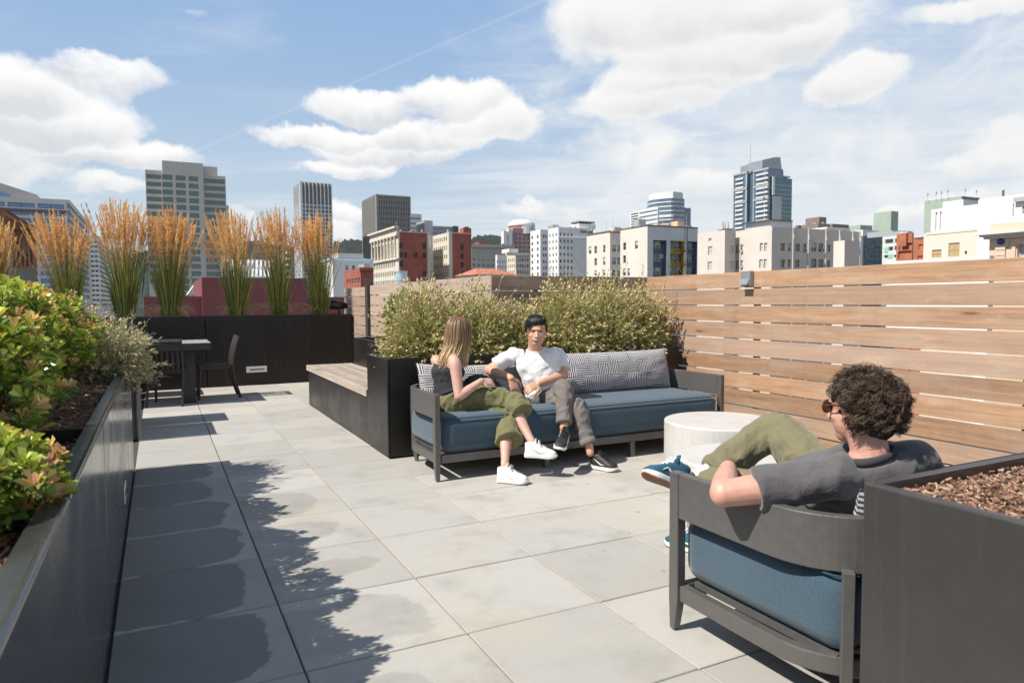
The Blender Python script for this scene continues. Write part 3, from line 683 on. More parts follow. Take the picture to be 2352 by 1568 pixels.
C1 = dining_chair('dark dining chair at the right end of the slatted table', (.66, 10.22, 0), R(90))
C2 = dup(C1, Vector((.10, 9.86, 0))-Vector(C1.location), R(-12), 'dark slatted dining chair left of the table leg')
# ---- spotlights
M_bronze = mat('bronze_fixture', (.055, .035, .032), .35, .5)
def spot(label, c, d, s_=1., g_=0):
    t = thing('garden_spotlight', label, 'light', (c[0], c[1], c[2]-.15)); d = Vector(d).normalized(); c = Vector(c)
    q = MB(); P = [c-d*.13*s_, c-d*.10*s_, c-d*.02*s_, c+d*.12*s_]; q.tube(P, [.02*s_, .045*s_, .062*s_, .068*s_], n=18); q.build('lamp_head', M_bronze, t, smooth=True)
    q = MB(); q.bar(c-Vector((0, 0, .02)), c-Vector((0, 0, .20*s_)), .03, .03); q.build('bracket', M_bronze, t)
pp = at(775, 698, 1, 11.75); spot('bronze garden spotlight at the right end of the grasses', (pp.x+.02, 11.75, pp.z-.02), (-1, -.1, .1), 1.15)
pp = at(1503, 741, 1, 5.75); spot('dark garden spotlight among the lavender by the fence', (pp.x-.02, 5.75, pp.z), (.35, -.9, .15), 1.05)
# ================================================================ plants
def np_mesh(name, V, Fq, C, m, parent, smooth=False, kind=None):
    me = bpy.data.meshes.new(name); off = np.array(ORG.get(parent.name, (0, 0, 0)) if parent is not None else (0, 0, 0), 'f')
    V = (np.asarray(V, 'f')-off); Fq = np.asarray(Fq, 'i'); k = Fq.shape[1]
    me.vertices.add(len(V)); me.vertices.foreach_set('co', V.ravel())
    me.loops.add(Fq.size); me.loops.foreach_set('vertex_index', Fq.ravel())
    me.polygons.add(len(Fq)); me.polygons.foreach_set('loop_start', np.arange(0, Fq.size, k, dtype='i'))
    me.update(calc_edges=True); me.validate()
    if C is not None:
        a = me.attributes.new('Col', 'FLOAT_COLOR', 'POINT'); a.data.foreach_set('color', np.c_[C, np.ones(len(C))].astype('f').ravel())
    if smooth: me.polygons.foreach_set('use_smooth', [True]*len(me.polygons))
    me.materials.append(m); o = bpy.data.objects.new(name, me); COL.objects.link(o)
    if parent is not None: o.parent = parent; ORG[o.name] = Vector(off)
    if kind: o['kind'] = kind
    return o
def leafmat(name, trans=.3, rough=.5, spec=.4):
    m = bpy.data.materials.new(name); m.use_nodes = True; t = NT(m.node_tree); b = t.n['Principled BSDF']; out = t.n['Material Output']
    a = t.new('ShaderNodeAttribute', attribute_name='Col'); t.put(b.inputs['Base Color'], a.outputs['Color']); b.inputs['Roughness'].default_value = rough; b.inputs['Specular IOR Level'].default_value = spec
    tr = t.new('ShaderNodeBsdfTranslucent'); t.put(tr.inputs['Color'], t.mix(1.0, a.outputs['Color'], (1.0, 1.0, .55), 'MULTIPLY'))
    mx = t.new('ShaderNodeMixShader'); mx.inputs[0].default_value = trans; t.l.new(b.outputs[0], mx.inputs[1]); t.l.new(tr.outputs[0], mx.inputs[2]); t.l.new(mx.outputs[0], out.inputs[0]); return m
M_leaf = leafmat('shrub_leaf', .28, .27, .5); M_lav = leafmat('lavender_leaf', .2, .8, .2); M_grass = leafmat('grass_blade', .3, .6, .3); M_head = leafmat('dry_flower', .15, .9, .1); M_treel = leafmat('tree_leaf', .2, .8, .2)
M_stem = mat('woody_stem', (.10, .065, .045), .8)
def unit(a): return a/(np.linalg.norm(a, axis=-1, keepdims=True)+1e-9)
def perp(d, r=None):
    r = RNG.normal(size=d.shape) if r is None else r
    return unit(r-(r*d).sum(-1, keepdims=True)*d)
def obovate(c, d, nrm, L, W, col, cup=.12):
    """broad leaves: base point, direction, normal, length, width"""
    s = np.cross(d, nrm); n = len(c); L = L[:, None]; W = W[:, None]
    P = [c, c+d*L*.42+s*W*.30, c+d*L*.78+s*W*.5, c+d*L*1.0, c+d*L*.78-s*W*.5, c+d*L*.42-s*W*.30, c+d*L*.5]
    lift = [0, .10, .13, -.06, .13, .10, 0]
    V = np.stack([p+nrm*L*(l*cup/.12) for p, l in zip(P, lift)], 1).reshape(-1, 3)
    b = np.arange(n)[:, None]*7; Fq = np.concatenate([b+np.array([[0, 1, 2, 6]]), b+np.array([[6, 2, 3, 4]]), b+np.array([[0, 6, 4, 5]])], 0)
    return V, Fq, np.repeat(col, 7, 0)
def blades(c, d, nrm, L, W, col):
    s = np.cross(d, nrm); L = L[:, None]; W = W[:, None]
    V = np.stack([c, c+d*L*.45+s*W*.5, c+d*L, c+d*L*.45-s*W*.5], 1).reshape(-1, 3); b = np.arange(len(c))[:, None]*4
    return V, b+np.array([[0, 1, 2, 3]]), np.repeat(col, 4, 0)
def strips(P, W, col, flat=None):
    """P: n x k x 3 centre lines, W: n x k widths -> three-sided thin stems"""
    n, k, _ = P.shape; T = unit(np.gradient(P, axis=1)); a = perp(T[:, :1].repeat(k, 1).reshape(-1, 3), np.repeat(RNG.normal(size=(n, 3)), k, 0)).reshape(n, k, 3); b = np.cross(T, a)
    V = []
    for j in range(3):
        an = 2*math.pi*j/3; V.append(P+(a*math.cos(an)+b*math.sin(an))*W[..., None])
    V = np.stack(V, 2).reshape(-1, 3); base = np.arange(n)[:, None, None]*k*3+np.arange(k-1)[None, :, None]*3
    Fq = np.concatenate([(base+np.array([j, (j+1) % 3, 3+(j+1) % 3, 3+j])).reshape(-1, 4) for j in range(3)], 0)
    return V, Fq, np.repeat(col, k*3, 0)
def ribbons(P, W, col):
    n, k, _ = P.shape; T = unit(np.gradient(P, axis=1)); s = perp(T[:, k//2], None)[:, None, :].repeat(k, 1); s = unit(np.cross(T, s))
    V = np.stack([P-s*W[..., None]/2, P+s*W[..., None]/2], 2).reshape(-1, 3); base = (np.arange(n)[:, None]*k*2+np.arange(k-1)[None, :]*2)[..., None]
    return V, (base+np.array([0, 1, 3, 2])).reshape(-1, 4), np.repeat(col, k*2, 0)
def heads(c, d, L, Rr, col):
    a = perp(d); b = np.cross(d, a); V = []
    for t_, r_ in ((0, .35), (.3, 1), (.7, .9), (1, .2)):
        for j in range(5): an = 2*math.pi*j/5+t_; V.append(c+d*(L*t_)[:, None]+(a*math.cos(an)+b*math.sin(an))*(Rr*r_)[:, None])
    V = np.stack(V, 1).reshape(-1, 3); base = np.arange(len(c))[:, None]*20
    Fq = np.concatenate([base+np.array([[r*5+j, r*5+(j+1) % 5, (r+1)*5+(j+1) % 5, (r+1)*5+j]]) for r in range(3) for j in range(5)], 0)
    return V, Fq, np.repeat(col, 20, 0)
def jit(col, n, s=.15, hue=.06):
    c = np.array(col)[None]*(1+RNG.uniform(-s, s, (n, 1))); return np.clip(c*(1+RNG.uniform(-hue, hue, (n, 3))), 0, 1)
def merge(parts):
    V = []; Fq = []; C = []; o = 0
    for v, f, c in parts: V.append(v); Fq.append(f+o); C.append(c); o += len(v)
    return np.concatenate(V), np.concatenate(Fq), np.concatenate(C)

def lavender(label, c, rx, ry, h, n=420, group='lavender bushes in the planter behind the sofa', green=(.55, .51, .225), head_p=.5, lean=(0, 0), low=-.15, spike=.16):
    t = thing('lavender_bush', label, 'lavender', c, group); c = np.array(c)
    th = RNG.uniform(0, 2*math.pi, n); el = np.arcsin(np.clip(RNG.uniform(low, 1, n), -1, 1)); k = 6
    d = np.stack([np.cos(th)*np.cos(el), np.sin(th)*np.cos(el), np.sin(el)], 1)
    tip = d*np.array([rx, ry, h])*RNG.uniform(.72, 1.06, (n, 1)); tip[:, 0] += lean[0]*tip[:, 2]; tip[:, 1] += lean[1]*tip[:, 2]
    sp = RNG.uniform(size=n) < spike; tip[sp] *= RNG.uniform(1.0, 1.28, (sp.sum(), 1)); tip[sp, 2] += .03
    b0 = np.stack([RNG.uniform(-.45, .45, n)*rx, RNG.uniform(-.4, .4, n)*ry, np.zeros(n)], 1)
    mid = b0*.5+tip*.5+np.array([0, 0, 1])*.10*h+RNG.normal(0, .015, (n, 3))
    s = np.linspace(0, 1, k)[None, :, None]; P = c+(1-s)**2*b0[:, None]+2*s*(1-s)*mid[:, None]+s*s*tip[:, None]
    stems = strips(P, np.broadcast_to(np.linspace(.0022, .0011, k), (n, k)), jit(tuple(q*.95 for q in green), n))
    np_mesh('stems', *stems, M_lav, t)
    # leaves along the stems
    m_ = 34; u = RNG.uniform(.18, .97, (n, m_)); ui = u*(k-1); i0 = np.clip(ui.astype(int), 0, k-2); fr = (ui-i0)[..., None]
    idx = np.arange(n)[:, None]; pos = P[idx, i0]*(1-fr)+P[idx, i0+1]*fr; tan = unit(P[idx, i0+1]-P[idx, i0])
    pos = pos.reshape(-1, 3); tan = tan.reshape(-1, 3); dd = unit(tan*.75+perp(tan)*.75+np.array([0, 0, .15])); N = len(pos)
    L = RNG.uniform(.018, .042, N); lf = blades(pos, dd, perp(dd), L, L*.2, jit(green, N, .3, .1))
    # inner filling
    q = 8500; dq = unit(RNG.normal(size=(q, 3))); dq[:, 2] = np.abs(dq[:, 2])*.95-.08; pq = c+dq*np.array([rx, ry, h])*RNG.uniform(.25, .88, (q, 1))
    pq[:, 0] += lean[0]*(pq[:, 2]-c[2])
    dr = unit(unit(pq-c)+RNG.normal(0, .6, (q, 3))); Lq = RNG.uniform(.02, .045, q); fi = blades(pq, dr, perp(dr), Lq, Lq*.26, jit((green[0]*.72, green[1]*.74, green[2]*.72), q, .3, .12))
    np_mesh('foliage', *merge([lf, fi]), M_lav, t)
    hs = (RNG.uniform(size=n) < head_p) & ~sp; cc = P[hs, -1]; d2 = unit(P[hs, -1]-P[hs, -2]); nh = len(cc)
    # side heads
    j2 = RNG.integers(0, nh, int(nh*.6)); cc = np.concatenate([cc, cc[j2]+RNG.normal(0, .022, (len(j2), 3))]); d2 = unit(np.concatenate([d2, d2[j2]+RNG.normal(0, .3, (len(j2), 3))])); nh = len(cc)
    col = jit((.60, .48, .26), nh, .25, .08)
    hd = heads(cc, d2, RNG.uniform(.024, .042, nh), RNG.uniform(.008, .012, nh), col)
    st = P[sp, -1]; ds = unit(P[sp, -1]-P[sp, -2]); pu = heads(st, ds, RNG.uniform(.015, .028, len(st)), RNG.uniform(.003, .0045, len(st)), jit((.20, .15, .24), len(st), .2)) if len(st) else None
    np_mesh('flower_heads', *(merge([hd, pu]) if pu else hd), M_head, t, smooth=True, kind='stuff')
    return t
Z = .78
lavender('leftmost lavender bush spilling over the left corner of the planter', (2.08, 5.76, Z), .46, .32, .67, 720, lean=(-.03, -.03))
lavender('lavender bush directly behind the woman head', (2.55, 5.76, Z), .44, .34, .66, 560, lean=(0, 0))
lavender('smaller lavender bush between the seated couple', (2.98, 5.72, Z), .32, .32, .50, 380)
lavender('lavender bush behind the right shoulder of the man in white', (3.40, 5.72, Z), .44, .38, .70, 620, lean=(.02, -.08), spike=.22)
lavender('lavender bush above the right striped cushion', (3.85, 5.72, Z), .44, .37, .73, 600, lean=(.05, -.04), spike=.22)
lavender('rightmost lavender bush beside the cedar fence', (4.28, 5.74, Z), .42, .34, .67, 480, lean=(.08, -.02), spike=.25)
lavender('pale lavender bush at the end of the left planter hanging over its edge', (-.36, 5.52, .80), .36, .42, .42, 620, group='lavender bushes in the planter behind the sofa', lean=(-.05, .0), green=(.52, .50, .32), head_p=.5, low=-.3, spike=.25)
scene.objects.get('lavender_bush')

def leafy(label, c, r, n, leafL=.047, red=.25, base=(.13, .23, .045), young=(.56, .62, .12), name='leafy_shrub', cat='shrub', group='leafy shrubs in the left planter', ground=None, per=12, shell=.45):
    """broad leaved shrub: whorls of leaves at twig ends through the crown"""
    t = thing(name, label, cat, (c[0], c[1], ground if ground is not None else c[2]-r[2]), group); c = np.array(c); r = np.array(r)
    d = unit(RNG.normal(size=(n, 3))); d[:, 2] = d[:, 2]*.9+.12; rad = RNG.uniform(shell, 1.0, (n, 1))**.6
    lump = np.array([1+.22*noise.noise(Vector(x)*2.3+Vector(c)) for x in d])[:, None]
    P = c+d*r*rad*lump; ok = P[:, 2] > (ground if ground is not None else c[2]-r[2])+.02; P = P[ok]; d = d[ok]; rad = rad[ok]; n = len(P)
    ax = unit(unit(d*np.array([1, 1, 1.0]))*.6+np.array([0, 0, .75])+RNG.normal(0, .28, (n, 3)))
    # twigs
    b0 = np.array([[c[0], c[1], ground if ground is not None else c[2]-r[2]]])+RNG.normal(0, .05, (n, 3))*np.array([1, 1, 0]); s = np.linspace(0, 1, 5)[None, :, None]
    mid = b0*.35+P*.65-ax*.05; TW = (1-s)**2*b0[:, None]+2*s*(1-s)*mid[:, None]+s*s*P[:, None]
    sel = RNG.uniform(size=n) < .4
    np_mesh('twigs', *strips(TW[sel], np.broadcast_to(np.linspace(.006, .0018, 5), (sel.sum(), 5)), jit((.16, .10, .06), sel.sum())), M_lav, t)
    isred = (RNG.uniform(size=n) < red) & (rad[:, 0] > .7)
    parts = []
    hs = np.repeat(np.arange(n), per); N = len(hs); lvl = np.tile(np.arange(per)/per, n)   # 0 outer/lower leaves, 1 young centre
    a = perp(ax, np.repeat(np.array([[.3, .2, .9]]), n, 0))[hs]; b = np.cross(ax[hs], a); an = np.tile(np.arange(per)*2.4, n)+np.repeat(RNG.uniform(0, 6, n), per)
    out = a*np.cos(an)[:, None]+b*np.sin(an)[:, None]; tilt = (.5+1.3*lvl+RNG.normal(0, .15, N))[:, None]
    dd = unit(out+ax[hs]*tilt); nr = unit(ax[hs]-(ax[hs]*dd).sum(-1, keepdims=True)*dd)
    L = leafL*(1.12-.5*lvl)*RNG.uniform(.75, 1.2, N); pos = P[hs]+ax[hs]*((lvl-.8)*.045)[:, None]+out*.004
    mixy = np.clip(lvl[:, None]*1.25-.22+RNG.uniform(-.25, .3, (N, 1))+((P[hs, 2:3]-c[2])/r[2])*.22, 0, 1)
    col = np.array(base)*(1-mixy)+np.array(young)*mixy
    rd = (isred[hs] & (lvl > .45))[:, None]*RNG.uniform(.3, 1, (N, 1)); col = col*(1-rd)+np.array([(.80, .38, .24)])*rd
    ye = (RNG.uniform(size=(N, 1)) < .05); col = np.where(ye, np.array([(.62, .50, .08)]), col)
    col = np.clip(col*(1+RNG.uniform(-.2, .2, (N, 1))), 0, 1)
    np_mesh('foliage', *obovate(pos, dd, nr, L, L*.48, col), M_leaf, t)
    return t
GZ = .75
SH = [((-.375, 1.98, .845), (.17, .27, .12), 110, 'nearest blurred leafy shrub hanging over the left planter rim'),
      ((-.52, 2.45, 1.03), (.24, .34, .27), 210, 'leafy shrub with orange red tips second nearest the camera'),
      ((-.56, 3.05, 1.05), (.29, .38, .30), 250, 'bright green leafy shrub in the middle of the left planter'),
      ((-.60, 3.72, 1.06), (.30, .42, .31), 280, 'leafy shrub with reddish new leaves in the left planter row'),
      ((-.66, 4.42, 1.06), (.34, .44, .32), 280, 'taller leafy shrub at the far part of the left planter'),
      ((-.72, 5.05, 1.06), (.38, .40, .33), 260, 'farthest leafy shrub in the left planter before the lavender'),
      ((-1.0, 4.1, 1.06), (.30, .9, .30), 260, 'leafy shrub at the back of the left planter row')]
for c, r, n, lb in SH: leafy(lb, c, r, int(n*1.75), ground=GZ, red=.34)
leafy('small dark green shrub behind the bench by the weathered fence', (2.42, 7.4, 1.08), (.24, .55, .33), 420, leafL=.028, red=0, base=(.06, .12, .02), young=(.20, .30, .03), ground=.79, name='green_shrub', per=12, group='leafy shrubs in the left planter')

def grass_clump(label, c, h=1.72, n=250, np_=95, fan=.30, grp='feather reed grass clumps in the back planter'):
    t = thing('ornamental_grass', label, 'grass', c, grp); c = np.array(c); k = 6; s = np.linspace(0, 1, k)[None, :, None]
    th = RNG.uniform(0, 6.28, n); q = RNG.uniform(0, 1, n)**.8; b0 = np.stack([np.cos(th)*q*.12, np.sin(th)*q*.09, 0*q], 1)
    L = RNG.uniform(.35, 1.1, n)*h*.62; ou = np.stack([np.cos(th), np.sin(th), 0*th], 1)*(q*RNG.uniform(.3, 1.5, n)*.27)[:, None]*L[:, None]
    tip = b0+ou+np.array([0, 0, 1])*L[:, None]; mid = b0+ou*.22+np.array([0, 0, .6])*L[:, None]
    P = c+(1-s)**2*b0[:, None]+2*s*(1-s)*mid[:, None]+s*s*tip[:, None]
    col = jit((.235, .26, .075), n, .35, .1); y = RNG.uniform(size=n) < .15; col[y] = jit((.42, .38, .11), y.sum(), .2)
    A = ribbons(P, np.broadcast_to(np.array([.008, .009, .008, .007, .005, .001]), (n, k)), col)
    # arching dry leaves at the foot
    m_ = 80; th = RNG.uniform(0, 6.28, m_); Lm = RNG.uniform(.22, .5, m_); o2 = np.stack([np.cos(th), np.sin(th)*.5, 0*th], 1); b1 = o2*.06
    tp = b1+o2*(Lm*RNG.uniform(.5, .95, m_))[:, None]+np.array([0, 0, 1])*(Lm*RNG.uniform(-.05, .5, m_))[:, None]; md = b1+o2*(Lm*.3)[:, None]+np.array([0, 0, .8])*Lm[:, None]
    P2 = c+(1-s)**2*b1[:, None]+2*s*(1-s)*md[:, None]+s*s*tp[:, None]; B = ribbons(P2, np.broadcast_to(np.linspace(.009, .002, k), (m_, k)), jit((.50, .42, .22), m_, .3, .1))
    np_mesh('blades', *merge([A, B]), M_grass, t)
    tl = RNG.normal(0, .05, 3); th = RNG.uniform(0, 6.28, np_); q = RNG.uniform(0, 1, np_)**.7; H = h*RNG.uniform(.74, 1.06, np_)*(1-.10*q**2)
    b0 = np.stack([np.cos(th)*q*.07, np.sin(th)*q*.06, 0*q], 1); ou = np.stack([np.cos(th)*q*fan, np.sin(th)*q*fan*.7, 0*q], 1)*RNG.uniform(.5, 1.35, (np_, 1))+np.array([tl[0], tl[1]*.3, 0])
    tip = b0+ou+np.array([0, 0, 1])*H[:, None]; mid = b0+ou*.35+np.array([0, 0, .55])*H[:, None]; P = c+(1-s)**2*b0[:, None]+2*s*(1-s)*mid[:, None]+s*s*tip[:, None]
    np_mesh('stalks', *strips(P, np.broadcast_to(np.linspace(.0028, .0014, k), (np_, k)), jit((.42, .36, .16), np_, .25)), M_grass, t)
    # plumes: spindles made of many fine spikelets
    pl = RNG.uniform(.28, .52, np_); dl = unit(P[:, -1]-P[:, -3]); m2 = 60; f = RNG.uniform(0, 1, (np_, m2))
    pc = P[:, -1][:, None]-dl[:, None]*(pl[:, None]*(1-f))[..., None]; wd = (.017*np.sin(np.pi*np.clip(f, .04, 1)**.8)+.002); pd = perp(dl[:, None].repeat(m2, 1).reshape(-1, 3)); dv = unit(dl[:, None].repeat(m2, 1).reshape(-1, 3)+pd*.13)
    pc = pc.reshape(-1, 3)+pd*(wd.reshape(-1, 1)*.5); Lp = RNG.uniform(.028, .055, len(pc)); colp = np.repeat(jit((.88, .56, .27), np_, .2, .08), m2, 0)
    np_mesh('plumes', *blades(pc, dv, perp(dv), Lp, RNG.uniform(.007, .012, len(pc)), colp), M_grass, t)
    return t
for px, hh, lb, fn, kk in ((-12, 1.46, 'grass clump cut off by the left edge of the view', .30, 1), (158, 1.50, 'leftmost full clump of golden plumed grass', .38, 1.2), (287, 1.74, 'tall plumed grass clump in front of the white ribbed building', .42, 1.1),
                       (392, 1.64, 'plumed grass clump in front of the beige office tower', .38, 1.2), (545, 1.66, 'plumed grass clump right of the beige office tower', .40, 1.), (641, 1.72, 'plumed grass clump just left of the striped tower', .34, .9), (735, 1.68, 'rightmost plumed grass clump beside the bronze spotlight', .28, 1.)):
    p = at(px, 722, 1, YB+.30); grass_clump(lb, (p.x, YB+.30, 1.03), hh*.98, int(520*kk), int(125*kk), fn)
# ================================================================ city
M_glass = mat('window_glass_dark', (.035, .04, .05), .08, 0., spec=.9)
M_sky = mat('window_glass_sky_blue', (.17, .30, .50), .25, var=.2, vscale=.2)
M_dark = mat('window_dark_matte', (.03, .032, .036), .35, spec=.3)
M_glassb = mat('curtain_glass_blue', (.115, .17, .24), .12, .2, var=.25, vscale=.12, spec=.9)
M_glassg = mat('ribbon_glass_green', (.075, .15, .14), .14, .15, var=.3, vscale=.15, spec=.9)
M_wf = mat('window_frame_pale', (.45, .44, .41), .6)
M_wfd = mat('window_frame_dark', (.10, .10, .10), .6)
M_blind = mat('window_blind', (.50, .49, .46), .8)
def stucco(name, col, var=.07): return mat(name, col, .85, var=var, vscale=.25, bump=.1, bscale=4)
WCACHE = {}
def win_mesh(w_, h_, style):
    key = (round(w_, 1), round(h_, 1), style)
    if key in WCACHE: return WCACHE[key]
    mb = MB(); t = .07 if w_ < 3 else .12
    # local: x across, z up, facing -y
    mb.quad((-w_/2, .06, 0), (w_/2, .06, 0), (w_/2, .06, h_), (-w_/2, .06, h_), 0)
    if style != 'plain':
        for a, b, c, d in ((-w_/2, w_/2, 0, t), (-w_/2, w_/2, h_-t, h_), (-w_/2, -w_/2+t, t, h_-t), (w_/2-t, w_/2, t, h_-t)): mb.box(a, b, 0, .05, c, d, 1)
    if style[:4] in ('sash', 'doub'): mb.box(-w_/2+t, w_/2-t, .01, .05, h_*.5-t/2, h_*.5+t/2, 1)
    if style[:4] == 'doub': mb.box(-t*.7, t*.7, .012, .052, t, h_-t, 1)
    if style[-1] == 'B': mb.quad((-w_/2+t, .055, h_*.45), (w_/2-t, .055, h_*.45), (w_/2-t, .055, h_-t), (-w_/2+t, .055, h_-t), 2)
    if style == 'ribbon':
        n = max(1, int(w_/3.0))
        for k in range(1, n): x = -w_/2+w_*k/n; mb.box(x-.06, x+.06, .0, .05, t, h_-t, 1)
    me = bpy.data.meshes.new('window'); me.from_pydata(mb.v, [], mb.f); me.validate()
    WCACHE[key] = (me, mb.m); return WCACHE[key]
WVAR = {}
def win_obj(parent, pos, w_, h_, face, style, mats, name='window'):
    me0, mi = win_mesh(w_, h_, style); key = (me0.name, tuple(m.name for m in mats))
    if key not in WVAR:
        me = me0.copy()
        for m in mats: me.materials.append(m)
        me.polygons.foreach_set('material_index', mi[:len(me.polygons)]); WVAR[key] = me
    o = bpy.data.objects.new(name, WVAR[key]); COL.objects.link(o); o.parent = parent
    off = ORG[parent.name]; o.location = Vector(pos)-off; o.rotation_euler = (0, 0, {'S': 0, 'W': -math.pi/2, 'E': math.pi/2}[face])
    return o
BRICK3 = None
def ev(a, b, n, fr):
    s_ = (b-a)/n if n > 1 else (b-a); g_ = (1-fr)
    if n == 1: return [(a, b)]
    p = (b-a)/(n-g_); return [(a+p*k, a+p*k+p*fr) for k in range(n)]
def wallface(mb, face, c, u0, u1, z0, z1, holes, dp=.22, mi=0):
    """wall with real openings. face S: plane y=c, u=x.  face W: plane x=c, u=y"""
    us = sorted({round(q, 3) for q in [u0, u1]+[h[k] for h in holes for k in (0, 1)] if u0-1e-4 <= q <= u1+1e-4}); zs = sorted({round(q, 3) for q in [z0, z1]+[h[k] for h in holes for k in (2, 3)] if z0-1e-4 <= q <= z1+1e-4})
    P = (lambda u, z, d=0: (u, c+d, z)) if face == 'S' else ((lambda u, z, d=0: (c+d, u, z)) if face == 'W' else (lambda u, z, d=0: (c-d, u, z)))
    H = [tuple(round(q, 3) for q in h) for h in holes]
    def inside(a, b): return any(h[0] < a < h[1] and h[2] < b < h[3] for h in H)
    for j in range(len(zs)-1):
        i = 0
        while i < len(us)-1:
            if inside((us[i]+us[i+1])/2, (zs[j]+zs[j+1])/2): i += 1; continue
            k = i
            while k+1 < len(us)-1 and not inside((us[k+1]+us[k+2])/2, (zs[j]+zs[j+1])/2): k += 1
            q = (P(us[i], zs[j]), P(us[k+1], zs[j]), P(us[k+1], zs[j+1]), P(us[i], zs[j+1]))
            mb.quad(*(q[::-1] if face == 'W' else q), mi); i = k+1
    for a, b, e, f in holes:
        for (p, q) in (((a, e), (a, f)), ((b, f), (b, e)), ((a, f), (b, f)), ((b, e), (a, e))):
            w_ = (P(*p), P(*q), P(*q, dp), P(*p, dp)); mb.quad(*(w_[::-1] if face == 'W' else w_), mi)
def block(parent, m, x0, x1, y0, y1, z0, z1, S=(), W=(), dp=.22, parapet=0., E=()):
    """rectangular building volume with openings in its south (-y) and west (-x) walls; also a roof with parapet"""
    mb = MB(); wallface(mb, 'S', y0, x0, x1, z0, z1, S, dp); wallface(mb, 'W', x0, y0, y1, z0, z1, W, dp)
    wallface(mb, 'E', x1, y0, y1, z0, z1, E, dp); mb.quad((x1, y1, z0), (x0, y1, z0), (x0, y1, z1), (x1, y1, z1))
    if S or W:   # dark inner box closing the openings
        pass
    p = parapet; zr = z1-p
    if p:
        e = .3
        mb.quad((x0+e, y0+e, zr), (x1-e, y0+e, zr), (x1-e, y1-e, zr), (x0+e, y1-e, zr))
        for a, b in (((x0, y0), (x1, y0)), ((x1, y0), (x1, y1)), ((x1, y1), (x0, y1)), ((x0, y1), (x0, y0))):
            def ins(q): return (q[0]+(e if q[0] == x0 else -e), q[1]+(e if q[1] == y0 else -e))
            ia, ib = ins(a), ins(b); mb.quad((*a, z1), (*b, z1), (*ib, z1), (*ia, z1)); mb.quad((*ia, z1), (*ib, z1), (*ib, zr), (*ia, zr))
    else: mb.quad((x0, y0, z1), (x1, y0, z1), (x1, y1, z1), (x0, y1, z1))
    return mb.build('wall', m, parent)
ZG = -24.0
BLDS = []
class Bld:
    def __init__(s, label, corner, Y, lx=None, rx=None, cat='building', depth=None, name='building', group=None, base=ZG, ex=None):
        s.Y = Y; p = at(corner[0], corner[1], 1, Y); s.x0 = p.x; s.z1 = p.z; s.base = base
        s.y0 = Y; s.y1 = at(lx, corner[1], 0, s.x0).y if lx is not None else Y+(depth or 20)
        s.x1 = at(rx, corner[1], 1, Y).x if rx is not None else s.x0+15
        if ex is not None: s.y1 = at(ex, corner[1], 0, s.x1).y
        s.t = thing(name, label, cat, ((s.x0+s.x1)/2, (s.y0+s.y1)/2, base), group); s.nw = 0; s.px = corner[0]; BLDS.append(s)
    def zS(s, px, py): return at(px, py, 1, s.Y).z
    def zW(s, px, py): return at(px, py, 0, s.x0).z
    def rows(s, face, px, pa, pb, n, fr, down=0):
        f = {'S': s.zS, 'W': s.zW, 'E': lambda a, b: at(a, b, 0, s.x1).z}[face]; za, zb = f(px, pa), f(px, pb); r = [(za+zb-b, za+zb-a) for a, b in ev(zb, za, n, fr)]
        r = ev(zb, za, n, fr)
        if down and n > 1:
            st = r[1][0]-r[0][0]; r = [(a-st*k, b-st*k) for k in range(down, 0, -1) for a, b in (r[0],)]+r
        return r
    def cols(s, face, pa, pb, n, fr):
        if face == 'S': a, b = at(pa, 600, 1, s.Y).x, at(pb, 600, 1, s.Y).x
        else: a, b = at(pa, 600, 0, s.x1 if face == 'E' else s.x0).y, at(pb, 600, 0, s.x1 if face == 'E' else s.x0).y
        if a > b: a, b = b, a
        return ev(a, b, n, fr)
    def grid(s, face, cols, rows, skip=()): return [(a, b, c, d) for j, (c, d) in enumerate(rows) for i, (a, b) in enumerate(cols) if (i, j) not in skip]
    def windows(s, face, holes, style='sash', mats=None, name='window', dp=.22, c=None):
        mats = mats or (M_glass, M_wf, M_blind); rest = MB()
        hs = sorted(holes, key=lambda h: -(h[3]))
        for a, b, z0, z1 in hs:
            pos = ((a+b)/2, (s.Y if c is None else c)+dp-.07, z0) if face == 'S' else (((s.x0 if c is None else c)+dp-.07, (a+b)/2, z0) if face == 'W' else (s.x1-dp+.07, (a+b)/2, z0))
            if s.nw < 99: win_obj(s.t, pos, b-a, z1-z0, face, style+('B' if style in ('sash', 'double') and mats[2] is M_blind and random.random() < .4 else ''), mats, name); s.nw += 1
            else:
                if face == 'S': rest.quad((a, pos[1]+.05, z0), (b, pos[1]+.05, z0), (b, pos[1]+.05, z1), (a, pos[1]+.05, z1))
                elif face == 'E': rest.quad((pos[0]-.05, a, z0), (pos[0]-.05, b, z0), (pos[0]-.05, b, z1), (pos[0]-.05, a, z1))
                else: rest.quad((pos[0]+.05, b, z0), (pos[0]+.05, a, z0), (pos[0]+.05, a, z1), (pos[0]+.05, b, z1))
        if rest.v: rest.build(name, mats[0], s.t, kind='stuff')
    def body(s, m, S=(), W=(), parapet=.0, dp=.22, z1=None, z0=None, E=()):
        return block(s.t, m, s.x0, s.x1, s.y0, s.y1, s.base if z0 is None else z0, s.z1 if z1 is None else z1, S, W, dp, parapet, E)
    def box(s, m, pl, pr, pt, pb=None, d0=0., d1=10., name='wall', bevel=0):
        """extra volume seen between px pl..pr with its top at pt (bottom pb) on the plane Y+d0"""
        y = s.Y+d0; a = at(pl, pt, 1, y); b = at(pr, pt, 1, y); z0 = at(pl, pb, 1, y).z if pb is not None else s.base
        q = MB(); q.box(a.x, b.x, y, y+d1, z0, a.z); return q.build(name, m, s.t)
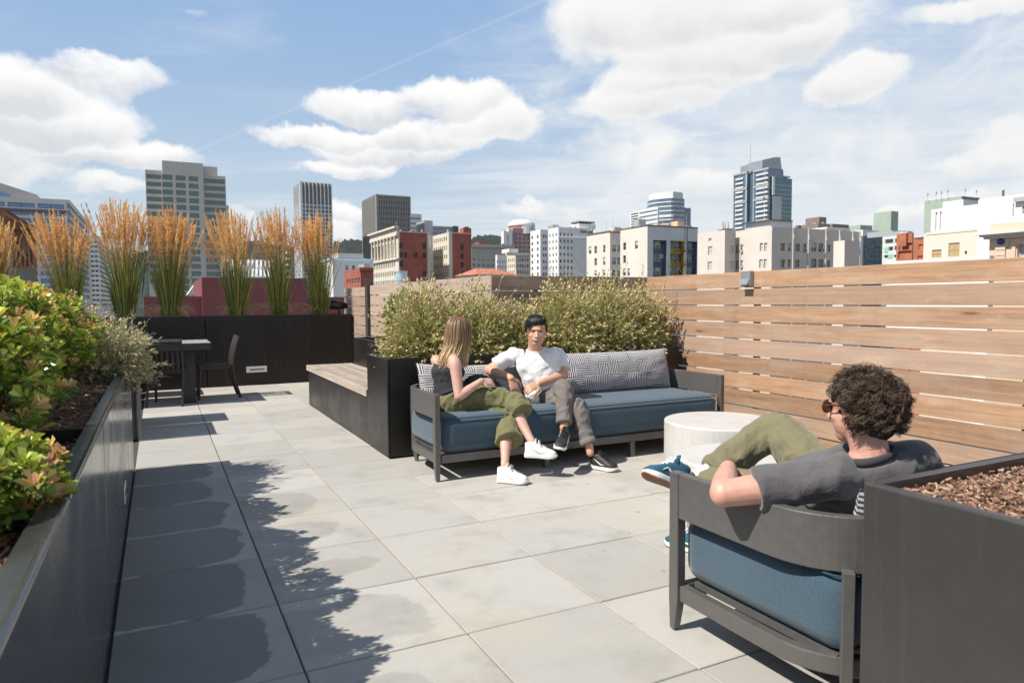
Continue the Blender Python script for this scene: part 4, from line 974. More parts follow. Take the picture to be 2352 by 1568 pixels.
def antenna(label, px, pt, pb, Y, r=.06, m=None, grp='thin rooftop antennas and masts'):
    a = at(px, pt, 1, Y); b = at(px, pb, 1, Y); q = MB(); q.cyl((b.x, Y), r, b.z, a.z, 6, r*.5); q.box(b.x-r*3, b.x+r*3, Y-r*3, Y+r*3, b.z-.2, b.z+.15)
    tag(q.build('antenna', m or M_wf), label, 'antenna', grp)

# ---- city ground and hills
g0 = MB(); N = 24; 
g0.quad((-6000, -1500, ZG-.1), (6000, -1500, ZG-.1), (6000, 9000, ZG-.1), (-6000, 9000, ZG-.1)); struct(g0.build('ground', mat('city_ground', (.10, .10, .095), .9, var=.3, vscale=.02)))
M_hill = mat('forest_hill', (.020, .032, .028), .95, var=.7, vscale=.09, bump=1., bscale=.15)
def hills(name, pts, Y, m, dep=700, jag=.5, trees=True):
    """ridge line given as (px, py); cut into many tree tops"""
    mb = MB(); xs = [p[0] for p in pts]; px0, px1 = xs[0], xs[-1]; n = int((px1-px0)/1.3); row = []
    for i in range(n+1):
        px = px0+(px1-px0)*i/n; py = np.interp(px, xs, [p[1] for p in pts]); a = at(px, py, 1, Y)
        j = abs(noise.noise((px*.35, 1, Y)))*16*jag+random.uniform(0, 9)*jag if trees else 0
        row.append((a.x, a.z+j))
    vs = []; fs = []; K = 14
    for k in range(K+1):
        f = k/K; 
        for x, z in row:
            zz = (z-ZG)*(f**.85)+ZG; vs.append((x, Y-dep*(1-f), zz-((1-f)*6*noise.noise((x*.02, f*9, 2)) if k else 0)+(abs(noise.noise((x*.08, f*30, 5)))*9*jag if 0 < k < K else 0)))
    W_ = len(row)
    for k in range(K):
        for i in range(W_-1): a = k*W_+i; fs.append((a, a+1, a+W_+1, a+W_))
    mb.add(vs, fs); o = mb.build(name, m); struct(o)
hills('hills', [(-900, 640), (200, 600), (300, 588), (345, 578), (420, 560), (520, 566), (560, 560), (590, 557), (660, 572), (740, 575), (770, 560), (800, 556), (840, 556), (900, 575), (960, 590), (1040, 580), (1080, 556), (1095, 546), (1130, 543), (1150, 552), (1240, 590), (1500, 640), (2600, 660)], 1500, M_hill)

CREAM = stucco('cream_stucco', (.66, .60, .53)); CREAM2 = stucco('warm_cream_stucco', (.62, .56, .50)); WHITE = stucco('white_painted_wall', (.70, .685, .66)); TAUPE = stucco('taupe_stucco', (.52, .47, .42))
def ex_brick(t, b, vec, cs):
    n = t.noise(vec, .5, 5, .6); c = b.inputs['Base Color'].default_value[:3]; n2 = t.noise(t.vm('MULTIPLY', vec, (3, 3, 9)), 1.5, 3, .7)
    c2 = t.mix(t.mr(n, .3, .7), c, tuple(q*.75 for q in c)); c2 = t.mix(t.mr(n2, .45, .75, 0, .5), c2, tuple(q*1.3 for q in c)); t.put(b.inputs['Base Color'], c2)
BRICK = mat('red_brick', (.34, .105, .075), .9, extra=ex_brick); BRICK2 = mat('orange_brick', (.42, .15, .08), .9, extra=ex_brick); BRICKB = mat('brown_brick', (.30, .15, .09), .9, extra=ex_brick)
STONE = stucco('buff_stone', (.60, .54, .45)); CONC = stucco('grey_concrete', (.34, .34, .33)); CONCB = stucco('beige_precast', (.50, .47, .43), .04); DARKR = stucco('dark_roof_edge', (.12, .11, .11)); METAL = mat('roof_metal_grey', (.45, .46, .47), .5, .3); GREENS = stucco('green_grey_panels', (.33, .40, .33)); PINK = stucco('pink_granite', (.42, .27, .27))

# 1 blue glass and stone building at the far left
b = Bld('wide stone and blue glass office building at the far left with a stepped roof', (-420, 400), 230, None, 157); b.z1 = b.zS(100, 456)
rows = b.rows('S', 120, 469, 650, 11, .60, 2); cl = b.cols('S', -120, 152, 4, .90); H = b.grid('S', cl, rows); b.y1 = at(205, 500, 0, b.x1).y; HE = b.grid('E', b.cols('E', 160, 203, 2, .9), rows); b.body(stucco('pale_banded_stone', (.56, .53, .50)), H, (), .6, E=HE); b.windows('S', H, 'ribbon', (M_sky, M_wfd, M_blind)); b.windows('E', HE, 'ribbon', (M_sky, M_wfd, M_blind))
b.box(mat('brown_granite', (.16, .11, .10), .5), -420, 158, 458, 464, -.5, .6, 'cornice')
q = [at(-420, 330, 1, 231), at(0, 420, 1, 231), at(84, 447, 1, 231), at(92, 459, 1, 231), at(-420, 459, 1, 231)]
mb = MB(); n = 5; mb.add([(p.x, 231, p.z) for p in q]+[(p.x, 243, p.z) for p in q], [(4, 3, 2, 1, 0), (5, 6, 7, 8, 9)]+[(i, (i+1) % n, n+(i+1) % n, n+i) for i in range(n)]); mb.build('sloped_roof', CONCB, b.t)
q = [at(-420, 345, 1, 230.7), at(-2, 437, 1, 230.7), at(20, 446, 1, 230.7), at(28, 474, 1, 230.7), at(-420, 474, 1, 230.7)]
mb = MB(); mb.add([(p.x, 230.7, p.z) for p in q]+[(p.x, 230.95, p.z) for p in q], [(4, 3, 2, 1, 0)]+[(i, (i+1) % n, n+(i+1) % n, n+i) for i in range(n)]); mb.build('curtain_wall', M_sky, b.t)
# 0 brown brick
b = Bld('brown brick building with tall arched bays at the far left', (24, 517), 120, -60, 80); b.z1 = b.zS(24, 520)
H = b.grid('S', b.cols('S', 30, 75, 5, .5), [(b.zS(50, 612), b.zS(50, 545))]); H2 = b.grid('S', b.cols('S', 40, 78, 2, .8), [(b.zS(50, 645), b.zS(50, 618))])
b.body(BRICKB, H+H2, (), .5); b.windows('S', H, 'sash', (mat('bronze_glass', (.07, .045, .03), .3), M_wfd, M_blind)); b.windows('S', H2, 'ribbon', (M_glassg, M_wf, M_blind)); b.box(BRICKB, 20, 82, 514, 522, -.6, 1., 'cornice')
# 3 white ribbed mid-rise
b = Bld('white mid-rise with dark horizontal ribbon windows behind the grasses', (207, 541), 420, None, 227, ex=276); rows = b.rows('S', 215, 553, 680, 12, .40, 2)
S = b.grid('S', b.cols('S', 209, 225, 2, .80), rows); W = b.grid('E', b.cols('E', 229, 274, 2, .96), rows); b.body(WHITE, S, (), .5, E=W); b.windows('E', W, 'ribbon', (M_glass, M_wf, M_blind)); b.windows('S', S, 'ribbon', (M_glass, M_wf, M_blind))
b.box(METAL, 236, 262, 536, 545, 4, 8, 'penthouse')
# 2 beige tower with green ribbon windows
b = Bld('tall beige office tower with green ribbon windows and a stepped top', (371.8, 368.4), 350, None, 465.5, depth=30)
GR = (M_glassg, M_wfd, M_blind)
rows = b.rows('S', 371, 400.5, 650, 15, .66, 2); H = b.grid('S', b.cols('S', 380, 461, 3, .74), rows[:-0 or None]); b.body(CONCB, H, (), .6); b.windows('S', H, 'ribbon', GR)
for (pl, pr, pt, ra, nr, dd, lb) in ((333.2, 371.6, 389.6, 399.5, 15, 3., 'left'), (465.7, 517.8, 402, 410, 15, 3., 'right')):
    y = 350+dd; a = at(pl, pt, 1, y); c = at(pr, pt, 1, y); za = at(pl, ra, 1, y).z; zb = at(pl, 650, 1, y).z; hh = [(a.x+.4, c.x-.4, e0, e1) for e0, e1 in ev(zb, za, nr, .58)]
    block(b.t, CONCB, a.x, c.x, y, y+26, ZG, a.z, hh, (), .22, .4); b.windows('S', hh, 'ribbon', GR, c=y)
b.box(CONCB, 465.7, 499, 381.4, 402, 8, 14); b.box(CONCB, 517.9, 525, 471.6, None, 5, 20)
# 4 white pier tower
def rib_tower(label, corner, Y, lx, rx, nS, nW, nz, m, glass, rw=.3, proud=.8, zt=None, spand=.35, top_px=None, head=0):
    b = Bld(label, corner, Y, lx, rx); q = MB(); q.box(b.x0, b.x1, b.y0, b.y1, ZG, b.z1-.6); q.build('glazing', glass, b.t)
    pr = MB(); p = proud; zt = b.z1
    for (a, c, n, f) in ((b.x0, b.x1, nS, 'S'), (b.y0, b.y1, nW, 'W')):
        st = (c-a)/n
        for k in range(n+1):
            u = a+st*k; w_ = st*rw/2; u = min(max(u, a+w_), c-w_)
            if f == 'S': pr.box(u-w_, u+w_, b.y0-p, b.y0+.0, ZG, zt)
            else: pr.box(b.x0-p, b.x0, u-w_, u+w_, ZG, zt-.02)
    pr.box(b.x0-p, b.x0, b.y0-p, b.y0, ZG, zt+.02)
    pr.build('pier', m, b.t, kind='stuff')
    sp = MB(); hz = (b.z1-ZG)/nz
    for k in range(nz):
        z = ZG+hz*k
        if z > b.z1-head: continue
        sp.box(b.x0, b.x1, b.y0-p*.35, b.y0-.001, z, z+hz*spand); sp.box(b.x0-p*.35, b.x0-.001, b.y0, b.y1, z, z+hz*spand)
    sp.build('spandrel', mat('spandrel_'+m.name, tuple(x*.75 for x in m.node_tree.nodes['Principled BSDF'].inputs['Base Color'].default_value[:3]), .7), b.t, kind='stuff')
    r = MB(); r.box(b.x0, b.x1, b.y0, b.y1, b.z1-.6, b.z1-.1); r.build('roof', m, b.t); return b
rib_tower('dark tower with white vertical piers behind the rightmost grasses', (691, 416.5), 480, 675.5, 761.5, 8, 7, 40, stucco('white_marble_piers', (.72, .72, .72)), M_glass, .24, .9, spand=.42, head=14)
rib_tower('grey tower with a fine grid of concrete ribs', (865.2, 446), 470, 832.3, 942.2, 20, 16, 26, stucco('grey_tower_concrete', (.34, .33, .30)), mat('bronze_dark_glass', (.06, .055, .05), .25), .40, .7, spand=.30)
# 6, 7
b = Bld('small white tower with blue window bands right of the grey tower', (944, 490.8), 560, None, 968.3); rows = b.rows('S', 950, 500, 560, 6, .35, 3); H = b.grid('S', b.cols('S', 945, 966, 1, 1), rows); b.body(WHITE, H, (), .3); b.windows('S', H, 'ribbon', (M_glassb, M_wf, M_blind))
b = Bld('grey green glass office block with a slanted end', (994, 518.6), 480, None, 1050); rows = b.rows('S', 1000, 521, 560, 4, .86, 4); H = b.grid('S', b.cols('S', 995, 1048, 10, .88), rows); b.body(METAL, H, (), .3); b.windows('S', H, 'plain', (mat('grey_green_glass', (.16, .21, .22), .15, .3), M_wf, M_blind))
b.box(METAL, 975, 993.8, 506, None, 0, 18); b.box(DARKR, 1040, 1053, 519, 535, -1.2, 1.0, 'end_panel')
# white low building left of brick
b = Bld('white low building with a pale blue roof edge left of the brick blocks', (764, 598), 170, 745, 858); rows = b.rows('S', 800, 609, 645, 2, .45, 2); H = b.grid('S', b.cols('S', 793, 815, 2, .42), rows); b.body(WHITE, H, (), .4); b.windows('S', H)
b.box(mat('pale_blue_trim', (.38, .58, .68), .6), 757, 858, 592.5, 597.5, 2, 12, 'roof_trim'); b.box(stucco('pale_pink_wall', (.55, .42, .38)), 776, 835, 581, 592, 5, 8, 'penthouse')
# red low brick
b = Bld('small dark red brick building with corniced roof', (828, 616), 120, 790, 857); rows = b.rows('S', 832, 636, 655, 1, 1); H = [(c, d, b.zS(835, 648), b.zS(835, 636)) for c, d in b.cols('S', 837, 854, 3, .6)]; Wd = [(c, d, b.zW(800, 652), b.zW(800, 641)) for c, d in b.cols('W', 826, 796, 5, .6)]
b.body(BRICK, H, Wd, .4); b.windows('S', H); b.windows('W', Wd); b.box(BRICK, 826, 858, 614, 621, -.5, 1., 'cornice'); b.box(METAL, 836, 850, 606, 615, 3, 4, 'penthouse')
# silver tank
a = at(921, 625, 1, 60); r_ = (at(935, 625, 1, 60).x-at(907.5, 625, 1, 60).x)/2; q = MB(); q.cyl((a.x, 60), r_, -3, a.z, 28); q.cyl((a.x, 60), r_+.04, a.z, a.z+.08, 28); q.cyl((a.x, 60), r_+.03, a.z-.75, a.z-.68, 28); tag(q.build('water_tank', mat('pale_steel_tank', (.52, .62, .66), .4, .3), smooth=False), 'pale grey blue metal water tank in front of the brick building', 'tank')
# 8 classical + brick
def colonnade(b, pa, pb, n, zt, zb, m):
    for c0, c1 in b.cols('W', pa, pb, n, .30):
        q = MB(); q.lathe((b.x0-.35, (c0+c1)/2, 0), [(.62, zb), (.5, zb+.4), (.46, zb+1), (.42, zt-.8), (.6, zt-.3), (.65, zt)], 10); q.build('column', m, b.t, smooth=True)
b = Bld('buff stone building with rooftop colonnade and plain red brick side wall', (914.5, 531), 245, 853, 986.8)
WS = []; 
def rect(b, l, t_, r, bt): return (at(l, t_, 1, b.Y).x, at(r, t_, 1, b.Y).x, at(l, bt, 1, b.Y).z, at(l, t_, 1, b.Y).z)
for (l, t_, r, bt) in ((582, 532, 608, 575), (763, 535, 790, 580), (583, 603, 609, 645), (618, 605, 644, 648), (698, 607, 724, 650), (763, 607, 790, 650), (583, 673, 610, 718), (765, 748, 792, 792), (583, 748, 610, 792)):
    WS.append(rect(b, 746.5+l/3.413, 402+t_/3.413, 746.5+r/3.413, 402+bt/3.413))
cw = b.cols('W', 909, 857, 7, .62); WW = [(c, d, b.zW(900, 590), b.zW(900, 558)) for c, d in cw]; cw2 = b.cols('W', 907, 859, 12, .5)
for (t_, bt) in ((602, 614), (623, 634), (643, 654)): WW += [(c, d, b.zW(900, bt), b.zW(900, t_)) for c, d in cw2]
b.body(STONE, (), WW, .6, .5); b.windows('W', WW, 'double', dp=.5)
q = MB(); wallface(q, 'S', b.Y-.12, at(918.5, 560, 1, b.Y).x, at(981, 560, 1, b.Y).x, ZG, b.z1-.3, WS, .12); q.build('brick_wall', BRICK, b.t); b.windows('S', WS, 'double', (M_dark, M_wfd, M_dark), dp=.12, c=b.Y-.12)
zc = b.zW(900, 545); colonnade(b, 911, 856, 8, zc, b.zW(900, 592), STONE)
for (z0_, z1_, pr) in ((zc, zc+.9, .9), (zc+.9, zc+2.6, .7), (zc+2.6, zc+3.3, 1.7), (b.zW(900, 598), b.zW(900, 595), .7)):
    q = MB(); q.box(b.x0-pr, b.x0-.002, b.y0-pr*.5, b.y1, z0_, z1_); q.build('cornice', STONE, b.t)
b = Bld('second buff stone wing with brick end wall and chimney', (1030.7, 533.5), 250, 994, 1082)
rw = b.rows('W', 1020, 545, 655, 6, .45, 1); cw = b.cols('W', 1027, 997, 7, .5); WW = b.grid('W', cw, rw); b.body(STONE, (), WW, .6, .3); b.windows('W', WW, 'sash', dp=.3)
WS = [rect(b, 746.5+l/3.413, 402+t_/3.413, 746.5+r/3.413, 402+bt/3.413) for l, t_, r, bt in ((1061, 545, 1087, 588), (1061, 615, 1087, 658), (1061, 683, 1087, 726), (1061, 752, 1087, 795))]
q = MB(); wallface(q, 'S', b.Y-.12, at(1039, 560, 1, b.Y).x, b.x1+.02, ZG, b.z1-.3, WS, .12); q.build('brick_wall', BRICK, b.t); b.windows('S', WS, 'double', (M_dark, M_wfd, M_dark), dp=.12, c=b.Y-.12)
b.box(BRICK, 1064.5, 1082.5, 523, 545, .4, 4, 'chimney'); b.box(DARKR, 1069, 1077, 520.5, 523, 1, 2, 'chimney_cap'); b.box(STONE, 987.5, 994, 540, None, 6, 12)
for f_ in (554, 592): b.box(STONE, 992, 1031, f_, f_+3, -.3, .6, 'cornice') if False else None
# 9 grey beige
b = Bld('grey beige block with dark recessed panels behind the brick chimney', (1083, 563), 300, None, 1180); rows = b.rows('S', 1090, 592, 655, 5, .4, 2); H = b.grid('S', b.cols('S', 1086, 1176, 9, .5), rows); b.body(stucco('grey_beige_stone', (.44, .41, .36)), H, (), .5); b.windows('S', H); b.box(stucco('grey_beige_stone', (.44, .41, .36)), 1080, 1182, 560, 567, -1, 1, 'cornice'); b.box(BRICK, 1100, 1130, 556, 562, 6, 6, 'penthouse')
# 10 domed building
b = Bld('pink and white stepped building crowned by a pale dome', (1178, 523.6), 430, 1152, 1230, depth=24); rw = b.rows('S', 1180, 535, 570, 4, .5, 6); H = b.grid('S', b.cols('S', 1182, 1226, 5, .55), rw); HW = b.grid('W', b.cols('W', 1176, 1154, 3, .55), rw); b.body(PINK, H, HW, .4); b.windows('S', H, 'plain', (M_glass, M_wf, M_blind)); b.windows('W', HW, 'plain', (M_glass, M_wf, M_blind))
for (l, r, t_) in ((1157, 1166, 530), (1168, 1177, 526)): b.box(WHITE, l, r, t_, None, -1, 4)
yb = b.Y+10; a = at(1198, 518, 1, yb); rr = (at(1225.5, 518, 1, yb).x-at(1170.5, 518, 1, yb).x)/2; h1 = at(1198, 518, 1, yb).z; h2 = at(1198, 504, 1, yb).z; hb = at(1198, 527, 1, yb).z
q = MB(); q.cyl((a.x, yb), rr*.95, hb-3, h1-1, 32); q.build('drum', stucco('dusty_red_drum', (.45, .18, .17)), b.t, smooth=False); q = MB(); q.lathe((a.x, yb, 0), [(rr*1.0, h1-1)]+[(rr*math.cos(u), h1+(h2-h1)*math.sin(u)) for u in [math.pi/2*k/7 for k in range(7)]]+[(.1, h2)], 32); q.build('dome', stucco('pale_dome', (.66, .66, .58)), b.t, smooth=True)
q = MB(); q.cyl((at(1212, 520, 1, yb-8).x, yb-8), 5, hb-4, h1-1.5, 20); q.build('drum', METAL, b.t)
# 11 small cream pair
b = Bld('small cream corner building with paired windows', (1142, 590), 215, 1138, 1164); b.z1 = b.zS(1150, 585.5); H = b.grid('S', b.cols('S', 1141, 1162, 4, .42), b.rows('S', 1150, 598, 628, 3, .5, 1)); b.body(WHITE, H, (), .4); b.windows('S', H)
b = Bld('cream classical building with dark fire escape and cornice', (1185, 582), 225, 1164, 1216.8); r3 = b.rows('S', 1190, 593, 628, 3, .5, 1); H = b.grid('S', b.cols('S', 1188, 1214, 5, .6), r3); HW = b.grid('W', b.cols('W', 1182, 1167, 4, .45), r3); b.body(STONE, H, HW, .3); b.windows('S', H); b.windows('W', HW); b.box(STONE, 1164, 1219, 579, 586, -1.0, 1.2, 'cornice'); b.box(WHITE, 1169, 1190, 571, 580, 5, 6, 'penthouse')
a = at(1094, 630, 1, 160); c = at(1140, 630, 1, 160); z2 = at(1110, 616, 1, 166).z; q = MB(); q.add([(a.x, 160, a.z), (c.x+6, 160, a.z), (c.x+6, 175, a.z), (a.x, 175, a.z), (a.x+3, 167, z2), (c.x+3, 167, z2)], [(0, 1, 5, 4), (1, 2, 5), (2, 3, 4, 5), (3, 0, 4), (3, 2, 1, 0)])
RT = thing('low_building', 'low building with a red tiled hip roof just above the fence', 'building', (a.x+6, 167, ZG)); q.build('roof', mat('red_roof_tiles', (.42, .16, .10), .8, var=.3, vscale=1), RT); q = MB(); q.box(a.x+.5, c.x+5.5, 160.5, 174.5, ZG, a.z); q.build('wall', STONE, RT)
# 12 white building with name
b = Bld('tall white building with painted lettering near its roof', (1282.7, 521.5), 340, 1259.5, 1362, depth=20)
r7 = b.rows('S', 1290, 535, 633, 7, .44, 3); H = b.grid('S', b.cols('S', 1286, 1315, 4, .42), r7); HW = b.grid('W', b.cols('W', 1279, 1262, 3, .34), r7); b.body(WHITE, H, HW, .6); b.windows('S', H, 'plain', (M_glass, M_wf, M_blind)); b.windows('W', HW, 'plain', (M_glass, M_wf, M_blind))
b.box(WHITE, 1281.7, 1363, 544, 545.5, -.5, .48, 'ledge')
b.box(WHITE, 1330, 1368, 513.5, 524, 6, 10, 'penthouse'); b.box(DARKR, 1330, 1366, 507.5, 511, 8, 9, 'penthouse'); b.box(METAL, 1270, 1284, 516, 523, 6, 6, 'penthouse')
ta = at(1332.8, 534.6, 1, 339.8); tb = at(1363.3, 534.6, 1, 339.8)
fc = bpy.data.curves.new('lettering', 'FONT'); fc.body = 'YEON BLDG.'; fc.extrude = .05; fc.space_character = 1.05; fo = bpy.data.objects.new('lettering', fc); COL.objects.link(fo); fc.size = 3.0; fc.offset = .075
bpy.context.view_layer.update(); dg = bpy.context.evaluated_depsgraph_get(); tm = bpy.data.meshes.new_from_object(fo.evaluated_get(dg)); wd = max(v.co.x for v in tm.vertices); sc_ = (tb.x-ta.x)/wd
M_ink = mat('dark_paint', (.06, .06, .07), .7)
for v in tm.vertices: x, y, z = v.co; v.co = (x*sc_+ta.x-ORG[b.t.name].x, 339.8-z-ORG[b.t.name].y, y*sc_*1.3+ta.z-ORG[b.t.name].z)
bpy.data.objects.remove(fo); tm.materials.clear(); tm.materials.append(M_ink); tm.name = 'lettering'; lo = bpy.data.objects.new('lettering', tm); COL.objects.link(lo); lo.parent = b.t
b = Bld('narrower white wing with arched top windows left of the lettered building', (1241, 527), 318, 1218, 1259, depth=10); r7 = b.rows('S', 1250, 539, 633, 7, .5, 3); H = b.grid('S', b.cols('S', 1247, 1256, 2, .75), r7); HW = b.grid('W', b.cols('W', 1237, 1221, 2, .28), r7); b.body(WHITE, H, HW, .5); b.windows('S', H, 'sash', (M_glass, M_wf, M_blind)); b.windows('W', HW, 'plain', (M_glass, M_wf, M_blind))
# 13 cream left part / 14 cream with colored bays
def cxy(x, y): return 1320.7+x/4.096, 315.8+y/4.096
b = Bld('small cream wing with double windows left of the yellow and blue bays', (cxy(330, 888)), 140, 1347.5, 1424.5, depth=12)
HW = [(min(p), max(p), z0_, z1_) for l, r, t_, bt in ((128, 155, 1028, 1097), (182, 206, 1022, 1092), (264, 285, 1012, 1083), (182, 206, 1137, 1205), (264, 285, 1128, 1200), (182, 206, 1252, 1300), (264, 285, 1245, 1300)) for p in [(at(cxy(l, 0)[0], 600, 0, b.x0).y, at(cxy(r, 0)[0], 600, 0, b.x0).y)] for z0_, z1_ in [(b.zW(*cxy(l, bt)), b.zW(*cxy(l, t_)))]]
H = [rect(b, *cxy(l, t_), *cxy(r, bt)) for l, t_, r, bt in ((350, 1010, 387, 1075), (399, 1010, 424, 1075), (350, 1128, 387, 1195), (399, 1128, 424, 1195), (350, 1245, 387, 1305), (399, 1245, 424, 1305))]
b.body(CREAM, H, HW, .5); b.windows('S', H, 'double', (M_glass, M_wf, M_blind)); b.windows('W', HW, 'sash'); b.box(DARKR, 1400.5, 1425.5, 531.8, 533.6, -.15, .4, 'roof_edge'); q = MB(); q.box(b.x0-.15, b.x0+.2, b.y0-.1, b.y1, b.z1, b.z1+.3); q.build('roof_edge', DARKR, b.t)
b = Bld('cream building with deep bays painted yellow and blue grey', cxy(683, 832), 165, 1425, 1603, depth=25); BAY = mat('blue_grey_bay', (.10, .13, .17), .7); YEL = mat('ochre_yellow_bay', (.50, .34, .05), .7)
HW = [(min(p), max(p), z0_, z1_) for l, r, t_, bt in ((455, 480, 990, 1060), (565, 592, 975, 1047), (455, 480, 1110, 1182), (455, 480, 1232, 1300), (495, 517, 1232, 1300)) for p in [(at(cxy(l, 0)[0], 600, 0, b.x0).y, at(cxy(r, 0)[0], 600, 0, b.x0).y)] for z0_, z1_ in [(b.zW(*cxy(l, bt)), b.zW(*cxy(l, t_)))]]
bays = [((735, 963, 862, 1420), BAY), ((898, 968, 1030, 1420), YEL), ((1058, 975, 1150, 1420), BAY)]
H = [rect(b, *cxy(*r[:2]), *cxy(*r[2:])) for r, _ in bays]; b.body(stucco('pale_grey_stucco', (.60, .60, .60)), H, HW, .6, 1.2); b.windows('W', HW, 'sash', dp=.25)
q = MB(); q.add([], []); wallface(q, 'W', b.x0-.03, b.y0, b.y1, ZG, b.z1-.01, HW, .25); q.build('wall', CREAM, b.t)
for (r, m_), h in zip(bays, H):
    q = MB(); q.quad((h[0], b.Y+1.19, h[2]), (h[1], b.Y+1.19, h[2]), (h[1], b.Y+1.19, h[3]), (h[0], b.Y+1.19, h[3])); q.box(h[1]-.02, h[1]-.17 if m_ is YEL else h[1]-.04, b.Y+.02, b.Y+1.18, h[2], h[3]); q.box(h[0]+.02, h[1]-.2, b.Y+.02, b.Y+1.18, h[3]-.15, h[3]-.01); q.build('bay', m_, b.t)
    ww = []
    for (t_, bt) in ((975, 1045), (1095, 1168), (1222, 1290)):
        z1_, z0_ = at(*cxy(r[0], t_), 1, b.Y+1.1).z, at(*cxy(r[0], bt), 1, b.Y+1.1).z; W3 = (h[1]-h[0])*.9/3
        ww += [(h[0]+(h[1]-h[0])*.03+k*(W3+.05), h[0]+(h[1]-h[0])*.03+k*(W3+.05)+W3, z0_, z1_) for k in range(3)]
    b.windows('S', ww, 'sash', (M_glass, M_wf, M_blind), c=b.Y+.95)
q = MB(); q.box(b.x0-.05, b.x1, b.y0-.15, b.y0+.3, b.z1, b.z1+.35); q.box(b.x0-.15, b.x0+.3, b.y0-.1, b.y1, b.z1, b.z1+.36); q.build('roof_edge', DARKR, b.t)
# fire escape
fe = thing('fire_escape', 'black metal fire escape in front of the yellow bay', 'stairs', (at(*cxy(1040, 1000), 1, b.Y-1).x, b.Y-.7, 0)); M_fe = mat('black_iron', (.02, .02, .02), .6)
for k, (t_) in enumerate((1060, 1190)):
    a = at(*cxy(930, t_), 1, b.Y-1.2); c = at(*cxy(1055, t_), 1, b.Y-1.2); q = MB(); q.box(a.x, c.x, b.Y-1.3, b.Y-.2, a.z-.1, a.z); q.build('landing', M_fe, fe); q = MB()
    for z in (.4, .8, 1.1): q.bar((a.x, b.Y-1.3, a.z+z), (c.x, b.Y-1.3, a.z+z), .05, .05)
    for i in range(6): x = a.x+(c.x-a.x)*i/5; q.bar((x, b.Y-1.3, a.z), (x, b.Y-1.3, a.z+1.1), .05, .05)
    q.build('railing', M_fe, fe); q = MB(); q.bar((a.x+.3, b.Y-1.0, a.z-3.4), (c.x-.5, b.Y-1.0, a.z), .1, .25); q.build('stair', M_fe, fe)
a = at(*cxy(1057, 850), 1, b.Y-.3); c = at(*cxy(1057, 1290), 1, b.Y-.3); q = MB(); q.bar((a.x, b.Y-.3, a.z), (a.x, b.Y-.3, c.z), .12, .12); q.bar((a.x-.9, b.Y-.3, a.z+.2), (a.x-.9, b.Y-.3, a.z-5), .06, .06); q.build('ladder', M_fe, fe)
b2 = b
# 15 taupe building
b = Bld('long taupe apartment block with window air conditioners', cxy(1855, 838), 118, 1689.3, 1976, depth=30); 
wl_ = [(1517, 1547, 1012, 1090), (1557, 1583, 1010, 1088), (1738, 1768, 995, 1070), (1780, 1808, 993, 1068), (1517, 1547, 1160, 1235), (1557, 1583, 1158, 1233), (1735, 1765, 1148, 1228), (1777, 1806, 1146, 1226)]
HW = [(min(p), max(p), z0_, z1_) for l, r, t_, bt in wl_ for p in [(at(cxy(l, 0)[0], 600, 0, b.x0).y, at(cxy(r, 0)[0], 600, 0, b.x0).y)] for z0_, z1_ in [(b.zW(*cxy(l, bt)), b.zW(*cxy(l, t_)))]]
def dxy(x, y): return 1780+x/4.1125, 373.2+y/4.1125
H = [rect(b, *cxy(l, t_), *cxy(r, bt)) for l, t_, r, bt in ((1935, 993, 1977, 1068), (2003, 995, 2032, 1070), (1937, 1145, 1977, 1225), (2003, 1147, 2030, 1222))]
H += [rect(b, *dxy(l, t_), *dxy(r, bt)) for l, t_, r, bt in ((192, 765, 235, 840), (268, 765, 298, 845), (343, 757, 392, 840), (413, 762, 458, 842), (190, 917, 232, 990), (343, 908, 392, 992), (413, 912, 458, 992), (498, 775, 523, 845), (495, 925, 520, 1000))]
b.body(TAUPE, H, HW, .45, .25); b.windows('S', H, 'double', (M_glass, M_wf, M_blind), dp=.25); b.windows('W', HW, 'sash', (M_blind, M_wf, M_blind), dp=.25)
q = MB(); wallface(q, 'W', b.x0-.03, b.y0, b.y1, ZG, b.z1-.01, HW, .25); q.build('wall', CREAM2, b.t)
for px_ in (172, 317, 482, 612, 735, 805):
    a = at(*dxy(px_, 620), 1, b.Y); q = MB(); q.box(a.x-.14, a.x+.14, b.Y-.18, b.Y-.002, ZG, b.z1+.1); q.box(a.x-.2, a.x+.35, b.Y-.35, b.Y-.185, b.z1-2.6, b.z1-1.5); q.build('pilaster', CREAM2, b.t)
for (l, t_) in ((1570, 1075), (1570, 1218)):
    y_ = at(cxy(l, 0)[0], 600, 0, b.x0).y; z_ = b.zW(*cxy(l, t_)); q = MB(); q.box(b.x0-.45, b.x0-.05, y_-.35, y_+.35, z_-.25, z_+.3); q.build('air_conditioner', M_wf, b.t, bevel=.03)
for (l, t_) in ((278, 832), (445, 830)):
    a = at(*dxy(l, t_), 1, b.Y); q = MB(); q.box(a.x-.35, a.x+.35, b.Y-.45, b.Y-.05, a.z-.25, a.z+.3); q.build('air_conditioner', M_wfd, b.t, bevel=.03)
b.box(stucco('pale_blue_grey', (.46, .48, .50)), 1771, 1820, 505, 523, 4, 8, 'penthouse'); b.box(DARKR, 1768, 1822, 503.2, 505.2, 3.5, 9, 'roof_edge')
q = Bld('pale blue grey rooftop house on top of the taupe block', cxy(1845, 768), 126, 1718.7, 1771.2, depth=8, base=6); q.body(stucco('pale_blue_grey', (.46, .48, .50)), (), (), .1)
b = Bld('taupe wing with a few windows left of the downpipe', cxy(1412, 870), 128, 1602.7, 1690, depth=20)
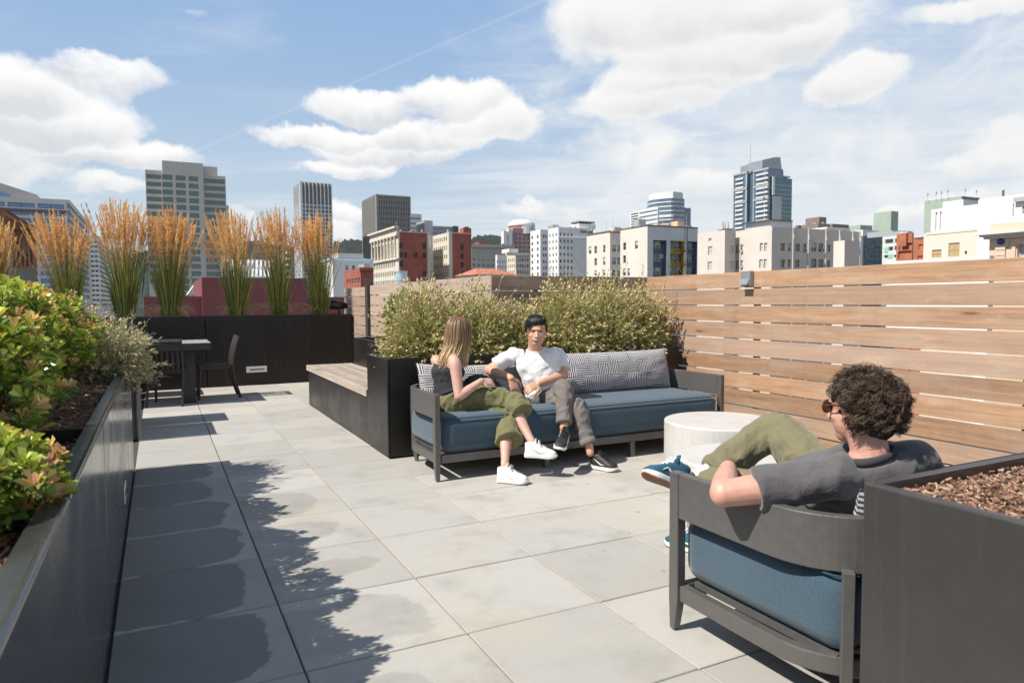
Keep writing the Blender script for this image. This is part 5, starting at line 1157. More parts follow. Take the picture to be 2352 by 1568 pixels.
HW = [(min(p), max(p), z0_, z1_) for l, r, t_, bt in ((1252, 1292, 1028, 1105), (1250, 1290, 1170, 1245), (1256, 1284, 950, 978)) for p in [(at(cxy(l, 0)[0], 600, 0, b.x0).y, at(cxy(r, 0)[0], 600, 0, b.x0).y)] for z0_, z1_ in [(b.zW(*cxy(l, bt)), b.zW(*cxy(l, t_)))]]
H = [rect(b, *cxy(l, t_), *cxy(r, bt)) for l, t_, r, bt in ((1452, 1018, 1495, 1090), (1452, 1163, 1495, 1238))]
b.body(TAUPE, H, HW, .4); b.windows('S', H, 'sash', (M_blind, M_wf, M_blind)); b.windows('W', HW, 'sash', (M_blind, M_wf, M_blind)); q = MB(); wallface(q, 'W', b.x0-.03, b.y0, b.y1, ZG, b.z1-.01, HW, .22); q.build('wall', CREAM2, b.t)
q = MB(); a = at(*cxy(1506, 900), 1, 127.5); q.bar((a.x, 127.5, ZG), (a.x, 127.5, a.z), .16, .16); q.build('downpipe', mat('dark_pipe', (.12, .11, .10), .6), b.t)
b = Bld('plain taupe box building in front of the long apartment block', dxy(660, 735), 100, 1915, 1975, depth=12); b.body(TAUPE, (), (), .3); q = MB(); wallface(q, 'W', b.x0-.03, b.y0, b.y1, ZG, b.z1-.01, [], .2); q.build('wall', CREAM, b.t)
# 16 curved glass tower
b = Bld('white banded office tower with a curved glass front', cxy(915, 560), 560, cxy(685, 0)[0], cxy(1028, 0)[0]); b.body(METAL, (), (), .4, z1=b.z1-2)
R_ = b.y1-b.y0; arc = [(b.x0-1-9*math.sin(math.pi*k/12), b.y1-R_*k/12) for k in range(13)]; zt = b.z1
gl = MB(); gl.prism(arc+[(b.x0+1, b.y0), (b.x0+1, b.y1)], ZG, zt-1); gl.build('curtain_wall', M_glassb, b.t); gs = MB(); gs.box(b.x0, b.x1, b.y0-.3, b.y0-.01, ZG, zt-1); gs.build('curtain_wall', M_glassb, b.t)
for k in range(22):
    z_ = zt-4-4.4*k; q = MB(); q.prism([(x-.3, y) for x, y in arc]+[(b.x0+1, b.y0-.6), (b.x0+1.2, b.y1)], z_-(2.4 if k % 4 == 3 else 1.1), z_); q.box(b.x0+1.1, b.x1, b.y0-.6, b.y0-.31, z_-.9, z_); q.build('floor_band', WHITE, b.t)
zc_ = at(*cxy(880, 515), 0, b.x0).z; q = MB(); q.prism([(x+2, y) for x, y in arc]+[(b.x0+14, b.y0+2), (b.x0+14, b.y1)], zt-1, zc_); q.build('crown', WHITE, b.t); q = MB(); q.box(b.x0+2.1, b.x1, b.y0+2.1, b.y0+25, zt-1, zc_-.5); q.build('crown', METAL, b.t); b.box(M_glassb, cxy(1029, 0)[0], cxy(1090, 0)[0], cxy(0, 660)[1], None, 3, 18, 'curtain_wall')
b = Bld('white ribbon windowed low block left of the curved glass tower', cxy(778, 655), 545, cxy(596, 0)[0], cxy(790, 0)[0]); r_ = b.rows('W', cxy(690, 0)[0], cxy(0, 690)[1], cxy(0, 830)[1], 4, .42, 5); HW = b.grid('W', b.cols('W', cxy(772, 0)[0], cxy(602, 0)[0], 1, 1), r_); b.body(WHITE, (), HW, .3); b.windows('W', HW, 'ribbon', (M_glassb, M_wf, M_blind))
e2 = Bld('dark louvred end block of the low white ribbon windowed building', cxy(598, 694), 660, cxy(520, 0)[0], cxy(612, 0)[0]); r_ = e2.rows('W', cxy(560, 0)[0], cxy(0, 712)[1], cxy(0, 845)[1], 6, .6, 5); HW = e2.grid('W', e2.cols('W', cxy(594, 0)[0], cxy(526, 0)[0], 1, 1), r_); e2.body(WHITE, (), HW, .3); e2.windows('W', HW, 'ribbon', (M_glass, M_wf, M_blind))
# 17 tall glass tower
b = Bld('tallest blue glass tower with white balconies and a slanted crown', cxy(1815, 283), 430, cxy(1672, 0)[0], cxy(1860, 0)[0]); GD = mat('curtain_glass_deep', (.03, .055, .08), .1, .3); GT = mat('curtain_glass_teal', (.10, .17, .20), .1, .4, var=.2, vscale=.1)
q = MB(); q.box(b.x0, b.x1+12, b.y0, b.y1, ZG, b.z1); q.build('curtain_wall', M_glassb, b.t)
ya = b.y1; xs = b.x0+6; yb_ = at(cxy(1618, 0)[0], 600, 0, xs).y; yc_ = at(cxy(1486, 0)[0], 600, 0, b.x0).y; z2 = at(*cxy(1612, 322), 0, b.x0).z
q = MB(); q.box(xs, b.x1+14, ya+.01, yb_, ZG, b.z1-1); q.build('curtain_wall', GD, b.t); ye = at(cxy(1614, 0)[0], 600, 0, b.x0).y; q = MB(); q.box(b.x0, b.x1+10, ye, yc_, ZG, z2); q.build('curtain_wall', M_glassb, b.t)
zt = at(*cxy(1760, 350), 0, b.x0).z; z0_ = at(*cxy(1760, 740), 0, b.x0).z; st = (zt-z0_)/9
for k in range(15):
    z = zt-st*k
    for (l, r) in ((1510, 1580), (1703, 1812)):
        y1_, y0_ = at(cxy(l, 0)[0], 600, 0, b.x0).y, at(cxy(r, 0)[0], 600, 0, b.x0).y; q = MB(); q.box(b.x0-1.3, b.x0-.01, y0_, y1_, z-.45, z+.75); q.build('balcony', WHITE, b.t)
for (l, r, zz) in ((1486, 1492, z2), (1600, 1613, z2), (1672, 1680, b.z1), (1776, 1784, b.z1)):
    y1_, y0_ = at(cxy(l, 0)[0], 600, 0, b.x0).y, at(cxy(r, 0)[0], 600, 0, b.x0).y; q = MB(); q.box(b.x0-.6, b.x0-.012, y0_, y1_, ZG, zz); q.build('mullion', METAL, b.t)
for f_ in (0, .34, .62):
    for (l, r, zz) in ((1486, 1613, z2), (1672, 1815, b.z1)):
        y1_, y0_ = at(cxy(l, 0)[0], 600, 0, b.x0).y, at(cxy(r, 0)[0], 600, 0, b.x0).y; z = zz-(zz-z0_)*f_; q = MB(); q.box(b.x0-.9, b.x0-.014, y0_, y1_, z-1.6, z+.01); q.build('floor_band', METAL, b.t)
P = [at(*cxy(l, t_), 1, b.y0+8) for l, t_ in ((1760, 300), (1945, 300), (1932, 187), (1885, 185), (1765, 212))]; q = MB(); n = len(P); q.add([(p.x, b.y0+8, p.z) for p in P]+[(p.x, b.y0+24, p.z) for p in P], [tuple(range(n)), tuple(range(n, 2*n))[::-1]]+[(i, n+i, n+(i+1) % n, (i+1) % n) for i in range(n)]); CR = mat('crown_grey_panels', (.30, .34, .36), .4, .3, var=.15, vscale=.3); q.build('crown', CR, b.t)
p0, p1 = at(*cxy(1765, 215), 0, b.x0+4), at(*cxy(1556, 275), 0, b.x0+4); q = MB(); q.add([(b.x0+4+dx_, y, z) for dx_ in (0, 14) for (y, z) in ((p0.y, b.z1-8), (p1.y, b.z1-8), (p1.y, p1.z), (p0.y, p0.z))], [(0, 1, 2, 3), (7, 6, 5, 4), (0, 4, 5, 1), (1, 5, 6, 2), (2, 6, 7, 3), (3, 7, 4, 0)]); q.build('crown', CR, b.t)
b.box(M_glassb, *[cxy(v, 0)[0] for v in (1816, 1962)], cxy(0, 300)[1], None, 3, 22, 'curtain_wall'); b.box(GT, *[cxy(v, 0)[0] for v in (1862, 2043)], cxy(0, 372)[1], None, -1, 22, 'curtain_wall')
gq = MB()
for k in range(22): z = b.z1-14-3.6*k; a_ = at(*cxy(1862, 400), 1, b.y0-1); c_ = at(*cxy(2043, 400), 1, b.y0-1); gq.box(a_.x, c_.x, b.y0-1.15, b.y0-1.005, z, z+.45)
gq.build('mullion', METAL, b.t)
b.box(WHITE, *[cxy(v, 0)[0] for v in (1860, 1882)], cxy(0, 365)[1], cxy(0, 540)[1], -1.8, .55, 'fin'); b.box(METAL, *[cxy(v, 0)[0] for v in (1860, 1945)], cxy(0, 550)[1], None, -1.5, .25, 'screen'); b.box(METAL, *[cxy(v, 0)[0] for v in (1925, 2025)], cxy(0, 355)[1], cxy(0, 368)[1], 2, 10, 'roof')
antenna('tall thin mast on the tallest glass tower', cxy(1648, 0)[0], cxy(0, 70)[1], cxy(0, 335)[1], 432, .35, M_wf)
# 18 - 25
b = Bld('brown stepped building behind the taupe block', (1879, 513), 230, 1836, 1906, depth=25); b.body(stucco('brown_block', (.22, .17, .15)), (), (), .4); b.box(stucco('brown_block', (.22, .17, .15)), 1882, 1898, 498, 514, 4, 8, 'penthouse'); b.box(WHITE, 1900, 1953, 521, None, -14, 12)
b.box(stucco('brown_block', (.22, .17, .15)), 1912, 1950, 514, 522, 2, 8, 'penthouse')
b = Bld('pale green tower block with a darker shaded face', dxy(1098, 458), 330, 2007, 2063.5, depth=20); b.body(stucco('green_grey_panels', (.33, .40, .33)), (), (), .4); b.box(GREENS, *[dxy(v, 0)[0] for v in (807, 920)], dxy(0, 590)[1], None, 4, 14); b.box(WHITE, *[dxy(v, 0)[0] for v in (830, 985)], dxy(0, 636)[1], None, -60, 10)
b = Bld('dark glass building with horizontal bands beside the taupe block', dxy(832, 692), 150, None, dxy(1015, 0)[0]); r_ = b.rows('S', 1990, dxy(0, 740)[1], dxy(0, 950)[1], 5, .62, 2); H = b.grid('S', b.cols('S', dxy(834, 0)[0], dxy(1012, 0)[0], 9, .93), r_); b.body(stucco('slate_blue_cladding', (.13, .16, .20)), H, (), .3); b.windows('S', H, 'sash', (M_glassg, M_wfd, M_blind))
def rectW(b, l, t_, r, bt):
    y1_, y0_ = at(l, 600, 0, b.x0).y, at(r, 600, 0, b.x0).y; return (min(y0_, y1_), max(y0_, y1_), at(l, bt, 0, b.x0).z, at(l, t_, 0, b.x0).z)
def ledge(b, l, r, t_, bt, pr, m, name='cornice', back=0.):
    y1_, y0_ = at(dxy(l, 0)[0], 600, 0, b.x0).y, at(dxy(r, 0)[0], 600, 0, b.x0).y; z0_, z1_ = at(*dxy(r, bt), 0, b.x0).z, at(*dxy(r, t_), 0, b.x0).z; q = MB(); q.box(b.x0-pr, b.x0-.003+back, y0_, y1_, z0_, z1_); q.build(name, m, b.t)
b = Bld('pale grey apartment block with green balconies', dxy(1182, 686), 118, dxy(1017, 0)[0], dxy(1190, 0)[0]); HW = [rectW(b, *dxy(l, t_), *dxy(r, bt)) for l, t_, r, bt in ((1035, 728, 1112, 768), (1128, 720, 1146, 762), (1070, 797, 1112, 835), (1126, 790, 1144, 830), (1030, 875, 1066, 905), (1122, 872, 1142, 900))]; b.body(stucco('light_grey_wall', (.58, .60, .58)), (), HW, .3); b.windows('W', HW, 'ribbon')
for l, t_, r, bt in ((1030, 800, 1068, 850), (1068, 865, 1110, 902)): ledge(b, l, r, t_, bt, .1, mat('mint_green_panel', (.22, .55, .40), .6), 'green_panel')
b.box(METAL, *[dxy(v, 0)[0] for v in (1110, 1250)], dxy(0, 640)[1], dxy(0, 692)[1], 14, 8, 'penthouse'); ledge(b, 1002, 1110, 640, 690, -4, METAL, 'penthouse', 8)
b = Bld('orange red brick building with dark bay windows', dxy(1300, 665), 90, dxy(1150, 0)[0], dxy(1312, 0)[0]); HW = [rectW(b, *dxy(1168, 765), *dxy(1290, 828)), rectW(b, *dxy(1163, 838), *dxy(1288, 912))]; b.body(BRICK2, (), HW, .3, .5); b.windows('W', HW, 'ribbon', (M_glass, M_wfd, M_blind), dp=.5); ledge(b, 1180, 1255, 655, 664, .25, WHITE, 'coping')
ledge(b, 1188, 1252, 664, 790, .6, BRICK2, 'wall')
b = Bld('lower orange brick annex with one square window', dxy(1405, 700), 78, dxy(1312, 0)[0], dxy(1412, 0)[0]); HW = [rectW(b, *dxy(1350, 775), *dxy(1400, 825)), rectW(b, *dxy(1345, 882), *dxy(1400, 925))]; b.body(BRICK2, (), HW, .3, .3); b.windows('W', HW, 'double', (M_glass, M_wfd, M_blind), dp=.3); ledge(b, 1312, 1405, 694, 702, .2, WHITE, 'coping')
b = Bld('tall green grey block with rooftop dishes at the right', dxy(1765, 318), 200, dxy(1415, 0)[0], dxy(1935, 0)[0]); b.body(stucco('dark_green_grey', (.20, .22, .20)), (), (), .4); q = MB(); wallface(q, 'W', b.x0-.05, b.y0, b.y1, ZG, b.z1-.01, [], .2); q.build('wall', GREENS, b.t)
for px_, nm_ in ((1445, 'leftmost'), (1525, 'second'), (1575, 'third'), (1635, 'fourth'), (1800, 'fifth'), (1905, 'rightmost')):
    y_ = at(dxy(px_, 0)[0], 600, 0, b.x0).y if px_ < 1765 else b.y0; p = at(*dxy(px_, 330), 1, y_); q = MB(); q.cyl((p.x+.5, y_+.5), .12, b.z1-.3, b.z1+4.2, 6, .07); q.box(p.x+.1, p.x+.9, y_+.3, y_+.7, b.z1+2.6, b.z1+3.3); tag(q.build('antenna', M_wf), nm_+' small antenna along the roof edge of the green grey block', 'antenna', 'thin rooftop antennas and masts')
b = Bld('large white windowless block with two dark slots', dxy(1925, 392), 100, dxy(1478, 0)[0], dxy(1935, 0)[0]); HW = [rectW(b, *dxy(l, t_), *dxy(r, bt)) for l, t_, r, bt in ((1505, 472, 1522, 648), (1546, 466, 1562, 643))]; b.body(WHITE, (), HW, .4, .5); b.windows('W', HW, 'plain', dp=.5); ledge(b, 1563, 1755, 350, 420, -.3, WHITE, 'wall', 10)
b = Bld('bright white block at the right with a flat roof and flue', dxy(2560, 270), 42, dxy(1925, 0)[0], 2460); HW = [rectW(b, *dxy(2228, 390), *dxy(2243, 520)), rectW(b, *dxy(2317, 418), *dxy(2346, 490))]; b.body(stucco('bright_white_wall', (.80, .79, .76), .02), (), HW, .4); b.windows('W', HW, 'sash'); ledge(b, 2255, 2400, 318, 362, .5, METAL, 'penthouse')
p = at(*dxy(2155, 325), 0, b.x0+1); q = MB(); q.cyl((b.x0+1, p.y), .12, p.z-1.2, at(*dxy(2155, 262), 0, b.x0+1).z, 10); tag(q.build('flue_pipe', M_wfd), 'short dark flue pipe on the roof of the bright white block', 'pipe')
b = Bld('cream rendered building with tan louvred vents', dxy(2120, 602), 52, dxy(1408, 0)[0], dxy(2130, 0)[0]); HW = [rectW(b, *dxy(l, t_), *dxy(r, bt)) for l, t_, r, bt in ((1480, 827, 1570, 903), (1635, 763, 1740, 892), (1790, 835, 1812, 866))]; b.body(stucco('peach_render', (.70, .60, .51), .03), (), HW, .3, .15); VT = mat('tan_louvre', (.46, .34, .19), .7); b.windows('W', HW[:2], 'double', (VT, VT, VT), name='vent', dp=.15); b.windows('W', HW[2:], 'plain', dp=.15)
b = Bld('ornate peach building with projecting cornice and blue globe ornament', dxy(2520, 560), 22, dxy(2032, 0)[0], 2470); b.z1 = at(*dxy(2200, 570), 0, b.x0).z; PE = stucco('peach_terracotta', (.62, .48, .36), .06); HW = [rectW(b, *dxy(2285, 775), *dxy(2430, 940))]; b.body(PE, (), HW, .3, .3); b.windows('W', HW, 'sash', (M_blind, M_wf, M_blind), dp=.3)
PCO = stucco('pale_cornice', (.60, .58, .54)); ledge(b, 1950, 2510, 630, 650, .75, PCO); ledge(b, 1972, 2510, 650, 668, .55, PCO); ledge(b, 1990, 2510, 668, 690, .3, PCO)
ledge(b, 2085, 2180, 795, 960, .12, PE, 'pilaster'); ledge(b, 2240, 2275, 765, 960, .10, PE, 'pilaster'); ledge(b, 2060, 2205, 705, 795, .07, PE, 'panel')
for z_ in (815, 870): ledge(b, 2092, 2176, z_, z_+8, .15, PE, 'pilaster')
a = at(*dxy(2130, 748), 0, b.x0-.16); q = MB(); q.ell(a, (.16, .19, .19)); q.build('globe', mat('deep_blue_ceramic', (.02, .05, .16), .15), b.t, smooth=True)
# low white parapet just beyond the fence
XP = at(2273, 587, 1, 15).x; p0, p1 = at(2273, 587.3, 0, XP), at(2038, 602.5, 0, XP); q = MB(); q.box(XP, XP+.3, p0.y, p1.y, p0.z-3, p0.z); tag(q.build('parapet_wall', WHITE), 'low white parapet wall just above the right fence top', 'wall')
# maroon roof walls behind the grasses
MAR = mat('maroon_metal_siding', (.20, .055, .055), .6, var=.12, vscale=.4)
b = Bld('maroon painted roof wall behind the grass clumps', (463, 637), 26, None, 706, depth=6); b.body(MAR, (), (), .1); b.box(MAR, 330, 462.5, 681, None, .3, 6); b.box(MAR, 706.5, 800, 682, None, .5, 6)
a = at(430, 677, 1, 40); c = at(463, 650, 1, 40); q = MB(); q.add([(a.x, 40, a.z), (c.x, 40, a.z), (c.x, 40, c.z), (a.x+.35, 40, c.z-.1), (a.x, 42, a.z), (c.x, 42, a.z), (c.x, 42, c.z), (a.x+.35, 42, c.z-.1)], [(0, 1, 2, 3), (7, 6, 5, 4), (0, 4, 5, 1), (1, 5, 6, 2), (2, 6, 7, 3), (3, 7, 4, 0)]); tag(q.build('roof_hood', stucco('cream_canvas', (.62, .56, .46))), 'cream slanted roof hood beside the maroon wall', 'hood')
b = Bld('white framed glass greenhouse roof behind the grasses', (509, 602), 80, None, 626, depth=10); z2 = at(520, 597, 1, 84).z
q = MB(); q.box(b.x0, b.x1, 82, 90, ZG, b.z1-3); q.build('wall', WHITE, b.t); q = MB(); zl = b.zS(560, 638); q.quad((b.x0, 80, zl), (b.x1, 80, zl), (b.x1, 84, z2), (b.x0, 84, z2)); q.build('glazing', mat('sloped_pale_glass', (.30, .36, .36), .15, .2), b.t)
for k in range(13): x = b.x0+(b.x1-b.x0)*k/12; q = MB(); q.bar((x, 79.95, zl), (x+.6, 83.95, z2), .22, .15); q.build('rafter', WHITE, b.t)
for f in (0, .5, 1): q = MB(); q.bar((b.x0, 79.9+4*f, zl+(z2-zl)*f), (b.x1, 79.9+4*f, zl+(z2-zl)*f), .15, .25); q.build('purlin', WHITE, b.t)
q = MB(); p = at(510, 600, 1, 79); c = at(527, 600, 1, 79); q.box(p.x, c.x, 79, 80, ZG, p.z); q.build('gable_wall', WHITE, b.t)
b = Bld('slim white banded round tower behind the striped tower', (664, 575), 380, None, 674); 
q = MB(); cx_ = (b.x0+b.x1)/2; q.cyl((cx_, 390), (b.x1-b.x0)*.55, ZG, b.z1, 20); q.build('wall', M_glass, b.t)
for k in range(14): q = MB(); q.cyl((cx_, 390), (b.x1-b.x0)*.6, b.z1-1.2-k*3.2, b.z1-k*3.2, 20); q.build('floor_band', WHITE, b.t)
for px_, pt_, pb_, Y_, r_, lb in ((1352, 508, 530, 166, .05, 'leftmost thin mast right of the painted lettering'), (1360, 504, 528, 170, .09, 'thicker short mast right of the painted lettering'), (1392, 507, 533, 148, .07, 'thin mast on the small cream wing roof'), (1408, 503, 531, 150, .1, 'taller mast on the small cream wing roof'),
    (1494, 490, 521, 170, .1, 'mast left on the cream building with yellow bays'), (1522, 492, 520, 176, .08, 'mast in the middle of the cream building roof'), (1577, 490, 520, 176, .07, 'thin mast on the cream roof right of the plant box'), (1659.5, 508, 527, 140, .35, 'left one of three white cylinders on the taupe wing roof'),
    (1664, 509, 527, 142, .35, 'middle one of three white cylinders on the taupe wing roof'), (1671.5, 508.5, 527, 140, .35, 'right one of three white cylinders on the taupe wing roof'), (911, 508, 532, 250, .12, 'flagpole like mast above the colonnaded stone building')):
    antenna(lb, px_, pt_, pb_, Y_, r_)
q = Bld('orange tan rooftop plant box on the cream building', cxy(965, 785), 172, None, cxy(1030, 0)[0], depth=3, base=2); q.body(stucco('orange_tan_box', (.62, .38, .24)), (), (), .05)
q = Bld('long tan rooftop penthouse behind the cream building', cxy(770, 812), 176, None, cxy(1100, 0)[0], depth=5, base=2); q.body(stucco('tan_penthouse', (.62, .52, .42)), (), (), .05)
q = Bld('grey glass rooftop box behind the small cream wing', cxy(600, 765), 185, cxy(552, 0)[0], cxy(668, 0)[0], depth=5, base=2); q.body(METAL, (), (), .05)
q = Bld('tan rooftop box on the small cream wing', cxy(370, 842), 180, None, cxy(437, 0)[0], depth=3, base=2); q.body(stucco('tan_penthouse', (.62, .52, .42)), (), (), .05)

# small plant on the nearer roofs
for b in [o for o in BLDS if o.z1 > 3 and o.x1-o.x0 > 6 and o.y0 < 350 and any(k in o.t['label'] for k in ('cream', 'taupe', 'lettering', 'brick', 'colonnade', 'white low'))]:
    for k in range(5):
        x = b.x0+(b.x1-b.x0)*random.uniform(.08, .9); y = b.y0+min(8, b.y1-b.y0-2)*random.uniform(.2, .9); w_ = random.uniform(.3, 1.1); q = MB(); q.box(x, x+w_, y, y+w_, b.z1-1, b.z1+random.uniform(.4, 1.3)*(b.Y/150)**.5); q.build('roof_vent', random.choice((METAL, M_wf, DARKR)), b.t)
# ================================================================ people
def skinx(t, b, vec, cs):
    n = t.noise(vec, 25, 4, .6); c = b.inputs['Base Color'].default_value[:3]; t.put(b.inputs['Base Color'], t.mix(t.mr(n, .3, .7), c, (c[0]*.95, c[1]*.82, c[2]*.8)))
    b.inputs['Subsurface Weight'].default_value = .12; b.inputs['Subsurface Radius'].default_value = (.012, .005, .003)
SK1 = mat('fair_skin', (.60, .385, .30), .5, extra=skinx); SK2 = mat('tan_skin', (.62, .365, .24), .48, extra=skinx); SK3 = mat('rosy_skin', (.60, .345, .26), .5, extra=skinx)
def ex_cloth(sc):
    def f(t, b, vec, cs):
        n = t.noise(vec, 700, 3, .7); n2 = t.noise(vec, 9, 5, .6); c = b.inputs['Base Color'].default_value[:3]
        q = t.mix(t.mr(n2, .3, .7), c, tuple(x*.82 for x in c)); q = t.mix(t.mr(n, .3, .7, 0, .35), q, tuple(min(1, x*1.25) for x in c)); t.put(b.inputs['Base Color'], q)
        w1 = t.noise(vec, 16*sc, 5, .55, dist=1.2); bp = t.new('ShaderNodeBump'); bp.inputs['Strength'].default_value = .55; bp.inputs['Distance'].default_value = .014; t.put(bp.inputs['Height'], w1); t.put(b.inputs['Normal'], bp.outputs[0])
    return f
OLIVE = mat('olive_twill', (.155, .148, .062), .9, extra=ex_cloth(1), sheen=.2); OLIVE2 = mat('khaki_olive_twill', (.175, .155, .083), .9, extra=ex_cloth(1), sheen=.2)
TANKM = mat('charcoal_knit', (.028, .027, .032), .9, extra=ex_cloth(1)); WTEE = mat('white_cotton', (.80, .79, .80), .9, extra=ex_cloth(.7)); GPANT = mat('taupe_cotton', (.165, .145, .135), .9, extra=ex_cloth(1)); GTEE = mat('faded_black_cotton', (.10, .093, .093), .92, extra=ex_cloth(.7), sheen=.3)
GTEE2 = mat('dark_collar_rib', (.045, .045, .052), .92)
SHW = mat('white_leather', (.80, .80, .79), .45); SHSOLE = mat('shoe_sole_white', (.74, .73, .70), .6); SHB = mat('black_mesh_shoe', (.022, .021, .02), .6, var=.3, vscale=90); SHTEAL = mat('teal_canvas_shoe', (.02, .085, .135), .85); GUM = mat('gum_rubber', (.26, .11, .05), .7)
BLK = mat('black_detail', (.012, .011, .011), .5); TEETH = mat('teeth_white', (.62, .6, .55), .3); LIP = mat('lip_pink', (.42, .13, .11), .45); HAIRB = mat('black_hair', (.010, .008, .008), .33, spec=.6, bump=.8, bscale=160)
M_strand = leafmat('hair_strand', .05, .38, .5)
def folds(amp, sc=9., seed=0):
    def f(p):
        v = Vector((float(p[0]), float(p[1]), float(p[2])))*sc+Vector((seed, seed*2.1, 0)); w_ = Vector((noise.noise(v*.6), noise.noise(v*.6+Vector((5, 1, 2))), 0))*.8
        a = noise.noise(v+w_); b = noise.noise(v*2.3+w_*2)
        return amp*((1-abs(a)*3.0)*.7+b*.6)
    return f
def frame(d, n):
    d = Vector(d).normalized(); n = Vector(n); n = (n-d*n.dot(d)).normalized(); return d, n, d.cross(n)
def hand(mb, wrist, d, pn, thumb=1, s=1., curl=.6, spread=.06):
    """palm and five bent fingers; d = direction of the hand, pn = back-of-hand normal, thumb = side"""
    d, n, sd_ = frame(d, pn); W = Vector(wrist); sd_ = sd_*thumb
    mb.tube([W-d*.015, W+d*.02*s, W+d*.055*s, W+d*.085*s], [(.021*s, .016*s), (.030*s, .015*s), (.038*s, .0135*s), (.037*s, .011*s)], n=12, upv=tuple(n), k=3, round_=True)
    L = (.068, .078, .072, .056)
    for i in range(4):
        o = (.0275-.0185*i)*s; base = W+d*.078*s+sd_*o; sp = sd_*(1.5-i)*spread; dd = (d+sp).normalized(); P = [base]; a = 0; p = base
        for j, f in enumerate((.42, .33, .25)):
            a += curl*(.5, .8, .6)[j]*(1+.12*i); q = (dd*math.cos(a)-n*math.sin(a)); p = p+q*L[i]*s*f; P.append(p)
        mb.tube([P[0]-d*.02]+P, [.0092*s, .0090*s, .0082*s, .0074*s, .0062*s], n=8, k=3, round_=True)
    b = W+d*.022*s+sd_*.026*s; t1 = (d*.6+sd_*.75-n*.15).normalized(); t2 = (d*.9+sd_*.25-n*.35).normalized()
    mb.tube([b-t1*.012, b+t1*.032*s, b+t1*.032*s+t2*.028*s, b+t1*.032*s+t2*.05*s], [.0125*s, .0115*s, .0098*s, .0075*s], n=8, k=3, round_=True)
def limb(mb, pts, rad, n=14, k=5): mb.tube(pts, rad, n=n, k=k, round_=True)
def head(mb, H, f, u=(0, 0, 1), s=1., chin=1.):
    """skull, jaw, nose, ears around centre H, facing f"""
    u = Vector(u); f = (Vector(f)-u*Vector(f).dot(u)*0).normalized(); r = f.cross(u).normalized(); u = r.cross(f); M_ = Matrix((r, f, u)).transposed(); H = Vector(H)
    X = lambda a, b, c: H+(r*a+f*b+u*c)*s
    mb.ell(X(0, -.012, .028), (.077*s, .095*s, .088*s), M_, 20, 14)
    mb.ell(X(0, .022, -.025), (.064*s, .066*s, .080*s), M_, 18, 12)
    mb.ell(X(0, .045, -.075), (.040*s, .036*s, .034*s*chin), M_, 14, 10)
    mb.ell(X(.033, .052, -.020), (.026*s, .026*s, .022*s), M_, 10, 8); mb.ell(X(-.033, .052, -.020), (.026*s, .026*s, .022*s), M_, 10, 8)
    mb.tube([X(0, .078, .012), X(0, .094, -.012), X(0, .100, -.026)], [.008*s, .010*s, .013*s], n=10, k=3, round_=True)
    for a in (-.012, .012): mb.ell(X(a, .088, -.028), (.009*s, .010*s, .008*s), M_, 8, 6)
    mb.ell(X(0, .079, .028), (.045*s, .012*s, .010*s), M_, 12, 8)
    for a in (-1, 1): mb.ell(X(.077*a, -.012, -.008), (.008*s, .018*s, .030*s), M_, 10, 8)
    return X, M_, r, f, u
def pt_mesh(name, mb, m, parent): return mb.build(name, m, parent, smooth=True)
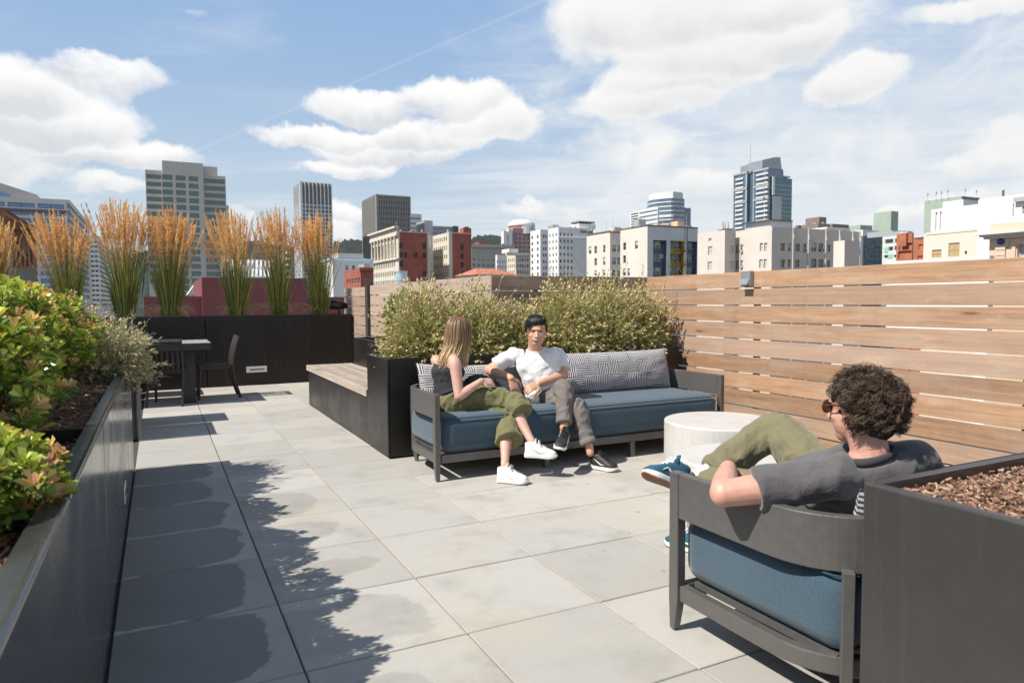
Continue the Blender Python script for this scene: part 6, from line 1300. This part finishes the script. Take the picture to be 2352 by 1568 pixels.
def shoe(parent, heel, toe, upn, style, s=1.):
    heel, toe = Vector(heel), Vector(toe); d, n, sd_ = frame(toe-heel, upn); L = (toe-heel).length; ws = s
    prof = [(0, .022, .0), (.06, .031, .0), (.2, .034, 0), (.4, .033, 0), (.6, .042, 0), (.75, .047, 0), (.88, .042, 0.004), (.96, .028, .010), (1.0, .012, .014)]
    root = {'white': 'sneaker', 'black': 'sneaker', 'teal': 'sneaker'}[style]
    th = .030 if style != 'teal' else .026
    def ring(t_, w_, z0, z1): c = heel+d*L*t_; return [c-sd_*w_*ws+n*z0, c+sd_*w_*ws+n*z0, c+sd_*w_*ws+n*z1, c-sd_*w_*ws+n*z1]
    so = MB(); vs = []
    for t_, w_, lift in prof: vs += ring(t_, w_, lift, th+(0.004 if t_ < .15 else 0))
    k = len(prof); fs = [(i*4+j, i*4+(j+1) % 4, (i+1)*4+(j+1) % 4, (i+1)*4+j) for i in range(k-1) for j in range(4)]+[(3, 2, 1, 0), (k*4-4, k*4-3, k*4-2, k*4-1)]
    so.add(vs, fs); so.build('shoe_sole', SHSOLE, parent, bevel=.006, seg=3, smooth=True)
    if style == 'teal':
        q = MB(); vs = []
        for t_, w_, lift in prof: vs += ring(t_, w_*.97, lift-.004, lift+.0)
        q.add(vs, fs); q.build('outsole', GUM, parent)
    up_ = MB(); um = {'white': SHW, 'black': SHB, 'teal': SHTEAL}[style]
    hs = [(.02, .022, .078), (.10, .030, .082), (.22, .033, .080), (.34, .033, .080), (.48, .034, .066), (.62, .039, .050), (.76, .043, .036), (.88, .038, .026), (.96, .022, .014)]
    N = 14; vs = []
    for t_, w_, h_ in hs:
        c = heel+d*L*t_+n*(th-.002)
        for j in range(N): a = math.pi*j/(N-1); ww = (abs(math.cos(a))**.75)*(1 if math.cos(a) > 0 else -1); vs.append(c+sd_*w_*ws*ww+n*(h_*s*(abs(math.sin(a))**.7)))
    k = len(hs); fs = [(i*N+j, (i+1)*N+j, (i+1)*N+j+1, i*N+j+1) for i in range(k-1) for j in range(N-1)]+[tuple(range(N)), tuple(range((k-1)*N, k*N))[::-1]]
    up_.add(vs, fs); pt_mesh('shoe_upper', up_, um, parent)
    c = heel+d*L*.24+n*(th+.058*s); q = MB(); q.tube([c-d*.03, c, c+d*.02+n*.01], [(.028*s, .022), (.030*s, .024), (.024*s, .02)], n=12, upv=tuple(n), round_=True); pt_mesh('collar', q, BLK if style == 'black' else um, parent)
    c = heel+d*L*.42+n*(th+.070*s); q = MB(); q.bar(c-d*.02, c+(n*.8+d*-.45)*.045, .04, .008, upv=tuple(d)); q.build('tongue', um, parent, bevel=.003)
    la = MB(); lm = SHW if style != 'black' else BLK
    for i in range(5):
        t_ = .42+.055*i; h_ = np.interp(t_, [x[0] for x in hs], [x[2] for x in hs]); c = heel+d*L*t_+n*(th+h_*s+.001); e = .5 if i % 2 else -.5
        la.tube([c-sd_*.02-d*.006*e-n*.006, c+n*.003, c+sd_*.02+d*.006*e-n*.006], .0028, n=6, k=2)
    c = heel+d*L*.42+n*(th+.076*s)
    for e in (-1, 1): la.tube([c, c+sd_*.022*e+n*.016, c+sd_*.036*e-n*.002+d*.01, c+sd_*.012*e+n*.002], .0024, n=6, k=4)
    pt_mesh('laces', la, lm, parent)
    # curved side mark / stripe
    mk = MB(); cm = {'white': mat('pale_grey_trim', (.62, .62, .64), .5), 'black': SHSOLE, 'teal': SHSOLE}[style]
    for e in (-1, 1):
        P = []
        for t_, hh in ((.62, .018), (.50, .012), (.42, .018), (.30, .032), (.20, .044)) if style != 'teal' else ((.70, .014), (.58, .030), (.48, .020), (.34, .018), (.16, .026)):
            w_ = np.interp(t_, [x[0] for x in hs], [x[1] for x in hs]); h_ = np.interp(t_, [x[0] for x in hs], [x[2] for x in hs]); v_ = min(.98, hh*s/(h_*s)); ww = math.cos(math.asin(min(1, v_**(1/.7))))**.75
            P.append(heel+d*L*t_+n*(th+hh*s)+sd_*e*(w_*ws*ww+.0012))
        mk.tube(P, [.001, .0035, .0045, .003, .0012], n=6, k=4)
    pt_mesh('side_mark', mk, cm, parent)
def jj(F_, x, y, Y): return at(*F_(x, y), 1, Y)
P1 = lambda x, y: (918.7+x/3.413, 689+y/3.413)
PM = lambda x, y: (1464.2+x/3.0346, 803.9+y/3.0346)

# ---------------------------------------------------------------- woman
w = thing('person', 'seated woman with long blonde hair, black tank top and olive trousers on the far sofa', 'person', (1.97, 4.95, .45))
hip = Vector((1.965, 4.93, .525)); shR = jj(P1, 428, 468, 4.83); shL = Vector((1.93, 5.12, .815)); elR = jj(P1, 462, 755, 4.74); wrR = jj(P1, 640, 632, 4.74)
knR = jj(P1, 862, 800, 4.70); anR = jj(P1, 1035, 1110, 4.43); knL = jj(P1, 835, 930, 4.68); anL = jj(P1, 822, 1290, 4.40)
HW_ = Vector((2.045, 4.97, 1.035))
b = MB()
b.tube([(1.975, 4.94, .47), (1.965, 4.95, .56), (1.95, 4.96, .65), (1.945, 4.965, .74), (1.945, 4.97, .81), (1.95, 4.97, .845)], [(.15, .10), (.15, .105), (.118, .085), (.13, .10), (.14, .075), (.08, .05)], n=20, upv=(1, 0, 0), k=4, round_=True)
b.tube([(1.955, 4.97, .83), (1.985, 4.97, .90), (2.02, 4.97, .97)], [.058, .049, .052], n=14, k=3)
head(b, HW_, (.86, .40, -.05), s=.98)
for sh, el, wr in ((shR, elR, wrR), (shL, Vector((1.99, 5.17, .62)), Vector((2.12, 5.14, .60)))):
    limb(b, [sh+Vector((.0, .03, -.0)), sh+(el-sh)*.12, sh*.5+el*.5, el], [.044, .046, .041, .034]); limb(b, [el, el*.7+wr*.3, wr], [.036, .036, .023])
hand(b, wrR, (.93, -.05, -.16), (-.1, -.75, .75), thumb=1, s=.9, curl=.55); hand(b, Vector((2.12, 5.14, .60)), (.9, -.3, -.1), (0, 0, 1), thumb=-1, s=.9)
for hp, kn, an in ((Vector((1.99, 4.88, .51)), knR, anR), (Vector((1.99, 5.0, .50)), knL, anL)):
    limb(b, [hp, hp*.5+kn*.5+Vector((0, 0, .018)), kn], [.070, .056, .044]); limb(b, [kn, kn*.65+an*.35, kn*.2+an*.8, an], [.048, .050, .032, .029])
fused('body', b, .0052, SK1, w, 3)
b = MB()
b.tube([(1.968, 4.945, .575), (1.96, 4.955, .61), (1.95, 4.96, .68), (1.948, 4.968, .75), (1.945, 4.97, .805)], [(.166, .126), (.152, .116), (.136, .104), (.146, .116), (.135, .085)], n=24, upv=(1, 0, 0), k=5)
b.ell((2.02, 4.915, .735), (.05, .055, .05)); b.ell((2.02, 5.02, .735), (.05, .055, .05))
for y in (4.885, 5.06): b.tube([(2.005, y, .78), (1.965, y-.005, .838), (1.915, y, .815), (1.88, y, .75)], [.009]*4, n=8, k=4)
fused('tank_top', b, .006, TANKM, w, 3, folds(.0035, 13, 3))
b = MB()
b.tube([(1.962, 4.955, .572), (1.968, 4.945, .53), (1.975, 4.94, .48)], [(.148, .11), (.172, .140), (.165, .14)], n=24, upv=(1, 0, 0), k=4, round_=True)
hmR = jj(P1, 958, 885, 4.56); hmL = jj(P1, 858, 1105, 4.52)
b.tube([(1.98, 4.87, .525), (2.1, 4.83, .535), (2.24, 4.77, .542), tuple(knR+Vector((-.01, .0, .0))), tuple(knR*.55+hmR*.45+Vector((.01, 0, .015))), tuple(hmR)], [.100, .098, .092, .082, .088, .088], n=18, k=5)
b.tube([(1.99, 5.0, .51), (2.15, 4.845, .462), tuple(knL+Vector((0, 0, .008))), tuple(knL*.5+hmL*.5), tuple(hmL)], [.092, .088, .082, .090, .100], n=18, k=5)
fused('trousers', b, .0065, OLIVE, w, 1, folds(.011, 10, 1))
dR = (jj(P1, 1232, 1232, 4.33)-jj(P1, 972, 1215, 4.44)); shoe(w, jj(P1, 975, 1228, 4.44), jj(P1, 1235, 1240, 4.31), (-.12, .05, 1), 'white', 1.0)
a = jj(P1, 765, 1425, 4.40); c = jj(P1, 1010, 1440, 4.24); a.z = .004; c.z = .004; shoe(w, a, c, (0, 0, 1), 'white', 1.0)
b = MB(); b.tube([(1.97, 4.78, .70), (2.03, 4.79, .66), (2.1, 4.82, .61)], [.004]*3, n=6, k=3); pt_mesh('bag_strap', b, BLK, w)
# hair
n = 900; ph = RNG.uniform(.62, 2*math.pi-.62, n); cf, sf = np.cos(ph), np.sin(ph); ff = np.array((.90, .42)); fn = ff/np.linalg.norm(ff); rr = RNG.uniform(.82, 1.04, n)
def hp(a, b_, z, ax=0.): # a forward amount, b sideways
    X_ = a*fn[0]-b_*fn[1]; Y_ = a*fn[1]+b_*fn[0]; return np.stack([HW_.x+X_, HW_.y+Y_, HW_.z+z], 1)
Ln = RNG.uniform(.9, 1.08, n); back = (cf < 0)*np.abs(cf)
C = [hp(.02*cf, .012*sf, .122+0*cf), hp(.055*cf*rr, .055*sf*rr, .108+0*cf), hp(.094*cf*rr, .086*sf*rr, .055+0*cf), hp(.103*cf*rr-.004, .094*sf*rr, -.03+0*cf), hp(.105*cf*rr-.012, .094*sf*rr+.004, -.11*Ln),
     hp(.105*cf*rr-.03-.03*back, .090*sf*rr, -.17*Ln), hp(.10*cf*rr-.045-.06*back, .088*sf*rr, -.235*Ln+RNG.uniform(-.03, .02, n))]
Pn = np.stack(C, 1); K = 22; tt = np.linspace(0, 6, K); out = []
for t_ in tt:
    i = min(int(t_), 5); f = t_-i; p0, p1, p2, p3 = Pn[:, max(i-1, 0)], Pn[:, i], Pn[:, i+1], Pn[:, min(i+2, 6)]
    out.append(.5*(2*p1+(p2-p0)*f+(2*p0-5*p1+4*p2-p3)*f*f+(3*p1-p0-3*p2+p3)*f**3))
HS = np.stack(out, 1); wv_ = RNG.uniform(0, 6, (n, 1)); amp = np.linspace(0, .008, K)[None]
HS[..., 0] += np.sin(np.linspace(0, 7, K)[None]+wv_)*amp; HS[..., 1] += np.cos(np.linspace(0, 6, K)[None]+wv_)*amp
v, fcs, _ = strips(HS, np.broadcast_to(np.interp(np.arange(K), [0, 3, K-4, K-1], [.003, .0042, .0036, .0008]), (n, K)), np.ones((n, 3)))
g_ = np.clip(np.linspace(-.25, 1.1, K)[None]+RNG.uniform(-.22, .22, (n, 1)), 0, 1)[..., None]; bl = RNG.uniform(.75, 1.25, (n, 1, 1))
hc = ((1-g_)*np.array((.17, .088, .05))+g_*np.array((.60, .42, .22)))*bl
hc = np.repeat(hc.reshape(-1, 3), 3, 0); np_mesh('hair', v, fcs, np.clip(hc, 0, 1), M_strand, w, smooth=True)

# ---------------------------------------------------------------- man in the white shirt
m2 = thing('person', 'smiling man with short black hair in a white tee and rolled taupe trousers', 'person', (2.83, 4.95, .45))
f2 = Vector((-.44, -.88, -.05)); H2 = Vector((2.703, 4.93, 1.022))
sR = jj(P1, 885, 440, 5.09); sL = jj(P1, 1232, 440, 5.04); eR = jj(P1, 700, 545, 5.15); wR = jj(P1, 872, 612, 4.88); eL = jj(P1, 1285, 585, 4.90); wL = jj(P1, 1085, 655, 4.84)
kL = jj(P1, 1290, 720, 4.64); aL = jj(P1, 1285, 1010, 4.50); kR = jj(P1, 1385, 850, 4.58); aR = jj(P1, 1492, 1165, 4.42)
b = MB()
TP = [(2.83, 4.98, .48), (2.81, 4.99, .57), (2.79, 5.01, .68), (2.765, 5.03, .77), (2.755, 5.04, .83), (2.745, 5.04, .86)]
b.tube(TP, [(.15, .11), (.145, .11), (.16, .11), (.17, .105), (.17, .075), (.08, .06)], n=20, upv=(0, -1, 0), k=4, round_=True)
b.tube([(2.745, 5.035, .84), (2.733, 5.01, .90), (2.715, 4.97, .97)], [.062, .055, .056], n=14, k=3)
X2, M2_, r2, ff2, u2 = head(b, H2, f2, s=1.06)
for sh, el, wr in ((sR, eR, wR), (sL, eL, wL)):
    limb(b, [sh, sh*.5+el*.5, el], [.050, .046, .040]); limb(b, [el, el*.65+wr*.35, wr], [.041, .040, .027])
hand(b, wR, (.22, -.25, -.93), (-.15, -.95, .25), thumb=-1, s=1.0, curl=.35); hand(b, wL, (-.93, -.15, -.28), (0, -.7, .7), thumb=-1, s=1.0, curl=.55)
for h_, kn, an in ((Vector((2.92, 4.93, .51)), kL, aL), (Vector((2.75, 4.95, .50)), kR, aR)):
    limb(b, [h_, h_*.5+kn*.5, kn], [.080, .07, .052]); limb(b, [kn, kn*.65+an*.35, kn*.2+an*.8, an-Vector((0, 0, .03))], [.050, .052, .034, .031])
fused('body', b, .0048, SK2, m2, 3)
b = MB(); b.tube([(2.835, 4.97, .50), (2.815, 4.985, .57), (2.79, 5.005, .68), (2.768, 5.022, .77), (2.758, 5.035, .83), (2.75, 5.035, .862)], [(.19, .14), (.175, .138), (.178, .132), (.188, .13), (.182, .098), (.085, .072)], n=26, upv=(0, -1, 0), k=5)
for sh, el in ((sR, eR), (sL, eL)):
    dlt = el-sh; b.tube([tuple(sh*.6+Vector((2.76, 5.035, .80))*.4), tuple(sh+Vector((0, 0, .002))), tuple(sh+dlt*.45), tuple(sh+dlt*.72)], [.068, .066, .066, .071], n=18, k=4)
fused('t_shirt', b, .0065, WTEE, m2, 2, folds(.013, 7, 7))
b = MB(); b.tube([tuple(Vector((2.742, 5.02, .868))+Vector((math.cos(a)*.072, math.sin(a)*.062, -.010*math.sin(-a)-.004))) for a in [2*math.pi*i/20 for i in range(21)]], .0075, n=8); pt_mesh('neckband', b, WTEE, m2)
b = MB(); b.tube([(2.815, 4.985, .56), (2.83, 4.975, .50), (2.835, 4.96, .47)], [(.168, .125), (.18, .14), (.165, .13)], n=22, upv=(0, -1, 0), k=3, round_=True)
hL = kL*.18+aL*.82; hR = kR*.14+aR*.86
b.tube([(2.92, 4.93, .52), tuple(kL*.5+Vector((2.92, 4.93, .52))*.5+Vector((0, 0, .01))), tuple(kL+Vector((0, .01, .012))), tuple(kL*.55+aL*.45), tuple(hL)], [.092, .084, .074, .064, .058], n=18, k=5)
b.tube([(2.75, 4.95, .505), tuple(kR*.5+Vector((2.75, 4.95, .505))*.5), tuple(kR+Vector((0, 0, .01))), tuple(kR*.55+aR*.45), tuple(hR)], [.090, .082, .074, .062, .056], n=18, k=5)
fused('trousers', b, .006, GPANT, m2, 1, folds(.009, 11, 4))
for h_, kn, an in ((hL, kL, aL), (hR, kR, aR)):
    d = (an-kn).normalized(); b = MB(); b.tube([tuple(h_-d*.035), tuple(h_-d*.0), tuple(h_+d*.012)], [.062, .064, .062], n=20); pt_mesh('rolled_cuff', b, GPANT, m2)
shoe(m2, jj(P1, 1292, 1100, 4.54), jj(P1, 1240, 1185, 4.30), (-.12, -.45, 1), 'black', 1.05)
a = jj(P1, 1500, 1262, 4.44); c = jj(P1, 1705, 1330, 4.235); a.z = .004; c.z = .004; shoe(m2, a, c, (0, 0, 1), 'black', 1.08)
# face details
def feat(pts, rad, m, nm, par, n=8): q = MB(); q.tube([tuple(p) for p in pts], rad, n=n, k=4, round_=True); pt_mesh(nm, q, m, par)
s_ = 1.0
for e in (-1, 1):
    feat([X2(.016*e, .084, .030), X2(.034*e, .079, .037), X2(.053*e, .066, .029)], [.0028, .0038, .0016], BLK, 'eyebrow', m2)
    feat([X2(.017*e, .080, .011), X2(.032*e, .0785, .015), X2(.047*e, .069, .010)], [.0016, .0032, .0014], BLK, 'eye', m2)
feat([X2(-.034, .0765, -.036), X2(-.019, .0840, -.050), X2(0, .0860, -.056), X2(.019, .0840, -.050), X2(.034, .0765, -.036)], [.003, .0075, .0095, .0075, .003], LIP, 'lips', m2)
feat([X2(-.029, .0800, -.037), X2(-.017, .0880, -.046), X2(0, .0910, -.0500), X2(.017, .0880, -.046), X2(.029, .0800, -.037)], [.0025, .0050, .0062, .0050, .0025], TEETH, 'teeth', m2)
# hair: cap plus swept strands
b = MB()
b.ell(X2(0, -.024, .052), (.087, .100, .090), M2_, 22, 16); b.ell(X2(0, -.052, .0), (.079, .066, .082), M2_, 18, 12)
for e in (-1, 1): b.ell(X2(.077*e, .004, .030), (.013, .030, .036), M2_, 12, 8)
o = fused('hair', b, .005, HAIRB, m2, 2, lambda p: .003*noise.noise((float(p[0])*60, float(p[1])*60, float(p[2])*20)))
ns = 300; us = RNG.uniform(-1, 1, ns); P = []
for u_ in us:
    p0 = X2(.02+.05*u_*.3, -.02+RNG.uniform(-.03, .03), .130); p1 = X2(.066*u_, .040, .128-.02*abs(u_)); p2 = X2(.076*u_, .076-.03*u_*u_, .094-.008*abs(u_)); p3 = X2(.080*u_+.014, .082-.035*u_*u_, .060-.10*max(0, u_-.1)**2+RNG.uniform(-.004, .008)); P.append(catmull([tuple(p0), tuple(p1), tuple(p2), tuple(p3)], 4))
P = np.array(P); k = P.shape[1]; np_mesh('fringe', *strips(P, np.broadcast_to(np.interp(np.arange(k), [0, 4, k-1], [.0015, .0035, .0008]), (ns, k)), jit((.012, .009, .009), ns, .4)), M_strand, m2, smooth=True)

# ---------------------------------------------------------------- man with curly hair
m3 = thing('person', 'man with curly brown hair in a faded black tee seen from behind', 'person', (2.25, 1.85, .45))
H3 = Vector((2.078, 1.55, .900)); f3 = Vector((-.16, .98, -.06))
sL3 = Vector((1.90, 1.555, .688)); sR3 = Vector((2.232, 1.462, .728)); eL3 = jj(PM, 600, 1000, 1.72); wL3 = Vector((1.865, 1.93, .650))
hpL, hpR = Vector((2.17, 1.88, .52)), Vector((2.36, 1.90, .53)); kR3 = jj(PM, 955, 575, 2.22); aR3 = jj(PM, 455, 880, 2.27); kL3 = Vector((2.06, 2.30, .455)); aL3 = Vector((2.37, 2.63, .10))
Tt = (Vector((2.08, 1.505, .71))-Vector((2.265, 1.87, .52))).normalized(); sx = (sR3-sL3).normalized(); upt = tuple(-sx.cross(Tt).normalized())
TP3 = [(2.268, 1.90, .52), (2.24, 1.80, .56), (2.17, 1.64, .625), (2.12, 1.55, .675), (2.085, 1.51, .715), (2.075, 1.51, .745)]
b = MB(); b.tube(TP3, [(.15, .11), (.14, .10), (.155, .10), (.160, .095), (.130, .065), (.07, .055)], n=20, upv=upt, k=4, round_=True)
b.tube([(2.082, 1.51, .72), (2.080, 1.515, .78), (2.072, 1.53, .85)], [.068, .060, .060], n=14, k=3)
X3, M3_, r3, ff3, u3 = head(b, H3, f3, s=1.04)
limb(b, [sL3, sL3*.5+eL3*.5, eL3], [.056, .052, .044]); limb(b, [eL3, eL3*.6+wL3*.4, wL3], [.046, .045, .030]); hand(b, wL3, (.55, .35, -.75), (.4, .3, 1), thumb=1, s=1.05, curl=.5)
eR3 = Vector((2.50, 1.56, .60)); wR3 = Vector((2.50, 1.80, .60)); limb(b, [sR3-Vector((0, 0, .02)), sR3*.5+eR3*.5, eR3], [.050, .05, .044]); limb(b, [eR3, wR3], [.044, .03]); hand(b, wR3, (-.2, .95, -.1), (0, 0, 1), thumb=-1, s=1.05)
for h_, kn, an in ((hpR, kR3, aR3), (hpL, kL3, aL3)):
    limb(b, [h_, h_*.5+kn*.5, kn], [.085, .075, .056]); limb(b, [kn, kn*.65+an*.35, kn*.2+an*.8, an], [.055, .056, .038, .034])
fused('body', b, .0052, SK3, m3, 3)
b = MB(); b.tube([(2.262, 1.885, .525), (2.24, 1.80, .56), (2.17, 1.64, .625), (2.12, 1.55, .675), (2.088, 1.512, .718), (2.078, 1.51, .752)], [(.18, .14), (.172, .135), (.182, .132), (.188, .124), (.170, .095), (.088, .076)], n=26, upv=upt, k=5)
cc = Vector((2.10, 1.515, .70))
for sh, el, fr in ((sL3, eL3, .66), (sR3, eR3, .62)):
    dlt = el-sh; b.tube([tuple(sh*.5+cc*.5), tuple(sh), tuple(sh+dlt*.35), tuple(sh+dlt*fr)], [.070, .071, .070, .070], n=18, k=4)
fused('t_shirt', b, .0065, GTEE, m3, 2, folds(.010, 7, 12))
b = MB(); b.tube([tuple(Vector((2.079, 1.510, .757))+Vector((math.cos(a)*.076, math.sin(a)*.070, .018*math.cos(a)-.010*math.sin(a)))) for a in [2*math.pi*i/24 for i in range(25)]], [(.008, .014)]*25, n=8, upv=(0, 0, 1)); pt_mesh('neckband', b, GTEE2, m3)
b = MB(); b.tube([(2.255, 1.85, .545), (2.268, 1.92, .51)], [(.17, .13), (.17, .13)], n=22, upv=upt, k=4, round_=True)
hmR3 = kR3*.10+aR3*.90; hmL3 = kL3*.18+aL3*.82
b.tube([tuple(hpR), tuple(hpR*.5+kR3*.5+Vector((0, 0, .01))), tuple(kR3+Vector((.005, .0, .01))), tuple(kR3*.55+aR3*.45), tuple(hmR3)], [.105, .098, .080, .070, .064], n=18, k=5)
b.tube([tuple(hpL), tuple(hpL*.5+kL3*.5), tuple(kL3+Vector((0, 0, .01))), tuple(kL3*.5+aL3*.5), tuple(hmL3)], [.10, .09, .076, .064, .060], n=18, k=5)
fused('trousers', b, .006, OLIVE2, m3, 1, folds(.009, 10, 9))
q = MB(); d = (aR3-kR3).normalized(); q.tube([tuple(aR3-d*.05), tuple(aR3+d*.0), tuple(aR3+d*.035)], [.042, .041, .040], n=16); pt_mesh('sock', q, SHW, m3)
hl = jj(PM, 330, 985, 2.26); te = jj(PM, 35, 868, 2.31); shoe(m3, hl, te, (.45, .25, .95), 'teal', 1.05)
shoe(m3, Vector((2.40, 2.60, .004)), Vector((2.335, 2.86, .004)), (0, 0, 1), 'teal', 1.05)
# sunglasses
q = MB(); q.tube([tuple(X3(-.080, -.01, .018)), tuple(X3(-.080, .05, .022)), tuple(X3(-.064, .084, .016))], [.003]*3, n=6, k=3); q.tube([tuple(X3(.080, -.01, .018)), tuple(X3(.080, .05, .022)), tuple(X3(.064, .084, .016))], [.003]*3, n=6, k=3)
for e in (-1, 1): q.ell(X3(.034*e, .090, .012), (.034, .007, .024), M3_, 14, 10)
pt_mesh('sunglasses', q, mat('amber_dark_lens', (.09, .04, .015), .12), m3)
# curls
b = MB(); b.ell(X3(0, -.018, .036), (.087, .105, .089), M3_, 22, 16); b.ell(X3(0, -.055, -.015), (.080, .068, .080), M3_, 18, 12)
fused('hair_base', b, .006, mat('brown_hair_base', (.030, .018, .012), .6, bump=.8, bscale=120), m3, 2, lambda p: .009*noise.noise((float(p[0])*28, float(p[1])*28, float(p[2])*28)))
nc = 430; per = 16; d = unit(RNG.normal(size=(nc*4, 3)))  # head frame: x right, y front, z up
keep = (d[:, 2] > -.60) & ~((d[:, 1] > .35) & (d[:, 2] < .42)) & ~((d[:, 1] > .12) & (d[:, 2] < -.05)); d = d[keep][:nc]; nc = len(d)
Mh = np.array(M3_); root = d*np.array([.078, .095, .081])+np.array([0, -.02, .028]); root[:, 2] = np.where(d[:, 2] < -.1, root[:, 2]-.015, root[:, 2])
K = 22; s1 = np.linspace(0, 1, K)[None, :]; L = RNG.uniform(.030, .058, (nc, 1)); drop = unit(d*.9+np.array([0, -.25, -.75])+RNG.normal(0, .30, (nc, 3)))
swl = unit(np.cross(d, np.array([0., 0, 1.]))+RNG.normal(0, .2, (nc, 3)))*RNG.choice([-1, 1], (nc, 1))
path = root[:, None]+d[:, None]*(np.sin(s1*2.4)[..., None]*L[..., None]*.30)+drop[:, None]*(s1**1.3*L)[..., None]*.80+swl[:, None]*(np.sin(s1*4.0)*L*.22)[..., None]
a = perp(drop); c = np.cross(drop, a); ph = RNG.uniform(0, 6, (nc, 1)); rad = RNG.uniform(.004, .009, (nc, 1))*np.interp(s1, [0, .3, 1], [.2, 1, .8]); tw = RNG.uniform(5, 9, (nc, 1))
I = np.repeat(np.arange(nc), per); N = len(I); jp = RNG.normal(0, .5, (N, 1)); jr = RNG.uniform(.75, 1.25, (N, 1)); o1 = RNG.normal(0, 1, (N, 1))*.0062; o2 = RNG.normal(0, 1, (N, 1))*.0062; tp = np.interp(s1, [0, .6, 1], [1.3, 1, 1.05])
Pp = path[I]+a[I][:, None]*(np.cos(s1*tw[I]+ph[I]+jp)*rad[I]*jr+o1*tp)[..., None]+c[I][:, None]*(np.sin(s1*tw[I]+ph[I]+jp)*rad[I]*jr+o2*tp)[..., None]
Wp = (Pp @ Mh.T)+np.array(H3); hb = jit((.095, .057, .038), nc, .5, .08)[I]*RNG.uniform(.7, 1.35, (N, 1))
v, fcs, col = strips(Wp, np.broadcast_to(np.interp(np.arange(K), [0, 4, K-5, K-1], [.0012, .0014, .0011, .0003]), (N, K)), hb); np_mesh('curls', v, fcs, col, M_strand, m3, smooth=True)
# black handbag between the couple
bg_ = thing('handbag', 'black handbag on the sofa between the woman and the man', 'bag', (2.25, 5.0, .46)); q = MB(); q.tube([(2.13, 4.98, .56), (2.20, 4.97, .60), (2.33, 4.96, .56)], [(.05, .09), (.055, .11), (.05, .09)], n=16, upv=(0, 0, 1), k=4, round_=True); pt_mesh('bag_body', q, mat('black_leather', (.018, .018, .024), .4, bump=.2, bscale=120), bg_)
q = MB(); q.tube([(2.15, 4.9, .64), (2.22, 4.88, .70), (2.30, 4.9, .65)], .005, n=6, k=4); pt_mesh('handle', q, BLK, bg_)
